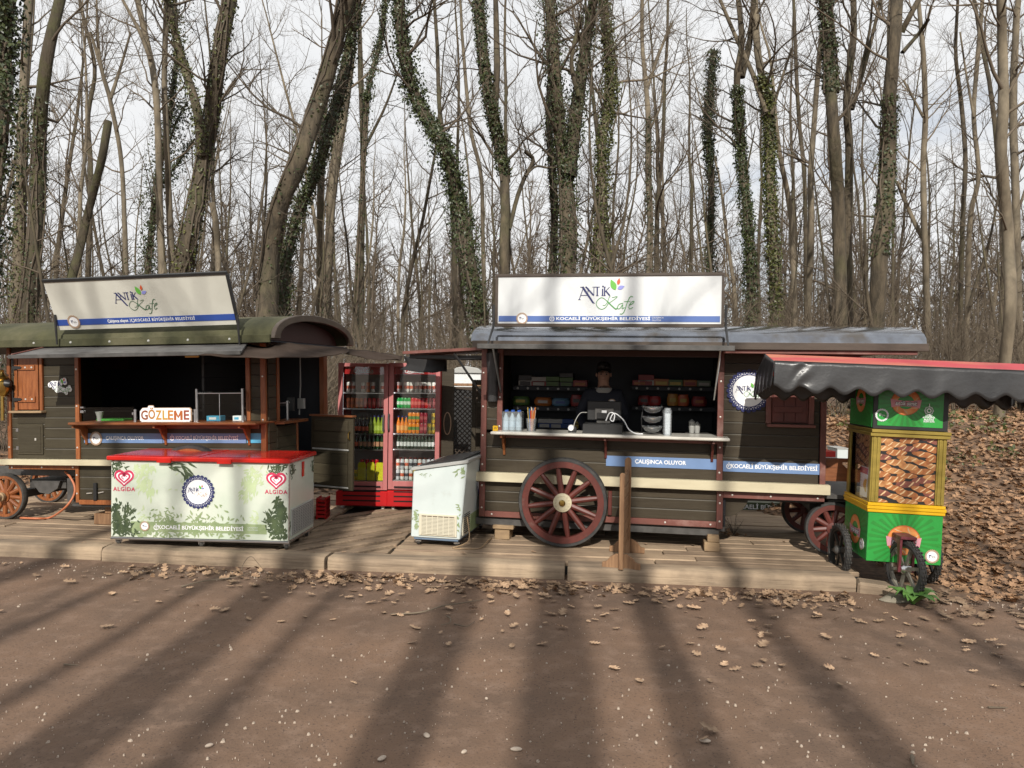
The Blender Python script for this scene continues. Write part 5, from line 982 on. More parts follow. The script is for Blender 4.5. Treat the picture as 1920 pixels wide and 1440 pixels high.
# green panels: rays, ring bread and ribbon
def simit_badge(parent, cx, cz, r, y, rz=0, org=(0, 0, 0), bx=None, hide_mid=False):
    e = bpy.data.objects.new('simit_badge', None); link(e, parent); e.location = org; e.rotation_euler = (0, 0, rz); e.empty_display_size = .05
    rm = MB(); 
    for i in range(28):
        a = 360 * (i + .5) / 28; w = 3.0; r1 = r * (2.35 if i % 2 else 2.1)
        P = [(cx + r * .9 * math.cos(R_(a - w)), cz + r * .85 * math.sin(R_(a - w))), (cx + r1 * math.cos(R_(a - w)), cz + r1 * .85 * math.sin(R_(a - w))), (cx + r1 * math.cos(R_(a + w)), cz + r1 * .85 * math.sin(R_(a + w))), (cx + r * .9 * math.cos(R_(a + w)), cz + r * .85 * math.sin(R_(a + w)))]
        if bx: P = [(min(max(p[0], bx[0]), bx[1]), min(max(p[1], bx[2]), bx[3])) for p in P]
        rm.flat(P, y)
    stuff(rm.build('ray_print', M['greenray'], e, fix=False))
    cl = (lambda P: [(p[0], min(max(p[1], bx[2]), bx[3])) for p in P]) if bx else (lambda P: P)
    ring = MB(); ring.stroke(cl(arc(cx, cz, r * .78, 0, 360, 44, r * .72)), r * .42, y - .001); ring.build('ring_print', M['simit'], e, fix=False)
    tw = MB()
    for i in range(7): tw.stroke(cl([(cx + rr * r * math.cos(R_(a)), cz + rr * r * .92 * math.sin(R_(a))) for rr, a in ((.6, i * 51), (.78, i * 51 + 20), (.96, i * 51 + 26))]), [r * .03, r * .09, r * .03], y - .0016)
    stuff(tw.build('twist_print', M['crumb'], e, fix=False))
    ol = MB().stroke(cl(arc(cx, cz, r, 0, 360, 44, r * .93)), r * .05, y - .0019); ol.build('ring_outline', mat('dark orange ink', (.45, .09, .03), .5) if 'dark orange ink' not in bpy.data.materials else bpy.data.materials['dark orange ink'], e, fix=False)
    rb_ = [(cx - r * 1.08, cz + r * .22), (cx - r * .6, cz + r * .12), (cx, cz + r * .1), (cx + r * .6, cz + r * .12), (cx + r * 1.08, cz + r * .22), (cx + r * .98, cz - r * .42), (cx + r * .6, cz - r * .33), (cx, cz - r * .3), (cx - r * .6, cz - r * .33), (cx - r * .98, cz - r * .42)]
    MB().flat(rb_, y - .0026).build('ribbon_print', M['pinkink'], e, fix=False)
    lettering('antik simit', e, cx, y - .0032, cz - r * .1, r * .42, M['blackink'], bold=.055, shear=.25, width=r * 1.56, name='lettering_outline'); lettering('antik simit', e, cx, y - .0038, cz - r * .1, r * .42, M['ink'], bold=.018, shear=.25, width=r * 1.5)
    return e
q = k(1694, 1013); simit_badge(ck, q[0], q[1], .135, -.002, bx=(.01, xw - .01, zB + .01, zY0 - .01))
q = k(1698, 754); simit_badge(ck, q[0], q[1], .118, -.0055, bx=(.04, xw - .05, zG1 + .035, zU - .012))
simit_badge(ck, dp * .5, k(1694, 1013)[1] + .02, .135, 0, R_(-90), (-.002, dp, 0), bx=(.02, dp - .02, zB + .02, zY0 - .02)); simit_badge(ck, dp * .5, k(1698, 754)[1], .118, 0, R_(-90), (-.006, dp, 0), bx=(.03, dp - .03, zG1 + .03, zU - .02))
q = k(1653, 778); gear(ck, q[0], -.0085, q[1], .052, M['ink'], 'round_badge', 'Tek', M['ink'], disc=M['green'])
q = k(1741, 770); gear(ck, q[0], -.0085, q[1], .036, M['ink'], 'crest_badge', disc=M['green'], n=8); MB().stroke([(q[0], q[1] + .03), (q[0], q[1] + .06)], .006, -.0125).stroke(arc(q[0], q[1], .016, 0, 360, 14), .01, -.0125).build('crest', M['ink'], ck, fix=False)
for t, pz, w in (('KOCAELİ', 779.5, .055), ('BÜYÜKŞEHİR', 783, .1), ('BELEDİYESİ', 787, .08), ('ÇALIŞINCA OLUYOR', 790.5, .09)): q = k(1741, pz); lettering(t, ck, q[0], -.0065, q[1], .019, M['ink'], bold=.02, width=w)
q = k(1747, 1043); gear(ck, q[0], -.006, q[1], .056, M['tan'], 'round_badge', 'Tek')
e = gear(ck, -.006, .12, zB + .12, .05, M['tan'], 'round_badge', 'Tek', rz=R_(-90))
# wheels
def cart_wheel(x, y, z, rz, label=None):
    o = MB().lathe([(.2, -.018), (.2, .018), (.178, .014), (.178, -.014)], n=40, axis='x', closed=True).build('wheel', mtw, ck, smooth=True); o.location = (x, y, z); o.rotation_euler = (0, 0, rz)
    MB().lathe([(.196, -.026), (.215, -.03), (.23, -.02), (.233, 0), (.23, .02), (.215, .03), (.196, .026)], n=44, axis='x', closed=True).build('tyre', M['rubber'], o, smooth=True)
    kn = MB()
    for i in range(46):
        a = 2 * math.pi * i / 46
        for xx in ((-.02, .0, .02) if i % 2 else (-.011, .011)):
            c, s = math.cos(a), math.sin(a); r0, r1 = .228, .24; h = .0075; w = .006
            vs = [(xx + dx * w, (rr) * c - dy * h * s, rr * s + dy * h * c) for rr in (r0, r1) for dx, dy in ((-1, -1), (1, -1), (1, 1), (-1, 1))]
            kn.add(vs, [(4, 5, 6, 7), (0, 1, 5, 4), (1, 2, 6, 5), (2, 3, 7, 6), (3, 0, 4, 7)])
    stuff(kn.build('tread_knobs', M['rubberdust'], o))
    sm_ = MB().prism([(-.016, .03), (-.012, .18), (.012, .18), (.016, .03)], 'x', -.009, .009).mesh('spoke', mtw)
    for i in range(6): inst('spoke', sm_, o, (0, 0, 0), (2 * math.pi * i / 6 + .3, 0, 0))
    MB().lathe([(.001, -.05), (.02, -.05), (.04, -.03), (.04, .03), (.02, .05), (.001, .05)], n=16, axis='x').build('hub', M['steel'] if label else M['darkmetal'], o, smooth=True); return o
mtw = mat('dusty cast wheel', (.22, .2, .155), .7, (.09, .085, .075), 12)
fx, fz = k(1692, 1066, -.12); gz_ = ground(1692, 1119).z; WZ = .245 + .0
cart_wheel(fx + .01, -.16, KF.px(1690, 1066, -.16)[1], R_(16), 1)
mtw = mat('black cast wheel', (.02, .02, .02), .45)
a = k(1574, 1031, .42); cart_wheel(a[0], .42, a[1], R_(4)); a = k(1733, 1041, .45); cart_wheel(a[0] + .02, .45, a[1], R_(6))
FZ = KF.px(1690, 1066, -.16)[1]; fk = MB()
fk.box(fx - .055, fx + .075, -.2, -.01, FZ + .25, FZ + .275); fk.build('fork_top', M['forkred'], ck, bevel=.004)
for xx in (fx - .055, fx + .05): MB().prism([(-.03, FZ + .249), (-.19, FZ + .249), (-.19, FZ + .12), (-.175, FZ - .03), (-.145, FZ - .03), (-.14, FZ + .12), (-.12, FZ + .2), (-.03, FZ + .215)], 'x', xx, xx + .02).build('fork_cheek', M['forkred'], ck, bevel=.003)
boxo('rear_axle', M['darkmetal'], ck, -.08, xw + .05, .4, .45, zB - .07, zB - .001)
# canopy
fe = at(1452, 677, 6.44); e0 = KF.I @ fe; rdg = KF.I @ at(1431, 663.5, 6.8); bke = KF.I @ at(1412, 703, 7.18)
xL_, xR_ = e0.x, (KF.I @ at(1985, 692, 6.3)).x; yF, zF, yR_, zR_, yB, zB_ = e0.y, e0.z, rdg.y, rdg.z, bke.y, zF_b if False else bke.z
cn = MB().add([(xL_, yF, zF), (xR_, yF, zF), (xR_ - .02, yR_, zR_), (xL_, yR_, zR_), (xL_, yB, zB_), (xR_, yB, zB_)], [(0, 1, 2, 3), (3, 2, 5, 4)]).build('canopy', M['canopyred'], ck); md = cn.modifiers.new('t', 'SOLIDIFY'); md.thickness = .006
MB().tube([(xL_, yF, zF), (xR_, yF, zF)], .006, 6).build('edge_pipe', M['blackmetal'], cn); 
def valance(p0, p1, z0, z1, n, nm='valance', drop=.17, amp=.03, gable=None):
    w = (Vector(p1) - Vector(p0)).length; kx = n * 16; mb = MB(); rows = 8; rg = random.Random(n)
    for i in range(kx + 1):
        t = i / kx; sc_ = drop + amp * (-math.cos(2 * math.pi * t * n)) * 1.0; top = z0 + (z1 - z0) * t if gable is None else gable(t)
        for j in range(rows + 1):
            u = j / rows; q = Vector(p0).lerp(Vector(p1), t); nrm = Vector((p1[1] - p0[1], -(p1[0] - p0[0]), 0)).normalized()
            bot = (z0 + (z1 - z0) * t) - sc_
            off = (.003 * math.sin(2 * math.pi * t * n + math.pi) * u * u + .004 * math.sin(t * 31 + u * 3) * u + .012 * math.exp(-((t - .1) / .03) ** 2) * math.sin(u * 9 + t * 90) + .01 * u)
            mb.v.append((q.x + nrm.x * off, q.y + nrm.y * off, top + (bot - top) * u))
    mb.f = [(i * (rows + 1) + j, i * (rows + 1) + j + 1, (i + 1) * (rows + 1) + j + 1, (i + 1) * (rows + 1) + j) for i in range(kx) for j in range(rows)]; mb.m = [0] * len(mb.f)
    o = mb.build(nm, M['vinyl'], ck, smooth=2); md = o.modifiers.new('t', 'SOLIDIFY'); md.thickness = .003; return o
dv = zF - KF.px(1560, 738, yF)[1]
valance((xL_, yF - .004, 0), (xR_, yF - .004, 0), zF, zF, 10, drop=dv - .02, amp=.028)
gb = lambda t: zB_ + (zR_ - zB_) * min(1, t * 2) if t < .5 else zR_ + (zF - zR_) * (t - .5) * 2
valance((xL_ - .003, yB, 0), (xL_ - .003, yF, 0), zB_, zF, 5, drop=dv - .03, amp=.02, gable=gb); valance((xR_ + .003, yF, 0), (xR_ + .003, yB, 0), zF, zB_, 5, drop=dv - .03, amp=.02, gable=lambda t: gb(1 - t)); valance((xR_, yB + .004, 0), (xL_, yB + .004, 0), zB_, zB_, 13, drop=dv - .05, amp=.026)
for x_ in (xL_ + .08, xR_ - .1): MB().tube([(x_, yB - .02, zB_ - .01), (x_, yF + .02, zF - .01)], .012, 6).build('canopy_rib', M['blackmetal'], cn)
boxo('canopy_rail', M['blackmetal'], ck, xL_ + .02, xR_ - .02, .3, .33, zU - .02, zU + .02)

# ================================================================== ON THE COUNTERS
cx_ = lambda px, py, y=0: RF.px(px, py, y)[0]
def at_r(name, label, cat, px, y, z=ZC, group=None): t = thing(name, label, cat, Frame(RF.M @ Vector((cx_(px, 800, y), y, z)), RF.rot[2]), group=group); return t
wp = at_r('water_pack', 'shrink wrapped pack of small water bottles on the left of the counter', 'water', 962, .0)
bm_ = bottle_mesh('clear water', (.42, .52, .58), (.5, .62, .7), (.03, .1, .4), .21, .031)
for i in range(3):
    for j in range(2): inst('bottle', bm_, wp, (-.07 + i * .066, -.03 + j * .066, .001))
MB().box(-.105, .1, -.066, .07, .0, .195).build('wrap', M['acryl'], wp)
sc_ = at_r('straw_cup', 'clear cup full of coloured drinking straws on the counter', 'cup', 996, -.02)
MB().lathe([(.04, 0), (.055, .13), (.052, .13), (.037, .004)], n=18).build('cup', M['acryl'], sc_, smooth=True)
cols = [cm('straw ' + n, c) for n, c in (('blue', (.05, .2, .5)), ('yellow', (.65, .42, .05)), ('red', (.5, .05, .03)), ('white', (.7, .7, .7)), ('orange', (.6, .2, .04)))]
rg = random.Random(4)
for i in range(26): a, r_ = rg.uniform(0, 6.28), rg.uniform(.0, .03); MB().tube([(r_ * math.cos(a), r_ * math.sin(a), .006), (r_ * math.cos(a) * 1.9 + rg.uniform(-.01, .01), r_ * math.sin(a) * 1.9, rg.uniform(.2, .25))], .0035, 5).build('straw', cols[i % 5], sc_)
rgx = at_r('cash_register', 'black cash register screen on a black cash drawer', 'cash register', 1131, .02)
wd = cx_(1168, 800) - cx_(1095, 800); boxo('drawer', M['blackmetal'], rgx, -wd / 2, wd / 2, -.14, .2, .0, .095, .004)
sc2 = MB().box(-.17, .175, .08, .11, .12, .32).build('screen', M['blackmetal'], rgx, bevel=.008); boxo('screen_back', M['darkmetal'], sc2, -.09, .1, .06, .0795, .13, .25); boxo('port_panel', M['blackmetal'], sc2, -.07, .08, .045, .0595, .14, .2); boxo('price_label', M['ink'], sc2, -.02, .03, .043, .0448, .2, .225, 0)
boxo('stand', M['darkmetal'], rgx, -.07, .07, .02, .15, .096, .12)
wc_ = [(.02, .03, .11), (.06, .03, .2), (.11, .02, .19), (.1, .02, .12), (.07, .01, .14), (.11, .02, .2), (.2, -.02, .14), (.26, -.1, .05), (.33, -.14, .012), (.4, -.16, .012)]
w3 = tag(MB().tube(smooth_path([rgx.matrix_basis @ Vector(p) if False else (Frame(rgx.location, RF.rot[2]).M @ Vector(p)) for p in wc_], 50), .0065, 6).build('cable', M['ink'], smooth=2), 'white curled cable hanging from the register screen to the counter', 'cable')
w3 = tag(MB().tube(smooth_path([Frame(rgx.location, RF.rot[2]).M @ Vector(p) for p in [(-.17, .06, .2), (-.24, .04, .19), (-.29, .0, .1), (-.3, -.03, .02)]], 20), .004, 6).build('cable', M['grille'], smooth=2), 'thin grey cable from the register screen down to the scanner', 'cable')
sn = at_r('barcode_scanner', 'small white and black barcode scanner on the counter', 'scanner', 1071, -.06); MB().lathe([(.001, -.04), (.025, -.035), (.034, 0), (.03, .03), (.02, .04), (.001, .042)], (0, 0, .045), 14, 'y').build('head', M['ink'], sn, smooth=True); boxo('base', M['blackmetal'], sn, -.03, .05, -.03, .04, 0, .014); boxo('handle', M['blackmetal'], sn, .03, .055, -.015, .015, .012, .06)
br_ = at_r('candy_rack', 'three tier rack of clear plastic bowls with small sweets', 'rack', 1223, -.03)
for kk, zz in enumerate((.02, .115, .215)): MB().lathe([(.03, 0), (.075, .02), (.105, .065), (.1, .065), (.07, .024), (.028, .005)], (0, 0, zz), 24).build('bowl', M['acryl'], br_, smooth=True)
for sx in (-1, 1): MB().tube([(sx * .1, .06, 0), (sx * .108, .02, .15), (sx * .09, .06, .3)], .005, 6).build('rack_wire', M['blackmetal'], br_)
rg = random.Random(3); swc = [cm('sweet ' + str(i), c) for i, c in enumerate(((.5, .1, .08), (.5, .4, .3), (.15, .2, .4), (.5, .3, .2)))]
for i in range(26): a, r_ = rg.uniform(0, 6.3), rg.uniform(0, .055); boxo('sweet', swc[i % 4], br_, r_ * math.cos(a) - .02, r_ * math.cos(a) + .02, r_ * math.sin(a) - .008, r_ * math.sin(a) + .008, (.045, .14, .24)[i % 3] + .0005 * i, (.055, .15, .25)[i % 3] + .0005 * i, 0)
cs = at_r('cup_stack', 'tall stack of white paper cups in a clear sleeve beside the bowl rack', 'cups', 1251, -.05); MB().lathe([(.032, 0)] + [(r_, z_) for i in range(13) for r_, z_ in ((.04, .012 + i * .0145), (.042, .016 + i * .0145), (.039, .018 + i * .0145))] + [(.036, .215), (.001, .216)], n=18).build('cups', M['ink'], cs, smooth=True); MB().lathe([(.043, 0), (.043, .24), (.03, .27), (.026, .27), (.041, .238), (.041, 0)], n=18).build('sleeve', M['acryl'], cs, smooth=True)
yt = at_r('price_tag', 'small yellow price tag standing on the left counter end', 'tag', 929, -.12); boxo('card', M['yellow'], yt, -.026, .026, -.012, .012, 0, .052); lettering('15', yt, 0, -.0135, .027, .03, M['blackink'], bold=.01)
for i, (px_, n) in enumerate(((1297, 3), (1307, 2))):
    t = at_r('paper_cups', ('short stack of three white cups deep inside the kiosk', 'low stack of two white cups beside a taller stack inside the kiosk')[i], 'cups', px_, .35, ZC - .0, 'white cups inside the kiosk'); 
    MB().lathe([(.025, 0)] + [(r_, z_) for j in range(n) for r_, z_ in ((.032, .06 + j * .025), (.034, .065 + j * .025), (.031, .068 + j * .025))] + [(.001, .07 + n * .025)], n=14).build('cups', M['grille'], t, smooth=True)
boxo('cup_shelf', M['darkmetal'], rw, X(1, 1) * 0 + RF.px(1285, 800, .35)[0], RF.px(1340, 800, .35)[0], .27, .5, ZC - .03, ZC - .001)
# snack boxes on the shelves
bxm = {}
def snack(px_, wpx, si, hpx, c, c2, label, bag=False):
    x0, x1, y_, z_ = shelves[si]; w = wpx * 1.18 * 9.15 / 1440; h = hpx * 9.15 / 1440; x = RF.px(px_, 740, y_)[0]
    t = thing('snack_bag' if bag else 'snack_box', label, 'snacks', Frame(RF.M @ Vector((x, y_ + .09, z_ + .001)), RF.rot[2]), group='snacks on the kiosk shelves')
    a, b = cm('snack ' + label[:20], c, .4), cm('snack print ' + label[:20], c2, .4)
    if bag: MB().lathe([(.001, 0), (w * .42, .004), (w * .5, h * .3), (w * .48, h * .7), (w * .4, h * .93), (w * .42, h)], n=12).build('bag', a, t, smooth=True).scale = (1, .5, 1); boxo('print', b, t, -w * .25, w * .25, -w * .262, -w * .25, h * .35, h * .65, 0)
    else:
        n = max(1, int(hpx / 7)); hh = h / n
        for k_ in range(n): boxo('box', a if k_ % 2 == 0 else b, t, -w / 2, w / 2, -.07, .08, k_ * hh, (k_ + 1) * hh - .003, .003)
        boxo('print', b, t, -w * .38, w * .38, -.0725, -.0705, h * .15 if n == 1 else .004, h * .6 if n == 1 else hh * .8, 0)
red_, grn_, wht_, yel_, org_, blk_, blu_ = (.24, .02, .02), (.06, .12, .025), (.4, .38, .35), (.45, .32, .05), (.36, .11, .02), (.03, .025, .025), (.03, .07, .24)
for v in ((984, 22, 0, 20, wht_, blk_, 'white and black carton stack leftmost on the upper left shelf'), (1009, 24, 0, 17, red_, wht_, 'open red carton second from left on the upper left shelf'), (1035, 22, 0, 18, (.05, .07, .03), grn_, 'dark green packets stacked on the upper left shelf'), (1061, 21, 0, 25, blk_, grn_, 'tall stack of black packets on the upper left shelf'), (1087, 22, 0, 12, red_, org_, 'low red carton rightmost on the upper left shelf'),
          (1199, 22, 1, 10, red_, org_, 'low red and orange carton on the upper right shelf nearest the man'), (1211, 24, 1, 20, wht_, red_, 'white carton with red print on the upper right shelf'), (1240, 23, 1, 13, org_, yel_, 'orange and yellow packets on the upper right shelf'), (1266, 22, 1, 12, grn_, yel_, 'bright green packets on the upper right shelf'), (1294, 20, 1, 12, org_, red_, 'plain orange carton on the upper right shelf'), (1320, 20, 1, 11, (.15, .2, .14), wht_, 'grey green carton rightmost on the upper right shelf'),
          (1021, 20, 4, 17, blu_, wht_, 'blue and white biscuit packet left on the low shelf'), (1043, 20, 4, 17, blu_, wht_, 'blue and white biscuit packet in the middle of the low shelf'), (1066, 20, 4, 17, (.03, .08, .25), blu_, 'plain blue packet right on the low shelf'), (1081, 9, 4, 18, (.08, .07, .04), yel_, 'thin dark upright packet at the end of the low shelf')): snack(*v)
for v in ((975, 30, 2, 17, grn_, yel_, 'green crisp bag leftmost on the lower left shelf'), (1017, 30, 2, 16, org_, wht_, 'orange crisp bag on the lower left shelf'), (1050, 30, 2, 15, (.1, .2, .3), blu_, 'blue crisp bag on the lower left shelf'), (1080, 20, 2, 22, red_, blk_, 'dark red crisp bag on the lower left shelf beside the man'), (1208, 20, 3, 18, red_, blk_, 'red crisp bag on the lower right shelf beside the man'), (1228, 20, 3, 17, (.4, .03, .03), red_, 'second red crisp bag right of the first on the lower right shelf'), (1262, 18, 3, 22, (.45, .2, .03), yel_, 'shiny gold and red crisp bag on the lower right shelf'), (1282, 18, 3, 21, (.5, .1, .03), yel_, 'shiny orange red crisp bag next to the gold one'), (1312, 24, 3, 18, (.25, .03, .03), org_, 'dull red crisp bag rightmost on the lower right shelf')): snack(*v, True)
# left counter
lx2 = lambda px, y=0: LF.px(px, 785, y)[0]
def at_l(name, label, cat, px, y, z=ZL): return thing(name, label, cat, Frame(LF.M @ Vector((lx2(px, y), y, z)), LF.rot[2], LF.rot[1]))
gs = at_l('letter_sign', 'cut out sign reading GÖZLEME in brown to gold letters on the left counter', 'sign', 309.5, -.14); 
w = lx2(357, -.14) - lx2(262, -.14); h = .155
body = MB(); 
bk_ = [(-w / 2, .015), (-w / 2 + .02, 0), (w / 2 - .015, 0), (w / 2, .015), (w / 2, h - .03), (w / 2 - .02, h - .012), (-w * .22, h - .012), (-w * .24, h + .012), (-w * .33, h + .012), (-w * .35, h - .01), (-w / 2 + .03, h - .012), (-w / 2, h - .045)]
MB().prism(bk_, 'y', 0, .012).build('backing', M['ink'], gs, bevel=.002); MB().prism([(p[0] * 1.025, p[1] * 1.06 - .004) for p in bk_], 'y', .0125, .02).build('backing_edge', M['tan'], gs)
gcol = [(.24, .07, .025), (.4, .17, .03), (.5, .25, .03), (.5, .28, .04), (.5, .2, .025), (.4, .11, .025), (.28, .06, .03)]
for i, ch in enumerate('GÖZLEME'):
    xs_l = (-.405, -.262, -.125, -.005, .105, .262, .418)[i] * w
    if ch == 'M':
        a_, h_ = .062 * w, .097; MB().stroke([(xs_l - a_, .018), (xs_l - a_, .018 + h_)], .026, -.002).stroke([(xs_l + a_, .018), (xs_l + a_, .018 + h_)], .026, -.002).stroke([(xs_l - a_ - .004, .018 + h_), (xs_l, .05), (xs_l + a_ + .004, .018 + h_)], .024, -.0023).build('letter', cm('letter gold M', gcol[i], .45), gs, fix=False); continue
    lettering(ch, gs, xs_l, -.002, .066 if ch != 'Ö' else .074, .135, cm('letter gold ' + str(i), gcol[i], .45), bold=.05, width=(.135, .135, .12, .1, .105, .17, .105)[i] * w, name='letter')
for px_ in (254, 366): t = at_l('glass_clamp_post', ('short steel clamp post left of the letter sign', 'short steel clamp post right of the letter sign')[px_ > 300], 'post', px_, -.1); MB().tube([(0, 0, 0), (0, 0, .13)], .018, 10).build('post', M['steel'], t, smooth=True); boxo('clamp', M['steel'], t, -.035, -.0185, -.012, .012, .07, .1)
gp = at_l('glass_screen', 'low glass screen along the left part of the left counter', 'glass', 203, -.02); w = lx2(250) - lx2(155); MB().box(-w / 2, w / 2, -.003, .003, .01, .15).build('pane', M['glass'], gp); boxo('clamp', M['steel'], gp, -w / 2 - .02, -w / 2 + .02, -.02, .02, .09, .12); boxo('clamp', M['steel'], gp, -w / 2 - .02, -w / 2 + .02, -.02, .02, .14, .16)
gd = at_l('display_case', 'glass display case with steel posts on the right of the left counter', 'display case', 424, .02); w = lx2(466) - lx2(381); h = .3
for sx in (-w / 2, w / 2): MB().tube([(sx, -.12, 0), (sx, -.12, h + .04)], .014, 8).build('steel_post', M['steel'], gd)
MB().box(-w / 2, w / 2, -.121, -.117, .02, h).build('pane', M['glass'], gd); MB().box(-w / 2, w / 2, -.119, .2, h + .001, h + .006).build('top_pane', M['glass'], gd); boxo('rail', M['steel'], gd, -w / 2, w / 2, -.126, -.114, h - .012, h); boxo('divider', M['steel'], gd, -.004, .004, -.126, -.122, .02, h - .013)
for px_, lb, w in ((405, 'turquoise tissue carton lying in the left half of the display case', .16), (449, 'white and turquoise tissue carton in the right half of the display case', .1)):
    t = at_l('tissue_box', lb, 'box', px_, .05); boxo('carton', M['cyan'] if w > .12 else M['ink'], t, -w / 2, w / 2, -.05, .05, .001, .055); boxo('label_print', M['ink'] if w > .12 else M['cyan'], t, -w * .3, w * .2, -.052, -.0505, .015, .04, 0)
cb = at_l('cutting_board', 'green cutting board with a small pale mug behind the low glass screen', 'board', 211, .1); boxo('slab', cm('green board', (.08, .4, .06)), cb, -.16, .17, -.05, .1, .0, .022)
mg = at_l('mug', 'small pale mug standing by the green cutting board', 'mug', 187, .06); MB().lathe([(.025, 0), (.03, .05), (.045, .1), (.042, .1), (.027, .05), (.02, .006)], n=16).build('body', M['grille'], mg, smooth=True)

# ================================================================== THE MAN AT THE TILL
def person(loc, rz):
    v = [(0, 0, .93), (0, 0, 1.08), (0, .01, 1.22), (0, .015, 1.36), (0, .01, 1.46), (0, -.005, 1.53), (0, -.02, 1.6), (0, -.015, 1.69),
         (.17, .01, 1.42), (.25, -.01, 1.18), (.17, -.2, 1.05), (.13, -.27, 1.03), (-.17, .01, 1.42), (-.26, -.02, 1.18), (-.18, -.2, 1.05), (-.14, -.27, 1.03),
         (.1, 0, .88), (.11, -.01, .48), (.11, .02, .08), (.11, -.12, .04), (-.1, 0, .88), (-.11, -.01, .48), (-.11, .02, .08), (-.11, -.12, .04)]
    r_ = [.16, .15, .16, .17, .085, .056, .085, .088, .078, .055, .042, .035, .078, .055, .042, .035, .1, .065, .045, .04, .1, .065, .045, .04]
    e = [(0, 1), (1, 2), (2, 3), (3, 4), (4, 5), (5, 6), (6, 7), (3, 8), (8, 9), (9, 10), (10, 11), (3, 12), (12, 13), (13, 14), (14, 15), (0, 16), (16, 17), (17, 18), (18, 19), (0, 20), (20, 21), (21, 22), (22, 23)]
    for sx, wr in ((1, 11), (-1, 15)):
        bx_, by_, bz_ = v[wr]
        for dx, l in ((-.03, .07), (-.01, .08), (.012, .076), (.03, .06)):
            n = len(v); v.append((bx_ + dx, by_ - .06, bz_ - .0)); v.append((bx_ + dx * 1.1, by_ - .06 - l * .6, bz_ - .015)); v.append((bx_ + dx * 1.1, by_ - .06 - l * .8, bz_ - .04)); r_ += [.012, .009, .008]; e += [(wr, n), (n, n + 1), (n + 1, n + 2)]
        n = len(v); v.append((bx_ - sx * .04, by_ - .03, bz_ + .005)); v.append((bx_ - sx * .055, by_ - .075, bz_ - .01)); r_ += [.012, .009]; e += [(wr, n), (n, n + 1)]
    me = bpy.data.meshes.new('person'); me.from_pydata(v, e, []); o = link(bpy.data.objects.new('person', me)); sk = o.modifiers.new('s', 'SKIN')
    for i, s_ in enumerate(me.skin_vertices[0].data): s_.radius = (r_[i] * (1.2 if i in (0, 1, 2, 3) else 1), r_[i] * (.75 if i in (0, 1, 2, 3) else 1)); s_.use_root = (i == 0)
    sb = o.modifiers.new('b', 'SUBSURF'); sb.levels = 2; sb.render_levels = 2
    dg = bpy.context.evaluated_depsgraph_get(); m2 = bpy.data.meshes.new_from_object(o.evaluated_get(dg)); o.modifiers.clear(); o.data = m2
    m2.materials.clear(); m2.materials.append(M['skin']); m2.materials.append(M['jacket'])
    # shape the head: brow, nose, chin, flatter sides
    for vv in m2.vertices:
        c = vv.co
        if c.z > 1.55:
            c.x *= .86; 
            if c.y < -.04:
                c.y -= .028 * math.exp(-((c.x / .012) ** 2) - ((c.z - 1.625) / .025) ** 2); c.y -= .008 * math.exp(-((c.z - 1.66) / .012) ** 2); c.y += .006 * math.exp(-(((abs(c.x) - .03) / .015) ** 2) - ((c.z - 1.64) / .012) ** 2); c.y -= .012 * math.exp(-((c.z - 1.555) / .02) ** 2 - (c.x / .03) ** 2)
    for p in m2.polygons:
        c = p.center; p.material_index = 0 if (c.z > 1.5 and abs(c.x) < .13) or (c.y < -.25) else 1
        p.use_smooth = True
    o.location = loc; o.rotation_euler = (0, 0, rz); tag(o, 'man in a navy jacket with a round chest badge standing behind the cash register', 'person')
    hr = MB(); n = 20
    prof = [(.001, 1.785), (.05, 1.775), (.08, 1.745), (.088, 1.7), (.086, 1.67)]
    hr.lathe(prof, (0, -.008, 0), n); h = hr.build('hair', M['hair'], o, smooth=True)
    for p in h.data.vertices:
        p.co.x *= .93; p.co.y *= 1.08
        if p.co.z < 1.7 and p.co.y < -.03: p.co.z = 1.7 + .014 * math.sin(p.co.x * 60) + .012
    for sx in (-1, 1):
        MB().lathe([(.001, -.004), (.009, 0), (.001, .004)], (sx * .03, -.094, 1.642), 10, 'y').build('eye', M['blackink'], o, smooth=True); MB().box(sx * .032 - .018, sx * .032 + .018, -.104, -.092, 1.66, 1.667).build('eyebrow', M['hair'], o)
        MB().lathe([(.001, -.01), (.022, -.006), (.024, .004), (.001, .008)], (sx * .078, -.01, 1.635), 10, 'x').build('ear', M['skin'], o, smooth=True)
    MB().prism([(-.088, 1.66), (-.104, 1.64), (-.122, 1.615), (-.118, 1.607), (-.09, 1.604)], 'x', -.011, .011).build('nose', M['skin'], o, smooth=2, bevel=.005)
    MB().box(-.022, .022, -.1, -.09, 1.586, 1.592).build('mouth', cm('lip', (.2, .07, .06)), o)
    MB().lathe([(.09, 1.445), (.1, 1.47), (.09, 1.495), (.08, 1.485), (.085, 1.44)], (0, 0, 0), 18).build('hood_collar', M['grille'], o, smooth=True)
    e = gear(o, .09, -.145, 1.335, .042, M['tan'], 'chest_badge', 'Tek')
    return o
hp = RF.px(1132, 702, .62); pz = hp[1] - 1.64
person(RF.M @ Vector((hp[0], .62, pz)), RF.rot[2] + R_(4))
bar(rw, 'stand_board', M['darkmetal'], hp[0] - .4, hp[0] + .4, pz - .03, pz - .003, .4, .85)
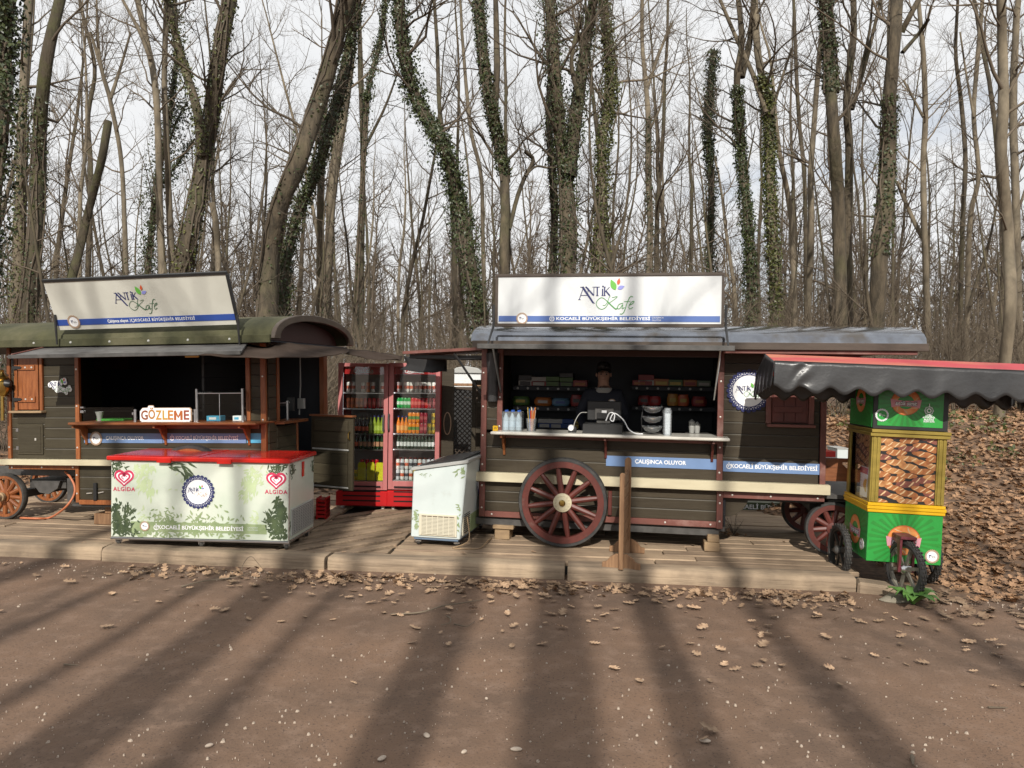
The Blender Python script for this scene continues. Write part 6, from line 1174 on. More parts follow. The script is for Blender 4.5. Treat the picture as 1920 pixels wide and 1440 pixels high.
# ================================================================== TREES
class Twigs:
    """collects many thin tapering tubes and writes them as one mesh, fast"""
    def __init__(s): s.b = {}
    def add(s, pts, r0, r1, n=3): s.b.setdefault((len(pts), n), []).append((pts, r0, r1))
    def arrays(s):
        V, F, base = [], [], 0
        for (k, n), L in s.b.items():
            P = np.array([l[0] for l in L], float); m = len(L); r0 = np.array([l[1] for l in L]); r1 = np.array([l[2] for l in L])
            T = np.zeros_like(P); T[:, 1:-1] = P[:, 2:] - P[:, :-2]; T[:, 0] = P[:, 1] - P[:, 0]; T[:, -1] = P[:, -1] - P[:, -2]
            T /= np.linalg.norm(T, axis=2, keepdims=True) + 1e-9
            ref = np.where(np.abs(T[:, :1, 2:3]) > .9, np.array([1., 0, 0]), np.array([0, 0, 1.])); U = np.cross(T, ref); U /= np.linalg.norm(U, axis=2, keepdims=True) + 1e-9; Wv = np.cross(T, U)
            R = r0[:, None] + (r1 - r0)[:, None] * (np.linspace(0, 1, k) ** .85)[None]
            a = np.arange(n) * 2 * np.pi / n
            v = P[:, :, None] + R[:, :, None, None] * (U[:, :, None] * np.cos(a)[None, None, :, None] + Wv[:, :, None] * np.sin(a)[None, None, :, None])
            V.append(v.reshape(-1, 3)); off = base + np.arange(m)[:, None, None] * k * n + np.arange(k - 1)[None, :, None] * n; j = np.arange(n)[None, None]; jn = (j + 1) % n
            F.append(np.stack([off + j, off + jn, off + n + jn, off + n + j], -1).reshape(-1, 4)); base += m * k * n
        return np.concatenate(V), np.concatenate(F)
    def mesh(s, name, m):
        V, F = s.arrays(); return npmesh(name, V, F, m)
def npmesh(name, V, F, m, smooth=True):
    me = bpy.data.meshes.new(name); k = F.shape[1]; me.vertices.add(len(V)); me.vertices.foreach_set('co', V.astype(np.float32).ravel())
    me.loops.add(F.size); me.loops.foreach_set('vertex_index', F.astype(np.int32).ravel()); me.polygons.add(len(F))
    me.polygons.foreach_set('loop_start', np.arange(len(F), dtype=np.int32) * k); me.polygons.foreach_set('use_smooth', np.full(len(F), smooth))
    me.update(calc_edges=True); me.materials.append(m); return me
def grow(tw, p, d, length, r, lvl, rg, maxl, kids, up=.12, wig=.16, n0=5):
    k = 7 if lvl == 0 else 5 if lvl == 1 else 4; pts = [p]; q = Vector(p); d = Vector(d).normalized(); st = length / (k - 1)
    for i in range(k - 1):
        d = (d + Vector((rg.gauss(0, wig), rg.gauss(0, wig), rg.gauss(up, wig)))).normalized(); q = q + d * st; pts.append(tuple(q))
    tw.add(pts, r, r * (.25 if lvl < maxl else .35), n0 if lvl == 0 else 4 if lvl == 1 else 3)
    if lvl >= maxl: return
    n = kids[lvl]; n = max(1, int(n * rg.uniform(.7, 1.3)))
    for j in range(n):
        t = rg.uniform(.22, 1.0); i = min(int(t * (k - 1)), k - 2); f = t * (k - 1) - i; a, b = Vector(pts[i]), Vector(pts[i + 1]); c = a.lerp(b, f); ax = (b - a).normalized()
        o = ax.orthogonal().normalized(); o = Matrix.Rotation(rg.uniform(0, 6.283), 3, ax) @ o; sp = rg.uniform(.5, 1.1); nd = ax * math.cos(sp) + o * math.sin(sp)
        grow(tw, tuple(c), nd, length * rg.uniform(.42, .68) * (1.1 - .45 * t), r * (1 - .65 * t) * .62, lvl + 1, rg, maxl, kids, up, wig * 1.1, n0)
KITE = np.array([(0, 0, 0), (.5, .42, .12), (1.05, 0, -.1), (.5, -.42, .12)])
def leaves_np(C, size, rg_, N=None, spread=1.0):
    m = len(C); q = rg_.normal(size=(m, 3)); 
    if N is not None: q = N + q * .55
    q /= np.linalg.norm(q, axis=1, keepdims=True); t = rg_.normal(size=(m, 3)); t -= q * (t * q).sum(1, keepdims=True); t[:, 2] -= .5; t -= q * (t * q).sum(1, keepdims=True); t /= np.linalg.norm(t, axis=1, keepdims=True) + 1e-9; b = np.cross(q, t)
    s = size * rg_.uniform(.6, 1.3, m); V = C[:, None] + s[:, None, None] * (KITE[None, :, 0:1] * t[:, None] + KITE[None, :, 1:2] * b[:, None] + KITE[None, :, 2:3] * q[:, None])
    return V.reshape(-1, 3), (np.arange(m)[:, None] * 4 + np.arange(4)[None])
def trunk_mesh(path, rad, n, rg, m, rough=.07, name='trunk'):
    k = len(path); vs = []; fr = [rg.uniform(0, 6.28) for _ in range(6)]; u = None
    for i in range(k):
        t = (path[min(i + 1, k - 1)] - path[max(i - 1, 0)]).normalized(); u = t.orthogonal().normalized() if u is None else (u - t * u.dot(t)).normalized(); w = t.cross(u)
        for j in range(n):
            a = 2 * math.pi * j / n; rr = rad[i] * (1 + rough * math.sin(2 * a + fr[0] + i * .35) + rough * .8 * math.sin(3 * a + fr[1] - i * .5) + rg.uniform(-rough, rough) * .7)
            if i == 0: rr *= 1 + .12 * math.sin(5 * a + fr[2])
            vs.append(path[i] + (u * math.cos(a) + w * math.sin(a)) * rr)
    V = np.array([tuple(v) for v in vs]); F = np.array([(i * n + j, i * n + (j + 1) % n, (i + 1) * n + (j + 1) % n, (i + 1) * n + j) for i in range(k - 1) for j in range(n)])
    return npmesh(name, V, F, m)
HG = 'trees standing behind the kiosks'
def hero(label, pts, wb, wt, Y, mk='bark', ivy=0, ivys=.0, stems=(), ext=6.0, branch=16, low=.35, stub=False, seed=1, iv='ivy', ivr=(0, 1), bl=2.6, name='bare_tree'):
    """a tree traced from the photo: pts run from the top of the picture down, wb/wt are widths in photo pixels"""
    rg = random.Random(seed * 13 + 5); nr = np.random.RandomState(seed)
    P = [at(x, y, Y + (.25 * math.sin(i * 1.7 + seed) if i else 0)) for i, (x, y) in enumerate(pts)][::-1]
    b = P[0]; gz = terrain(b.x, b.y); d = (P[1] - P[0]); base = b - d * ((b.z - gz + .3) / max(d.z, .05)) * .8; base.z = gz - .3
    lim = 1.6 if stub else .7
    if abs(base.x - b.x) > lim: base.x = b.x + math.copysign(lim, base.x - b.x)
    path = [base] + P; k = 22; rb, rt_ = wb * Y / FPX / 2 * .8, wt * Y / FPX / 2 * .82
    root = thing(name, label, 'tree', loc=(base.x, base.y, gz), group=HG)
    body = smooth_path(path, k); rad = [rb + (rt_ - rb) * i / (k - 1) for i in range(k)]; rad[0] *= 1.45; rad[1] *= 1.12
    if not stub:
        d = (body[-1] - body[-3]).normalized(); q = body[-1]; e = 9
        for i in range(e): d = (d + Vector((rg.gauss(0, .07), rg.gauss(0, .07), .1))).normalized(); q = q + d * ext / e; body.append(q); rad.append(rt_ * (1 - .9 * (i + 1) / e))
    L0 = Vector((base.x, base.y, gz)); loc = [p - L0 for p in body]
    t = inst('trunk', trunk_mesh(loc, rad, 10, rg, M[mk]), root)
    paths = [(loc, rad)]; tw = Twigs()
    for (sp, w0, w1) in stems:
        Q = smooth_path([at(x, y, Y + rg.uniform(-.25, .25) * (i < len(sp) - 1)) for i, (x, y) in enumerate(sp)][::-1], 12); r0, r1 = w0 * Y / FPX / 2, w1 * Y / FPX / 2; rr = [r0 + (r1 - r0) * i / 11 for i in range(12)]
        if sp[0][1] <= 2:
            d = (Q[-1] - Q[-3]).normalized(); q = Q[-1]
            for i in range(6): d = (d + Vector((rg.gauss(0, .08), rg.gauss(0, .08), .1))).normalized(); q = q + d * ext * .13; Q.append(q); rr.append(r1 * (1 - .88 * (i + 1) / 6))
        Q = [p - L0 for p in Q]; inst('limb', trunk_mesh(Q, rr, 8, rg, M[mk], name='limb'), root); paths.append((Q, rr))
    if not stub:
        for (Q, rr) in paths:
            nb = branch if Q is loc else max(4, branch // 2); kk = len(Q)
            for i in range(nb):
                f = low + (1 - low) * rg.random() ** .8; x = f * (kk - 1); a = int(min(x, kk - 2)); c = Q[a].lerp(Q[a + 1], x - a); r = rr[a]
                az = rg.uniform(0, 6.283); dd = Vector((math.cos(az), math.sin(az), rg.uniform(.2, 1.0)))
                grow(tw, tuple(c), dd, bl * rg.uniform(.5, 1.15) * (1.15 - .4 * f), min(r * .45, .05) * rg.uniform(.5, 1.0), 0, rg, 3, (6, 4, 3), .1, .17, 5)
    if ivy:
        C, N = [], []
        for (Q, rr) in [q_ for q_ in paths if q_[0] is loc or q_[1][0] > .1 or seed == 9]:
            kk = len(Q); ln = sum((Q[i + 1] - Q[i]).length for i in range(kk - 1)); m = int(ivy * 1.7 * ln)
            lump = [rg.uniform(.5, 1.5) for _ in range(kk + 1)]
            for i in range(m):
                f = ivr[0] + (ivr[1] - ivr[0]) * rg.random(); x = f * (kk - 1); a = int(min(x, kk - 2)); c = Q[a].lerp(Q[a + 1], x - a); az = rg.uniform(0, 6.283); o = rg.random() ** 1.8 * ivys * .7 * lump[a] + .02
                nn = Vector((math.cos(az), math.sin(az), 0)); C.append(tuple(c + nn * (rr[a] + o))); N.append(tuple(nn))
        for (Q, rr) in paths[:1]:
            kk = len(Q)
            for v_ in range(5):
                a0, k0, k1 = rg.uniform(0, 6.28), int(ivr[0] * (kk - 1)), max(int(ivr[0] * (kk - 1)) + 4, int(ivr[1] * (kk - 1)) - rg.randrange(3)); L_v = []
                for i in range(k0, min(k1, kk - 1) + 1): a0 += rg.gauss(0, .3); L_v.append(tuple(Q[i] + Vector((math.cos(a0), math.sin(a0), 0)) * (rr[i] * 1.04 + .015)))
                tw.add(L_v, .028, .014, 5)
        V, F = leaves_np(np.array(C), .062, nr, np.array(N)); stuff(inst('ivy', npmesh('ivy', V, F, M[iv], False), root))
    if tw.b: inst('crown' if not stub else 'ivy_stems', tw.mesh('crown', M['twigpale' if mk == 'barkpale' else 'twig']), root)
    return root
hero('ivy smothered trunk at the top left corner of the woods', [(8, 0), (3, 110), (-8, 240), (-25, 420), (-40, 600)], 46, 36, 11, 'barkdark', 260, .28, seed=1, branch=6)
hero('slim pale trunk with ivy on its lower half beside the dark mossy trunk', [(55, 0), (45, 150), (40, 300), (35, 480), (27, 600)], 24, 18, 20, 'barkpale', 60, .1, seed=2, ivr=(0, .55), iv='ivybright')
hero('straight dark mossy trunk rising behind the left corner of the cream white sign', [(112, 0), (90, 100), (76, 220), (72, 330), (66, 470), (50, 620)], 34, 25, 17, 'barkdark', 30, .05, seed=3, ivr=(0, .5), branch=9)
hero('broken off leaning dark stump without any crown', [(203, 228), (190, 300), (165, 400), (146, 480), (130, 540)], 21, 17, 18, 'barkdark', stub=True, seed=4, name='dead_tree')
hero('thin wavy tree just right of the leaning broken stump', [(158, 40), (178, 130), (165, 220), (170, 330), (165, 520)], 13, 8, 30, 'bark', seed=5)
hero('thin pale tree forking high, left of the twin pale trunks', [(205, 180), (226, 290), (233, 400), (236, 520)], 13, 9, 28, 'barkpale', seed=6, stems=[([(170, 60), (190, 130), (205, 180)], 8, 5), ([(245, 60), (225, 130), (207, 185)], 7, 4)])
hero('left stem of the twin smooth pale trunks', [(258, 0), (280, 100), (293, 180), (298, 300), (300, 410), (305, 520)], 19, 12, 21, 'barkpale', seed=7, stems=[([(230, 0), (262, 60), (282, 112)], 8, 5)])
hero('right stem of the twin smooth pale trunks', [(312, 0), (308, 150), (312, 250), (318, 400), (323, 520)], 17, 11, 21.4, 'barkpale', seed=8)
hero('bushy ivy covered tree between the pale twin trunks and the big ivy trunk', [(330, 120), (318, 220), (296, 330), (285, 430), (275, 540)], 12, 6, 23, 'barkdark', 230, .55, seed=9, stems=[([(352, 190), (330, 230), (310, 290)], 5, 3), ([(365, 260), (330, 310), (300, 350)], 5, 3)], branch=7, low=.2)
hero('thick ivy wound trunk behind the cream white sign, forked to the left', [(430, 0), (411, 110), (396, 230), (376, 340), (356, 440), (338, 530)], 42, 30, 17, 'bark', 70, .08, seed=10, stems=[([(314, 0), (335, 90), (350, 140), (371, 210), (378, 290)], 20, 13)], iv='ivybright')
hero('short pale dead trunk beside the thick ivy wound trunk', [(398, 380), (405, 420), (408, 470), (410, 530)], 15, 13, 22, 'barkpale', seed=11, stub=True, name='dead_tree')
hero('big dark trunk leaning to the right behind the green vaulted roof', [(652, 0), (622, 110), (590, 210), (560, 300), (524, 390), (506, 480), (500, 610)], 46, 32, 16, 'bark', 25, .08, seed=12, branch=12)
hero('ivy clad trunk running close beside the big right leaning trunk', [(668, 0), (650, 120), (622, 230), (592, 320), (560, 400), (535, 500), (530, 610)], 22, 20, 17, 'barkdark', 230, .16, seed=13)
hero('mid brown trunk standing just right of the big leaning trunk', [(662, 60), (645, 200), (626, 330), (615, 520), (612, 620)], 23, 17, 23, 'barkpale', 30, .1, seed=14)
hero('grey trunk in the gap left of the mid brown trunk', [(606, 230), (602, 320), (600, 450), (600, 610)], 19, 15, 24, 'bark', seed=15)
hero('thin straight tree left of the long leaning ivy tree', [(672, 20), (676, 150), (680, 300), (678, 500), (675, 640)], 14, 8, 28, 'bark', 20, .1, seed=16, stems=[([(748, 130), (722, 200), (683, 280)], 6, 3)])
hero('long ivy tree leaning left with its foot behind the white sign left edge', [(748, 0), (757, 100), (775, 170), (803, 230), (830, 272), (850, 340), (863, 400), (876, 470), (892, 560), (905, 630)], 34, 24, 17, 'barkdark', 330, .28, seed=17)
hero('thin hanging ivy strand tree left of the long leaning ivy tree', [(722, 0), (716, 60), (705, 110), (690, 170), (684, 260)], 6, 5, 22, 'barkdark', 100, .2, seed=18, branch=3)
hero('thin straight grey tree behind the long leaning ivy tree', [(814, 0), (820, 90), (823, 190), (830, 250), (842, 330), (850, 420), (852, 560)], 13, 8, 26, 'bark', seed=19)
hero('pale slim tree with a kinked stem right of the long leaning ivy tree', [(866, 60), (874, 160), (884, 250), (902, 330), (905, 440), (908, 560)], 12, 7, 25, 'barkpale', seed=20)
hero('forked tree with an ivy wrapped left stem behind the left part of the white sign', [(898, 0), (905, 100), (920, 200), (940, 290), (947, 370), (945, 480), (950, 560)], 24, 18, 18, 'bark', 170, .1, seed=21, ivr=(.35, 1), stems=[([(929, 0), (931, 70), (932, 130), (928, 210)], 13, 9), ([(985, 285), (1000, 300), (985, 330), (970, 370), (955, 430)], 9, 7), ([(1060, 310), (1030, 315), (1005, 312), (985, 330)], 5, 3)])
hero('massive two stemmed ivy tree behind the middle of the white sign', [(1030, 0), (1040, 130), (1048, 230), (1058, 320), (1066, 420), (1060, 560)], 38, 24, 18, 'bark', 190, .26, seed=22, stems=[([(1112, 0), (1097, 90), (1086, 170), (1076, 250), (1066, 330)], 26, 20), ([(1090, 30), (1075, 90), (1072, 130), (1085, 180)], 9, 7)], iv='ivy')
hero('narrow brown trunk close left of the massive two stemmed ivy tree', [(1030, 250), (1036, 330), (1040, 420), (1036, 560)], 16, 12, 21, 'bark', 90, .12, seed=23, branch=6)
hero('sunlit ivy column tree right of the massive two stemmed ivy tree', [(1132, 0), (1141, 100), (1146, 180), (1131, 260), (1129, 380), (1119, 560)], 22, 16, 19, 'barkpale', 300, .2, seed=24, iv='ivybright', stems=[([(1108, 150), (1120, 170), (1136, 220)], 5, 3)])
hero('smooth pale slender tree standing alone behind the right part of the white sign', [(1204, 0), (1204, 80), (1210, 150), (1215, 220), (1215, 330), (1219, 420), (1214, 560)], 15, 9, 25, 'barkpale', 35, .06, seed=25, ivr=(0, .4), stems=[([(1262, 40), (1240, 90), (1214, 165)], 6, 4), ([(1245, 140), (1238, 200), (1220, 240)], 4, 3)])
hero('short ivy covered pole of a tree ending below the sky right of the white sign', [(1338, 95), (1331, 180), (1328, 250), (1333, 350), (1330, 560)], 15, 9, 22, 'barkdark', 330, .2, seed=26, stub=True, name='ivy_tree')
hero('wavy trunk forking into two high stems right of the white sign', [(1384, 0), (1391, 80), (1382, 140), (1385, 220), (1390, 300), (1400, 400), (1406, 510), (1408, 640)], 21, 12, 19, 'bark', 200, .13, seed=27, ivr=(0, .5), stems=[([(1413, 0), (1405, 80), (1390, 145)], 14, 10), ([(1416, 240), (1408, 280), (1400, 320)], 4, 2)])
hero('pale trunk with bright ivy on the lower half, second from the white sign', [(1415, 0), (1421, 100), (1436, 180), (1442, 250), (1443, 330), (1448, 440), (1456, 600)], 21, 15, 19, 'barkpale', 210, .12, seed=28, ivr=(0, .55), iv='ivybright', stems=[([(1350, 0), (1380, 70), (1412, 140), (1436, 210)], 10, 6), ([(1485, 90), (1462, 160), (1446, 215)], 7, 4)])
hero('thin grey tree curving up between two pale trunks', [(1452, 200), (1462, 290), (1478, 370), (1486, 450), (1490, 620)], 14, 9, 24, 'barkpale', seed=29)
hero('thin straight tree left of the pale leaning one', [(1488, 0), (1494, 150), (1500, 250), (1509, 350), (1512, 620)], 12, 7, 26, 'bark', seed=30)
hero('pale smooth trunk leaning slightly right close to the big double trunk', [(1537, 100), (1527, 220), (1520, 330), (1521, 430), (1514, 620)], 15, 12, 22, 'barkpale', seed=31)
hero('big dark ivy topped trunk of the pair behind the right wagon roof', [(1546, 0), (1556, 110), (1560, 200), (1566, 290), (1572, 400), (1579, 620)], 28, 25, 17, 'bark', 110, .08, seed=32, ivr=(.5, 1), branch=9)
hero('slimmer brown trunk of the pair, forked into thin upper stems', [(1600, 0), (1600, 80), (1588, 180), (1592, 280), (1590, 400), (1592, 620)], 19, 14, 17.6, 'bark', seed=33, stems=[([(1652, 0), (1622, 120), (1597, 205)], 10, 6), ([(1636, 0), (1630, 60), (1612, 140)], 6, 4)])
hero('thickest knotty trunk with a broken side stub behind the right wagon roof', [(1682, 0), (1678, 80), (1668, 180), (1666, 280), (1661, 380), (1650, 480), (1643, 640)], 38, 27, 16, 'bark', 40, .06, seed=34, ivr=(.2, .5), stems=[([(1722, 0), (1706, 30), (1690, 60)], 12, 9), ([(1741, 36), (1722, 64), (1692, 98)], 8, 6)], branch=10)
hero('grey slender tree with a low fork right of the thickest trunk', [(1722, 0), (1731, 100), (1735, 220), (1731, 300), (1733, 400), (1736, 500), (1740, 650)], 17, 9, 21, 'barkpale', seed=35, stems=[([(1682, 340), (1698, 380), (1716, 420), (1733, 450)], 10, 6), ([(1694, 150), (1710, 180), (1731, 220)], 5, 4)])
hero('thin double wavy tree left of the two thin ones near the right edge', [(1796, 0), (1792, 100), (1802, 190), (1810, 300), (1805, 420), (1800, 660)], 12, 7, 25, 'bark', seed=36)
hero('thin tree with a curving fork beside the trunk at the right edge', [(1842, 0), (1832, 120), (1826, 220), (1835, 330), (1818, 420), (1812, 660)], 13, 8, 24, 'barkpale', seed=37, stems=[([(1800, 60), (1812, 140), (1826, 220)], 5, 3)])
hero('dark grey trunk with its foot in the leaf litter near the right edge', [(1876, 0), (1880, 100), (1882, 200), (1877, 290), (1886, 400), (1892, 480), (1895, 560), (1888, 650), (1872, 790)], 29, 20, 14.5, 'barkpale', seed=38, branch=11)
hero('ivy free grey tree partly cut by the right edge of the picture', [(1906, 30), (1900, 200), (1905, 400), (1912, 660)], 18, 14, 21, 'barkpale', seed=39)
# mid forest: prototypes copied as single trees
def proto(seed, h, r, nb, bl, mk, kids=(6, 4, 3), low=.2, lean=.06):
    rg = random.Random(seed); p = [Vector((0, 0, -.3))]; d = Vector((rg.gauss(0, lean), rg.gauss(0, lean), 1))
    for i in range(13): d = (d + Vector((rg.gauss(0, .06), rg.gauss(0, .06), .12))).normalized(); p.append(p[-1] + d * h / 13)
    rad = [r * (1.3 if i == 0 else 1) * (1 - .88 * i / 13) for i in range(14)]; root = bpy.data.objects.new('bare_tree', None)
    S.collection.objects.link(root); inst('trunk', trunk_mesh(p, rad, 7, rg, M[mk]), root); tw = Twigs()
    for i in range(nb):
        f = low + (1 - low) * rg.random(); x = f * 12.99; a = int(x); c = p[a].lerp(p[a + 1], x - a); az = rg.uniform(0, 6.283)
        grow(tw, tuple(c), (math.cos(az), math.sin(az), rg.uniform(.3, 1.2)), bl * rg.uniform(.5, 1.1) * (1.15 - .5 * f), min(rad[a] * .5, .045), 0, rg, 3, kids, .12, .16, 4)
    inst('crown', tw.mesh('crown', M['twigpale' if mk == 'barkpale' else 'twig']), root); return root
protos = [proto(101 + i, h, r, nb, bl, mk) for i, (h, r, nb, bl, mk) in enumerate(((15, .10, 17, 3.0, 'barkpale'), (17, .12, 18, 3.2, 'bark'), (13, .075, 17, 2.8, 'bark'), (16, .095, 18, 3.2, 'bark'), (18, .13, 19, 3.6, 'bark')))]
sap = [proto(131 + i, h, r, nb, bl, mk, (6, 4, 3), .08, .1) for i, (h, r, nb, bl, mk) in enumerate(((7, .045, 15, 1.9, 'bark'), (8.5, .055, 16, 2.1, 'bark'), (6, .035, 14, 1.7, 'bark')))]
rg = random.Random(77)
def scatter(P, n, y0, y1, label, group, cat, sc=(.85, 1.2), name='bare_tree'):
    used = set()
    for i in range(n):
        Y = y0 + (y1 - y0) * ((i + rg.random()) / n) ** 1.25; pxx = -60 + 2040 * ((i * .618034 + rg.uniform(-.02, .02)) % 1); x = (pxx - 960) / FPX * Y; p = P[rg.randrange(len(P))]
        o = p if id(p) not in used else copy_tree(p)
        used.add(id(p)); o.name = name; o.location = (x, Y, terrain(x, Y)); o.rotation_euler = (0, 0, rg.uniform(0, 6.28)); s_ = rg.uniform(*sc); o.scale = (s_, s_, s_ * rg.uniform(.9, 1.1)); tag(o, label, cat, group)
scatter(protos, 105, 26, 72, 'slender bare grey brown tree standing deep in the woods behind the kiosks', 'bare trees deep in the woods', 'tree')
scatter(sap, 110, 15, 52, 'thin bare sapling with fine twigs among the trees behind the kiosks', 'bare saplings among the trees', 'sapling', name='sapling')
# leafless shrubs
def shrub(seed, n, h, w):
    rg_ = random.Random(seed); tw = Twigs()
    for i in range(n):
        a = rg_.uniform(0, 6.28); r = rg_.uniform(0, w * .3); grow(tw, (r * math.cos(a), r * math.sin(a), -.05), (math.cos(a) * rg_.uniform(.1, .7), math.sin(a) * rg_.uniform(.1, .7), 1), h * rg_.uniform(.6, 1.1), .011, 0, rg_, 2, (7, 4), -.01, .17, 3)
    return tw.mesh('bare_shrub', M['twigpale' if seed % 2 else 'twig'])
shr = [shrub(201, 26, 2.2, 1.2), shrub(202, 24, 1.8, 1.2), shrub(203, 28, 2.6, 1.4)]
for i in range(56):
    Y = rg.uniform(12.0, 22); pxx = -40 + 2000 * ((i * .618034 + rg.uniform(-.03, .03)) % 1); x = (pxx - 960) / FPX * Y
    if x > 4.2 and Y < 14.5: Y += 3.5; x = (pxx - 960) / FPX * Y
    s_ = rg.uniform(.8, 1.25); o = inst('bare_shrub', shr[i % 3], None, (x, Y, terrain(x, Y)), (0, 0, rg.uniform(0, 6.28)), s_); tag(o, 'leafless tangle of thin brown stems on the forest floor behind the kiosks', 'shrub', 'leafless shrubs behind the kiosks')
# the far wood, which reads as one mass
tw = Twigs(); rg = random.Random(55)
for i in range(430):
    Y = rg.uniform(62, 150); x = rg.uniform(-.8, .8) * Y; z0 = terrain(x, min(Y, 60)); h = rg.uniform(11, 17); r = rg.uniform(.1, .22); p = [(x, Y, z0)]; dx = rg.gauss(0, .06)
    for j in range(6): p.append((x + dx * h * (j + 1) / 6 + rg.gauss(0, .12), Y + rg.gauss(0, .1), z0 + h * (j + 1) / 6))
    tw.add(p, r, r * .2, 4)
    for j in range(46):
        f = rg.uniform(.04, 1); q = (x + dx * h * f, Y, z0 + h * f); a = rg.uniform(0, 6.28); l = rg.uniform(1.0, 3.4) * (1.2 - .5 * f); u = rg.uniform(.3, 1.4)
        P = [q]; d = Vector((math.cos(a), math.sin(a), u)).normalized(); c = Vector(q)
        for s_ in range(3): d = (d + Vector((rg.gauss(0, .25), rg.gauss(0, .25), rg.gauss(.05, .25)))).normalized(); c = c + d * l / 3; P.append(tuple(c))
        tw.add(P, r * .32, .016, 3)
        for e in range(3):
            b = Vector(P[rg.choice((1, 2))]); d2 = (d + Vector((rg.gauss(0, .7), rg.gauss(0, .7), rg.gauss(.2, .5)))).normalized(); tw.add([tuple(b), tuple(b + d2 * l * .3 + Vector((0, 0, .05))), tuple(b + d2 * l * .6)], .022, .012, 3)
o = stuff(inst('woods', tw.mesh('woods', M['twig']))); o['label'] = 'distant bare woods closing the view'
# trees behind the camera, whose shadows fall across the road
rg = random.Random(91)
for i, (X0, D_, r) in enumerate(((-2.75, 8.0, .1), (-2.1, 6.5, .29), (-1.5, 9.5, .13), (-3.5, 10, .15), (-4.6, 9, .26), (-5.9, 11, .24), (-.52, 7.5, .21), (.3, 8.5, .3), (1.03, 6.8, .17), (1.94, 9.2, .17), (3.25, 10.5, .14), (4.6, 9.5, .16), (6.4, 12, .2), (-7.5, 13, .2))):
    q = random.Random(300 + i); x = X0 - (4.5 + D_) * math.tan(AZ); h = 17; lean = q.gauss(0, .012); p = [Vector((x + lean * z_ + .05 * math.sin(z_ * .8 + i) - .05 * math.sin(8 * .8 + i) - lean * 8.5, -D_, z_)) for z_ in np.linspace(-.3, h, 16)]
    root = thing('roadside_tree', 'bare roadside tree across the road from the kiosks', 'tree', loc=(x, -D_, 0), group='trees across the road'); r *= .86; L0 = Vector((x, -D_, 0)); rr = [r * (1.35 if k_ == 0 else 1.08 - .02 * k_ if k_ < 9 else max(.14, .9 - .19 * (k_ - 8))) for k_ in range(16)]
    inst('trunk', trunk_mesh([v - L0 for v in p], rr, 9, q, M['bark']), root); tw = Twigs()
    for b in range(6):
        z_ = q.uniform(9.5, 16.5); k_ = int((z_ + .3) / (h + .3) * 15); az = q.uniform(0, 6.28); grow(tw, tuple(p[k_] - L0), (math.cos(az), math.sin(az), q.uniform(.5, 1.3)), q.uniform(1.4, 2.6), .03, 0, q, 1, (4,), .1, .16, 5)
    inst('crown', tw.mesh('crown', M['twig']), root)

# ================================================================== LEAVES AND SMALL THINGS ON THE GROUND
def oak_leaf(seed, name='oak_leaf', lob=5, s=1.0, q=1):
    rg_ = random.Random(seed); L = []; n = 16; ph = rg_.uniform(-.5, .5)
    for i in range(n + 1):
        t = i / n; w = .36 * math.sin(math.pi * (t ** .85 * .93 + .03)) ** .8 * (.66 + .34 * math.cos(2 * math.pi * (lob - 1.3) * t + ph)) * rg_.uniform(.9, 1.1)
        L.append((t + .035 * math.sin(2 * math.pi * (lob - 1.3) * t + ph + 1), w + .008))
    P = [(t, w) for t, w in L] + [(t, -w * rg_.uniform(.85, 1.1)) for t, w in L[::-1]]
    cu = rg_.uniform(.1, .5); zz = lambda u, v: cu * (v * v) * 1.6 + .16 * (u - .45) ** 2 * rg_.choice((1, 1.6)) + rg_.uniform(-.015, .02)
    V = [(t - .5, 0, zz(t, 0) * .6) for t, w in L] + [(t - .5, w, zz(t, w)) for t, w in L] + [(t - .5, -w * rg_.uniform(.85, 1.1), zz(t, w)) for t, w in L]; m = n + 1
    F = [(i, i + 1, m + i + 1, m + i) for i in range(n)] + [(i + 1, i, 2 * m + i, 2 * m + i + 1) for i in range(n)]
    V = np.array(V) * s; V[:, 2] -= V[:, 2].min(); return V, np.array(F)
OL = [oak_leaf(i) for i in range(6)]; olm = [npmesh('fallen_leaf', V * .125, F, M['oakleaf'], True) for V, F in OL]
rg = random.Random(31); cnt = 0
BARE = lambda px_, py_: False
pos = []
for i in range(1500):
    t = rg.random(); px_ = rg.uniform(-20, 1930)
    ky = 1046 + px_ * .0415 + 8
    py_ = ky + abs(rg.gauss(0, 1)) ** 1.7 * (26 if px_ < 560 else 36 if px_ < 1150 else 70)
    if px_ < 560 and rg.random() < .5: continue
    if py_ > 1290 or (px_ > 1600 and py_ < ky + 15): continue
    p = ground(px_, py_, .012)
    if any((p - q).length < .03 for q in pos): continue
    pos.append(p)
    if len(pos) >= 270: break
for px_, py_ in ((1700, 1248), (1640, 1232), (1330, 1372), (1690, 1212), (1440, 1175), (1865, 1290), (1320, 1390), (255, 1130), (960, 1215)): pos.append(ground(px_, py_, .012))
for i, p in enumerate(pos):
    s_ = rg.choice((.36, .44, .52, .6, .7, .85)) * rg.uniform(.9, 1.1); o = inst('fallen_leaf', olm[i % 6], None, p, (rg.gauss(0, .16), rg.gauss(0, .16), rg.uniform(0, 6.28)), s_); o.location.z = .02 + .02 * s_ * rg.random(); tag(o, 'dry tan oak leaf lying on the brown dirt road', 'leaf', 'fallen oak leaves on the road')
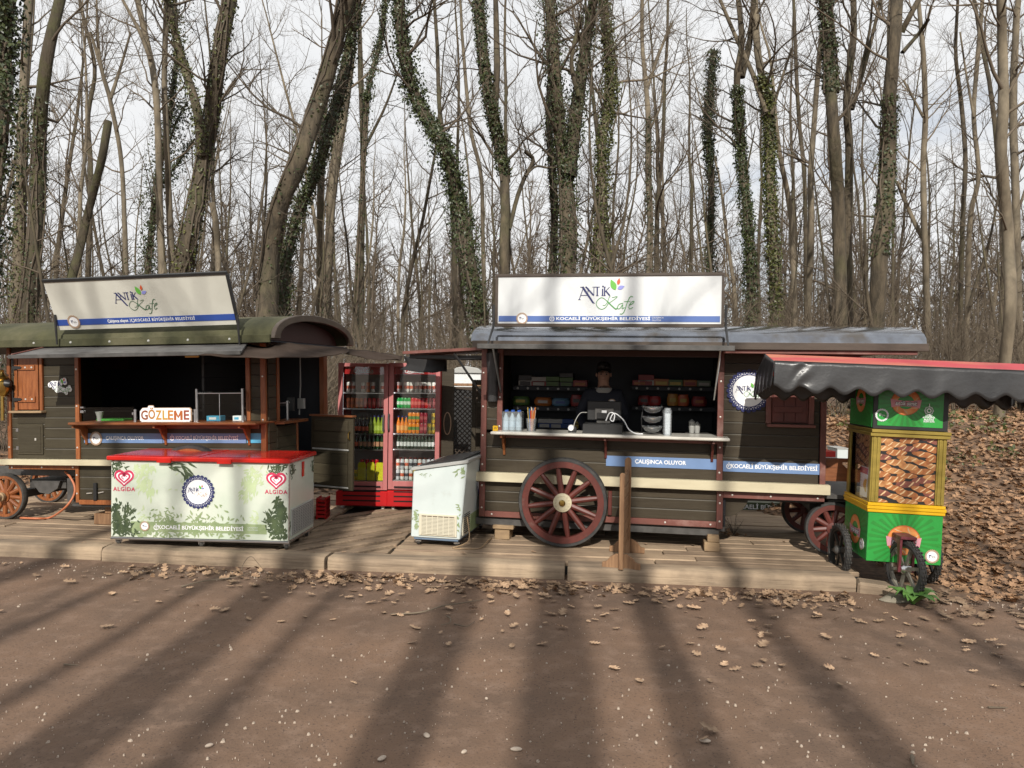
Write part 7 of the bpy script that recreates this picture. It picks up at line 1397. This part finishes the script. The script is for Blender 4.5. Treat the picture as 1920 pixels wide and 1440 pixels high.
for i in range(34):
    p = ground(rg.uniform(60, 1600), rg.uniform(962, 1040), DZ)
    if (DF.I @ p).y < .05: continue
    o = inst('fallen_leaf', olm[i % 6], None, (p.x, p.y, DZ + .012), (rg.gauss(0, .12), rg.gauss(0, .12), rg.uniform(0, 6.28)), rg.uniform(.4, .65)); tag(o, 'dry oak leaf lying on the weathered boardwalk', 'leaf', 'fallen oak leaves on the boardwalk')
nr = np.random.RandomState(12)
def litter(n, X0, X1, Y0, Y1, keep, size, name, m, zf, tilt=.28, label=None):
    Vs, Fs, base = [], [], 0; x = nr.uniform(X0, X1, n); y = nr.uniform(Y0, Y1, n)
    for i in range(n):
        if not keep(x[i], y[i], nr.rand()): continue
        V, F = OL[i % 6]; s = size * nr.uniform(.6, 1.2); e = Euler((nr.normal(0, tilt), nr.normal(0, tilt), nr.uniform(0, 6.28))).to_matrix(); v = (V * s) @ np.array(e).T; v += (x[i], y[i], zf(x[i], y[i]) + nr.uniform(.003, .035)); Vs.append(v); Fs.append(F + base); base += len(V)
    o = stuff(inst(name, npmesh(name, np.concatenate(Vs), np.concatenate(Fs), m, True))); o['label'] = label or 'dry oak leaf litter covering the forest floor'; return o
mlit = mat('dry brown leaves', (0.42, 0.245, 0.13), .7, (.14, .076, .04), 16, lo=.3, hi=.7, detail=2)
bank = lambda x, y, r: y > edge_y(x) - .15 + .12 * math.sin(x * 5) and (x > 3.75 + .15 * math.sin(y * 4) or y > 9.6) and abs(x) < .74 * y and r < (1 if y < 11 else .75)
litter(11000, 3.2, 9.5, 6.0, 12.5, bank, .1, 'leaf_litter', mlit, terrain, .36)
litter(3000, 4.5, 13, 12.5, 19, lambda x, y, r: abs(x) < .74 * y, .14, 'leaf_litter', mlit, terrain, .36)
litter(2500, -9, 3.5, 10.6, 14, lambda x, y, r: True, .13, 'leaf_litter', mlit, terrain, .3)
litter(900, 3.3, 6, 5.2, 7.4, lambda x, y, r: edge_y(x) - .7 < y < edge_y(x) + .1 and r < .55, .11, 'leaf_litter', M['oakleaf'], lambda x, y: .01, .2, 'sparse leaf litter along the road edge beneath the bank')
def drift(px_):  # leaves blown against the sleepers
    return .4 + .6 * math.exp(-((px_ - 620) / 90) ** 2) + .5 * math.exp(-((px_ - 930) / 110) ** 2) + .4 * math.exp(-((px_ - 1420) / 120) ** 2)
Vs, Fs, base = [], [], 0
for i in range(900):
    px_ = nr.uniform(240, 1600)
    if nr.rand() > drift(px_): continue
    p = ground(px_, 1046 + px_ * .0415 + 5 + abs(nr.normal()) * 13, .012); V, F = OL[i % 6]; s = .1 * nr.uniform(.35, 1.0); e = Euler((nr.normal(0, .35), nr.normal(0, .35), nr.uniform(0, 6.28))).to_matrix()
    Vs.append((V * s) @ np.array(e).T + (p.x, p.y, .014 + nr.uniform(0, .03))); Fs.append(F + base); base += len(V)
mdrift = mat('drifted leaves', (0.42, 0.28, 0.17), .8, (.2, .12, .07), 12, lo=.3, hi=.7, detail=2)
o = stuff(inst('leaf_drift', npmesh('leaf_drift', np.concatenate(Vs), np.concatenate(Fs), mdrift, True))); o['label'] = 'drift of broken leaves blown against the boardwalk edge'
# pale grit and petals trodden into the road
pv, pf, base = [], [], 0
for i in range(1400):
    pxx = nr.uniform(-40, 1960); py_ = 1075 + 400 * nr.rand() ** .8 if i % 3 else 1052 + pxx * .0415 + abs(nr.normal()) * 9; p = ground(pxx, py_, .012); 
    if p.y > edge_y(p.x) - .05: continue
    s = (nr.rand() ** 4) * .009 + .0017; k_ = 5; a = np.arange(k_) * 2 * np.pi / k_ + nr.rand() * 6; el = nr.uniform(.5, 1.6); th = nr.rand() * 3.14
    u, v = s * np.cos(a) * el, s * np.sin(a); xx, yy = u * math.cos(th) - v * math.sin(th), u * math.sin(th) + v * math.cos(th)
    ring = np.stack([xx, yy, np.zeros(k_)], 1) + (p.x, p.y, .006); top = ring * 1; top[:, :2] = (ring[:, :2] - (p.x, p.y)) * .6 + (p.x, p.y); top[:, 2] += .008 + s * .35
    pv += [ring, top]; j = np.arange(k_); pf += [np.stack([base + j, base + (j + 1) % k_, base + k_ + (j + 1) % k_, base + k_ + j], 1), np.array([[base + k_, base + k_ + 1, base + k_ + 2, base + k_ + 3], [base + k_, base + k_ + 3, base + k_ + 4, base + k_ + 4]])]; base += 2 * k_
F = np.concatenate(pf); F = F[[len(set(f)) == 4 for f in F]]
o = stuff(inst('gravel', npmesh('gravel', np.concatenate(pv), F, M['pebble'], False))); o['label'] = 'pale grit and petals scattered over the dirt road'
for i, (px_, py_, s) in enumerate(((968, 1407, .05), (716, 1424, .045), (800, 1381, .045), (1322, 1391, .05), (870, 1412, .03), (940, 1260, .016), (912, 1312, .016), (392, 1400, .035), (1230, 1395, .02))):
    p = ground(px_, py_, .012); me = MB().lathe([(.001, .0), (s * .45, .003), (s * .5, .008), (s * .3, .014), (.001, .015)], n=9).mesh('white_petal', M['pebble'], smooth=True); o = inst('white_petal', me, None, p, (0, 0, i), (1.2, .7, 1)); tag(o, 'pale flake lying loose on the dirt road near the camera', 'petal', 'pale flakes on the road')
# fallen twigs
def twig(pts, r, label): tag(MB().tube(smooth_path([ground(a, b, .02 + c) for a, b, c in pts], 18), [r * (1 - .6 * i / 17) for i in range(18)], 5).build('fallen_twig', M['twigpale'], smooth=2), label, 'twig', 'fallen twigs')
twig([(733, 1152, .0), (790, 1148, .01), (830, 1136, .015), (870, 1130, .01), (905, 1124, 0)], .008, 'long pale twig lying on the road below the small white freezer'); twig([(838, 1155, 0), (845, 1160, .02), (842, 1168, .01), (826, 1172, 0)], .006, 'short hooked twig on the road below the long pale twig')
twig([(851, 1170, 0), (875, 1174, .01), (890, 1165, .0)], .005, 'small forked twig on the road right of the hooked twig'); twig([(340, 1100, 0), (380, 1090, .01), (440, 1082, .01), (470, 1074, .0)], .007, 'thin twig lying at the foot of the sleepers below the chest freezer')
twig([(452, 1076, 0), (456, 1058, .08), (470, 1043, .17), (485, 1058, .09), (500, 1076, 0)], .004, 'bent thin twig arching against the sleepers below the chest freezer corner'); twig([(120, 1246, 0), (148, 1247, .004)], .006, 'short straight twig on the left side of the road'); twig([(1853, 1326, 0), (1890, 1327, .004)], .006, 'short straight twig on the right side of the road'); twig([(1710, 1418, 0), (1712, 1434, .006)], .012, 'stubby brown twig on the road at the bottom right')
# green plant and stone at the boardwalk corner
pl = ground(1712, 1138, .0); pt = thing('green_plant', 'low plant with fresh green leaves at the foot of the cart front wheel', 'plant', loc=(pl.x, pl.y, 0)); rg = random.Random(6)
for i in range(17):
    a = rg.uniform(0, 6.28); l = rg.uniform(.12, .24); mb = MB(); pr = []
    for j in range(6): t = j / 5; r_ = l * t; pr.append((r_, .02 + .11 * math.sin(t * 2.3) * rg.uniform(.8, 1.1), .042 * math.sin(math.pi * (t * .9 + .08)) + .002))
    mb.v = [(r_ * math.cos(a) - s_ * w * math.sin(a), r_ * math.sin(a) + s_ * w * math.cos(a), z_ + abs(s_) * .006) for r_, z_, w in pr for s_ in (-1, 0, 1)]; mb.f = [(j * 3 + k_, j * 3 + k_ + 1, j * 3 + k_ + 4, j * 3 + k_ + 3) for j in range(5) for k_ in (0, 1)]; mb.m = [0] * len(mb.f); mb.build('leaf', M['plantgreen'], pt, smooth=2)
sp = ground(1683, 1127, .0); st = MB().lathe([(.001, -.03), (.12, -.02), (.14, .02), (.1, .05), (.001, .06)], n=14).mesh('stone', M['stone'], smooth=True)
for v in st.vertices: v.co *= 1 + .12 * math.sin(v.co.x * 31 + v.co.y * 17)
tag(inst('stone', st, None, sp, (0, 0, .2), (1.15, .7, .8)), 'flat grey stone beside the green plant at the boardwalk corner', 'stone')
# dry weed at the right wagon prop
wd = thing('dry_weed', 'dry weed stalk growing from the deck under the right wagon', 'plant', loc=ground(1375, 1003, DZ)); rg = random.Random(2); tw = Twigs()
for i in range(6): grow(tw, (0, 0, 0), (rg.gauss(0, .25), rg.gauss(0, .2), 1), rg.uniform(.15, .36), .004, 0, rg, 1, (3,), 0, .15, 4)
inst('stalks', tw.mesh('stalks', M['twigpale']), wd); V, F = leaves_np(np.array([(rg.gauss(0, .07), rg.gauss(0, .05), .02) for _ in range(24)]), .05, nr); stuff(inst('dry_leaves', npmesh('dry_leaves', V, F, M['oakleaf'], False), wd))
# low green undergrowth on the bank
rg = random.Random(8); C = []
for i in range(26):
    Y = rg.uniform(9.5, 15); pxx = rg.uniform(1560, 1920); x = (pxx - 960) / FPX * Y
    C += [(x + rg.gauss(0, .16), Y + rg.gauss(0, .16), terrain(x, Y) + abs(rg.gauss(0, .07)) + .02) for _ in range(30)]
V, F = leaves_np(np.array(C), .06, nr); o = stuff(inst('undergrowth', npmesh('undergrowth', V, F, M['ivybright'], False))); o['label'] = 'low green leaves growing among the dead leaves of the bank'
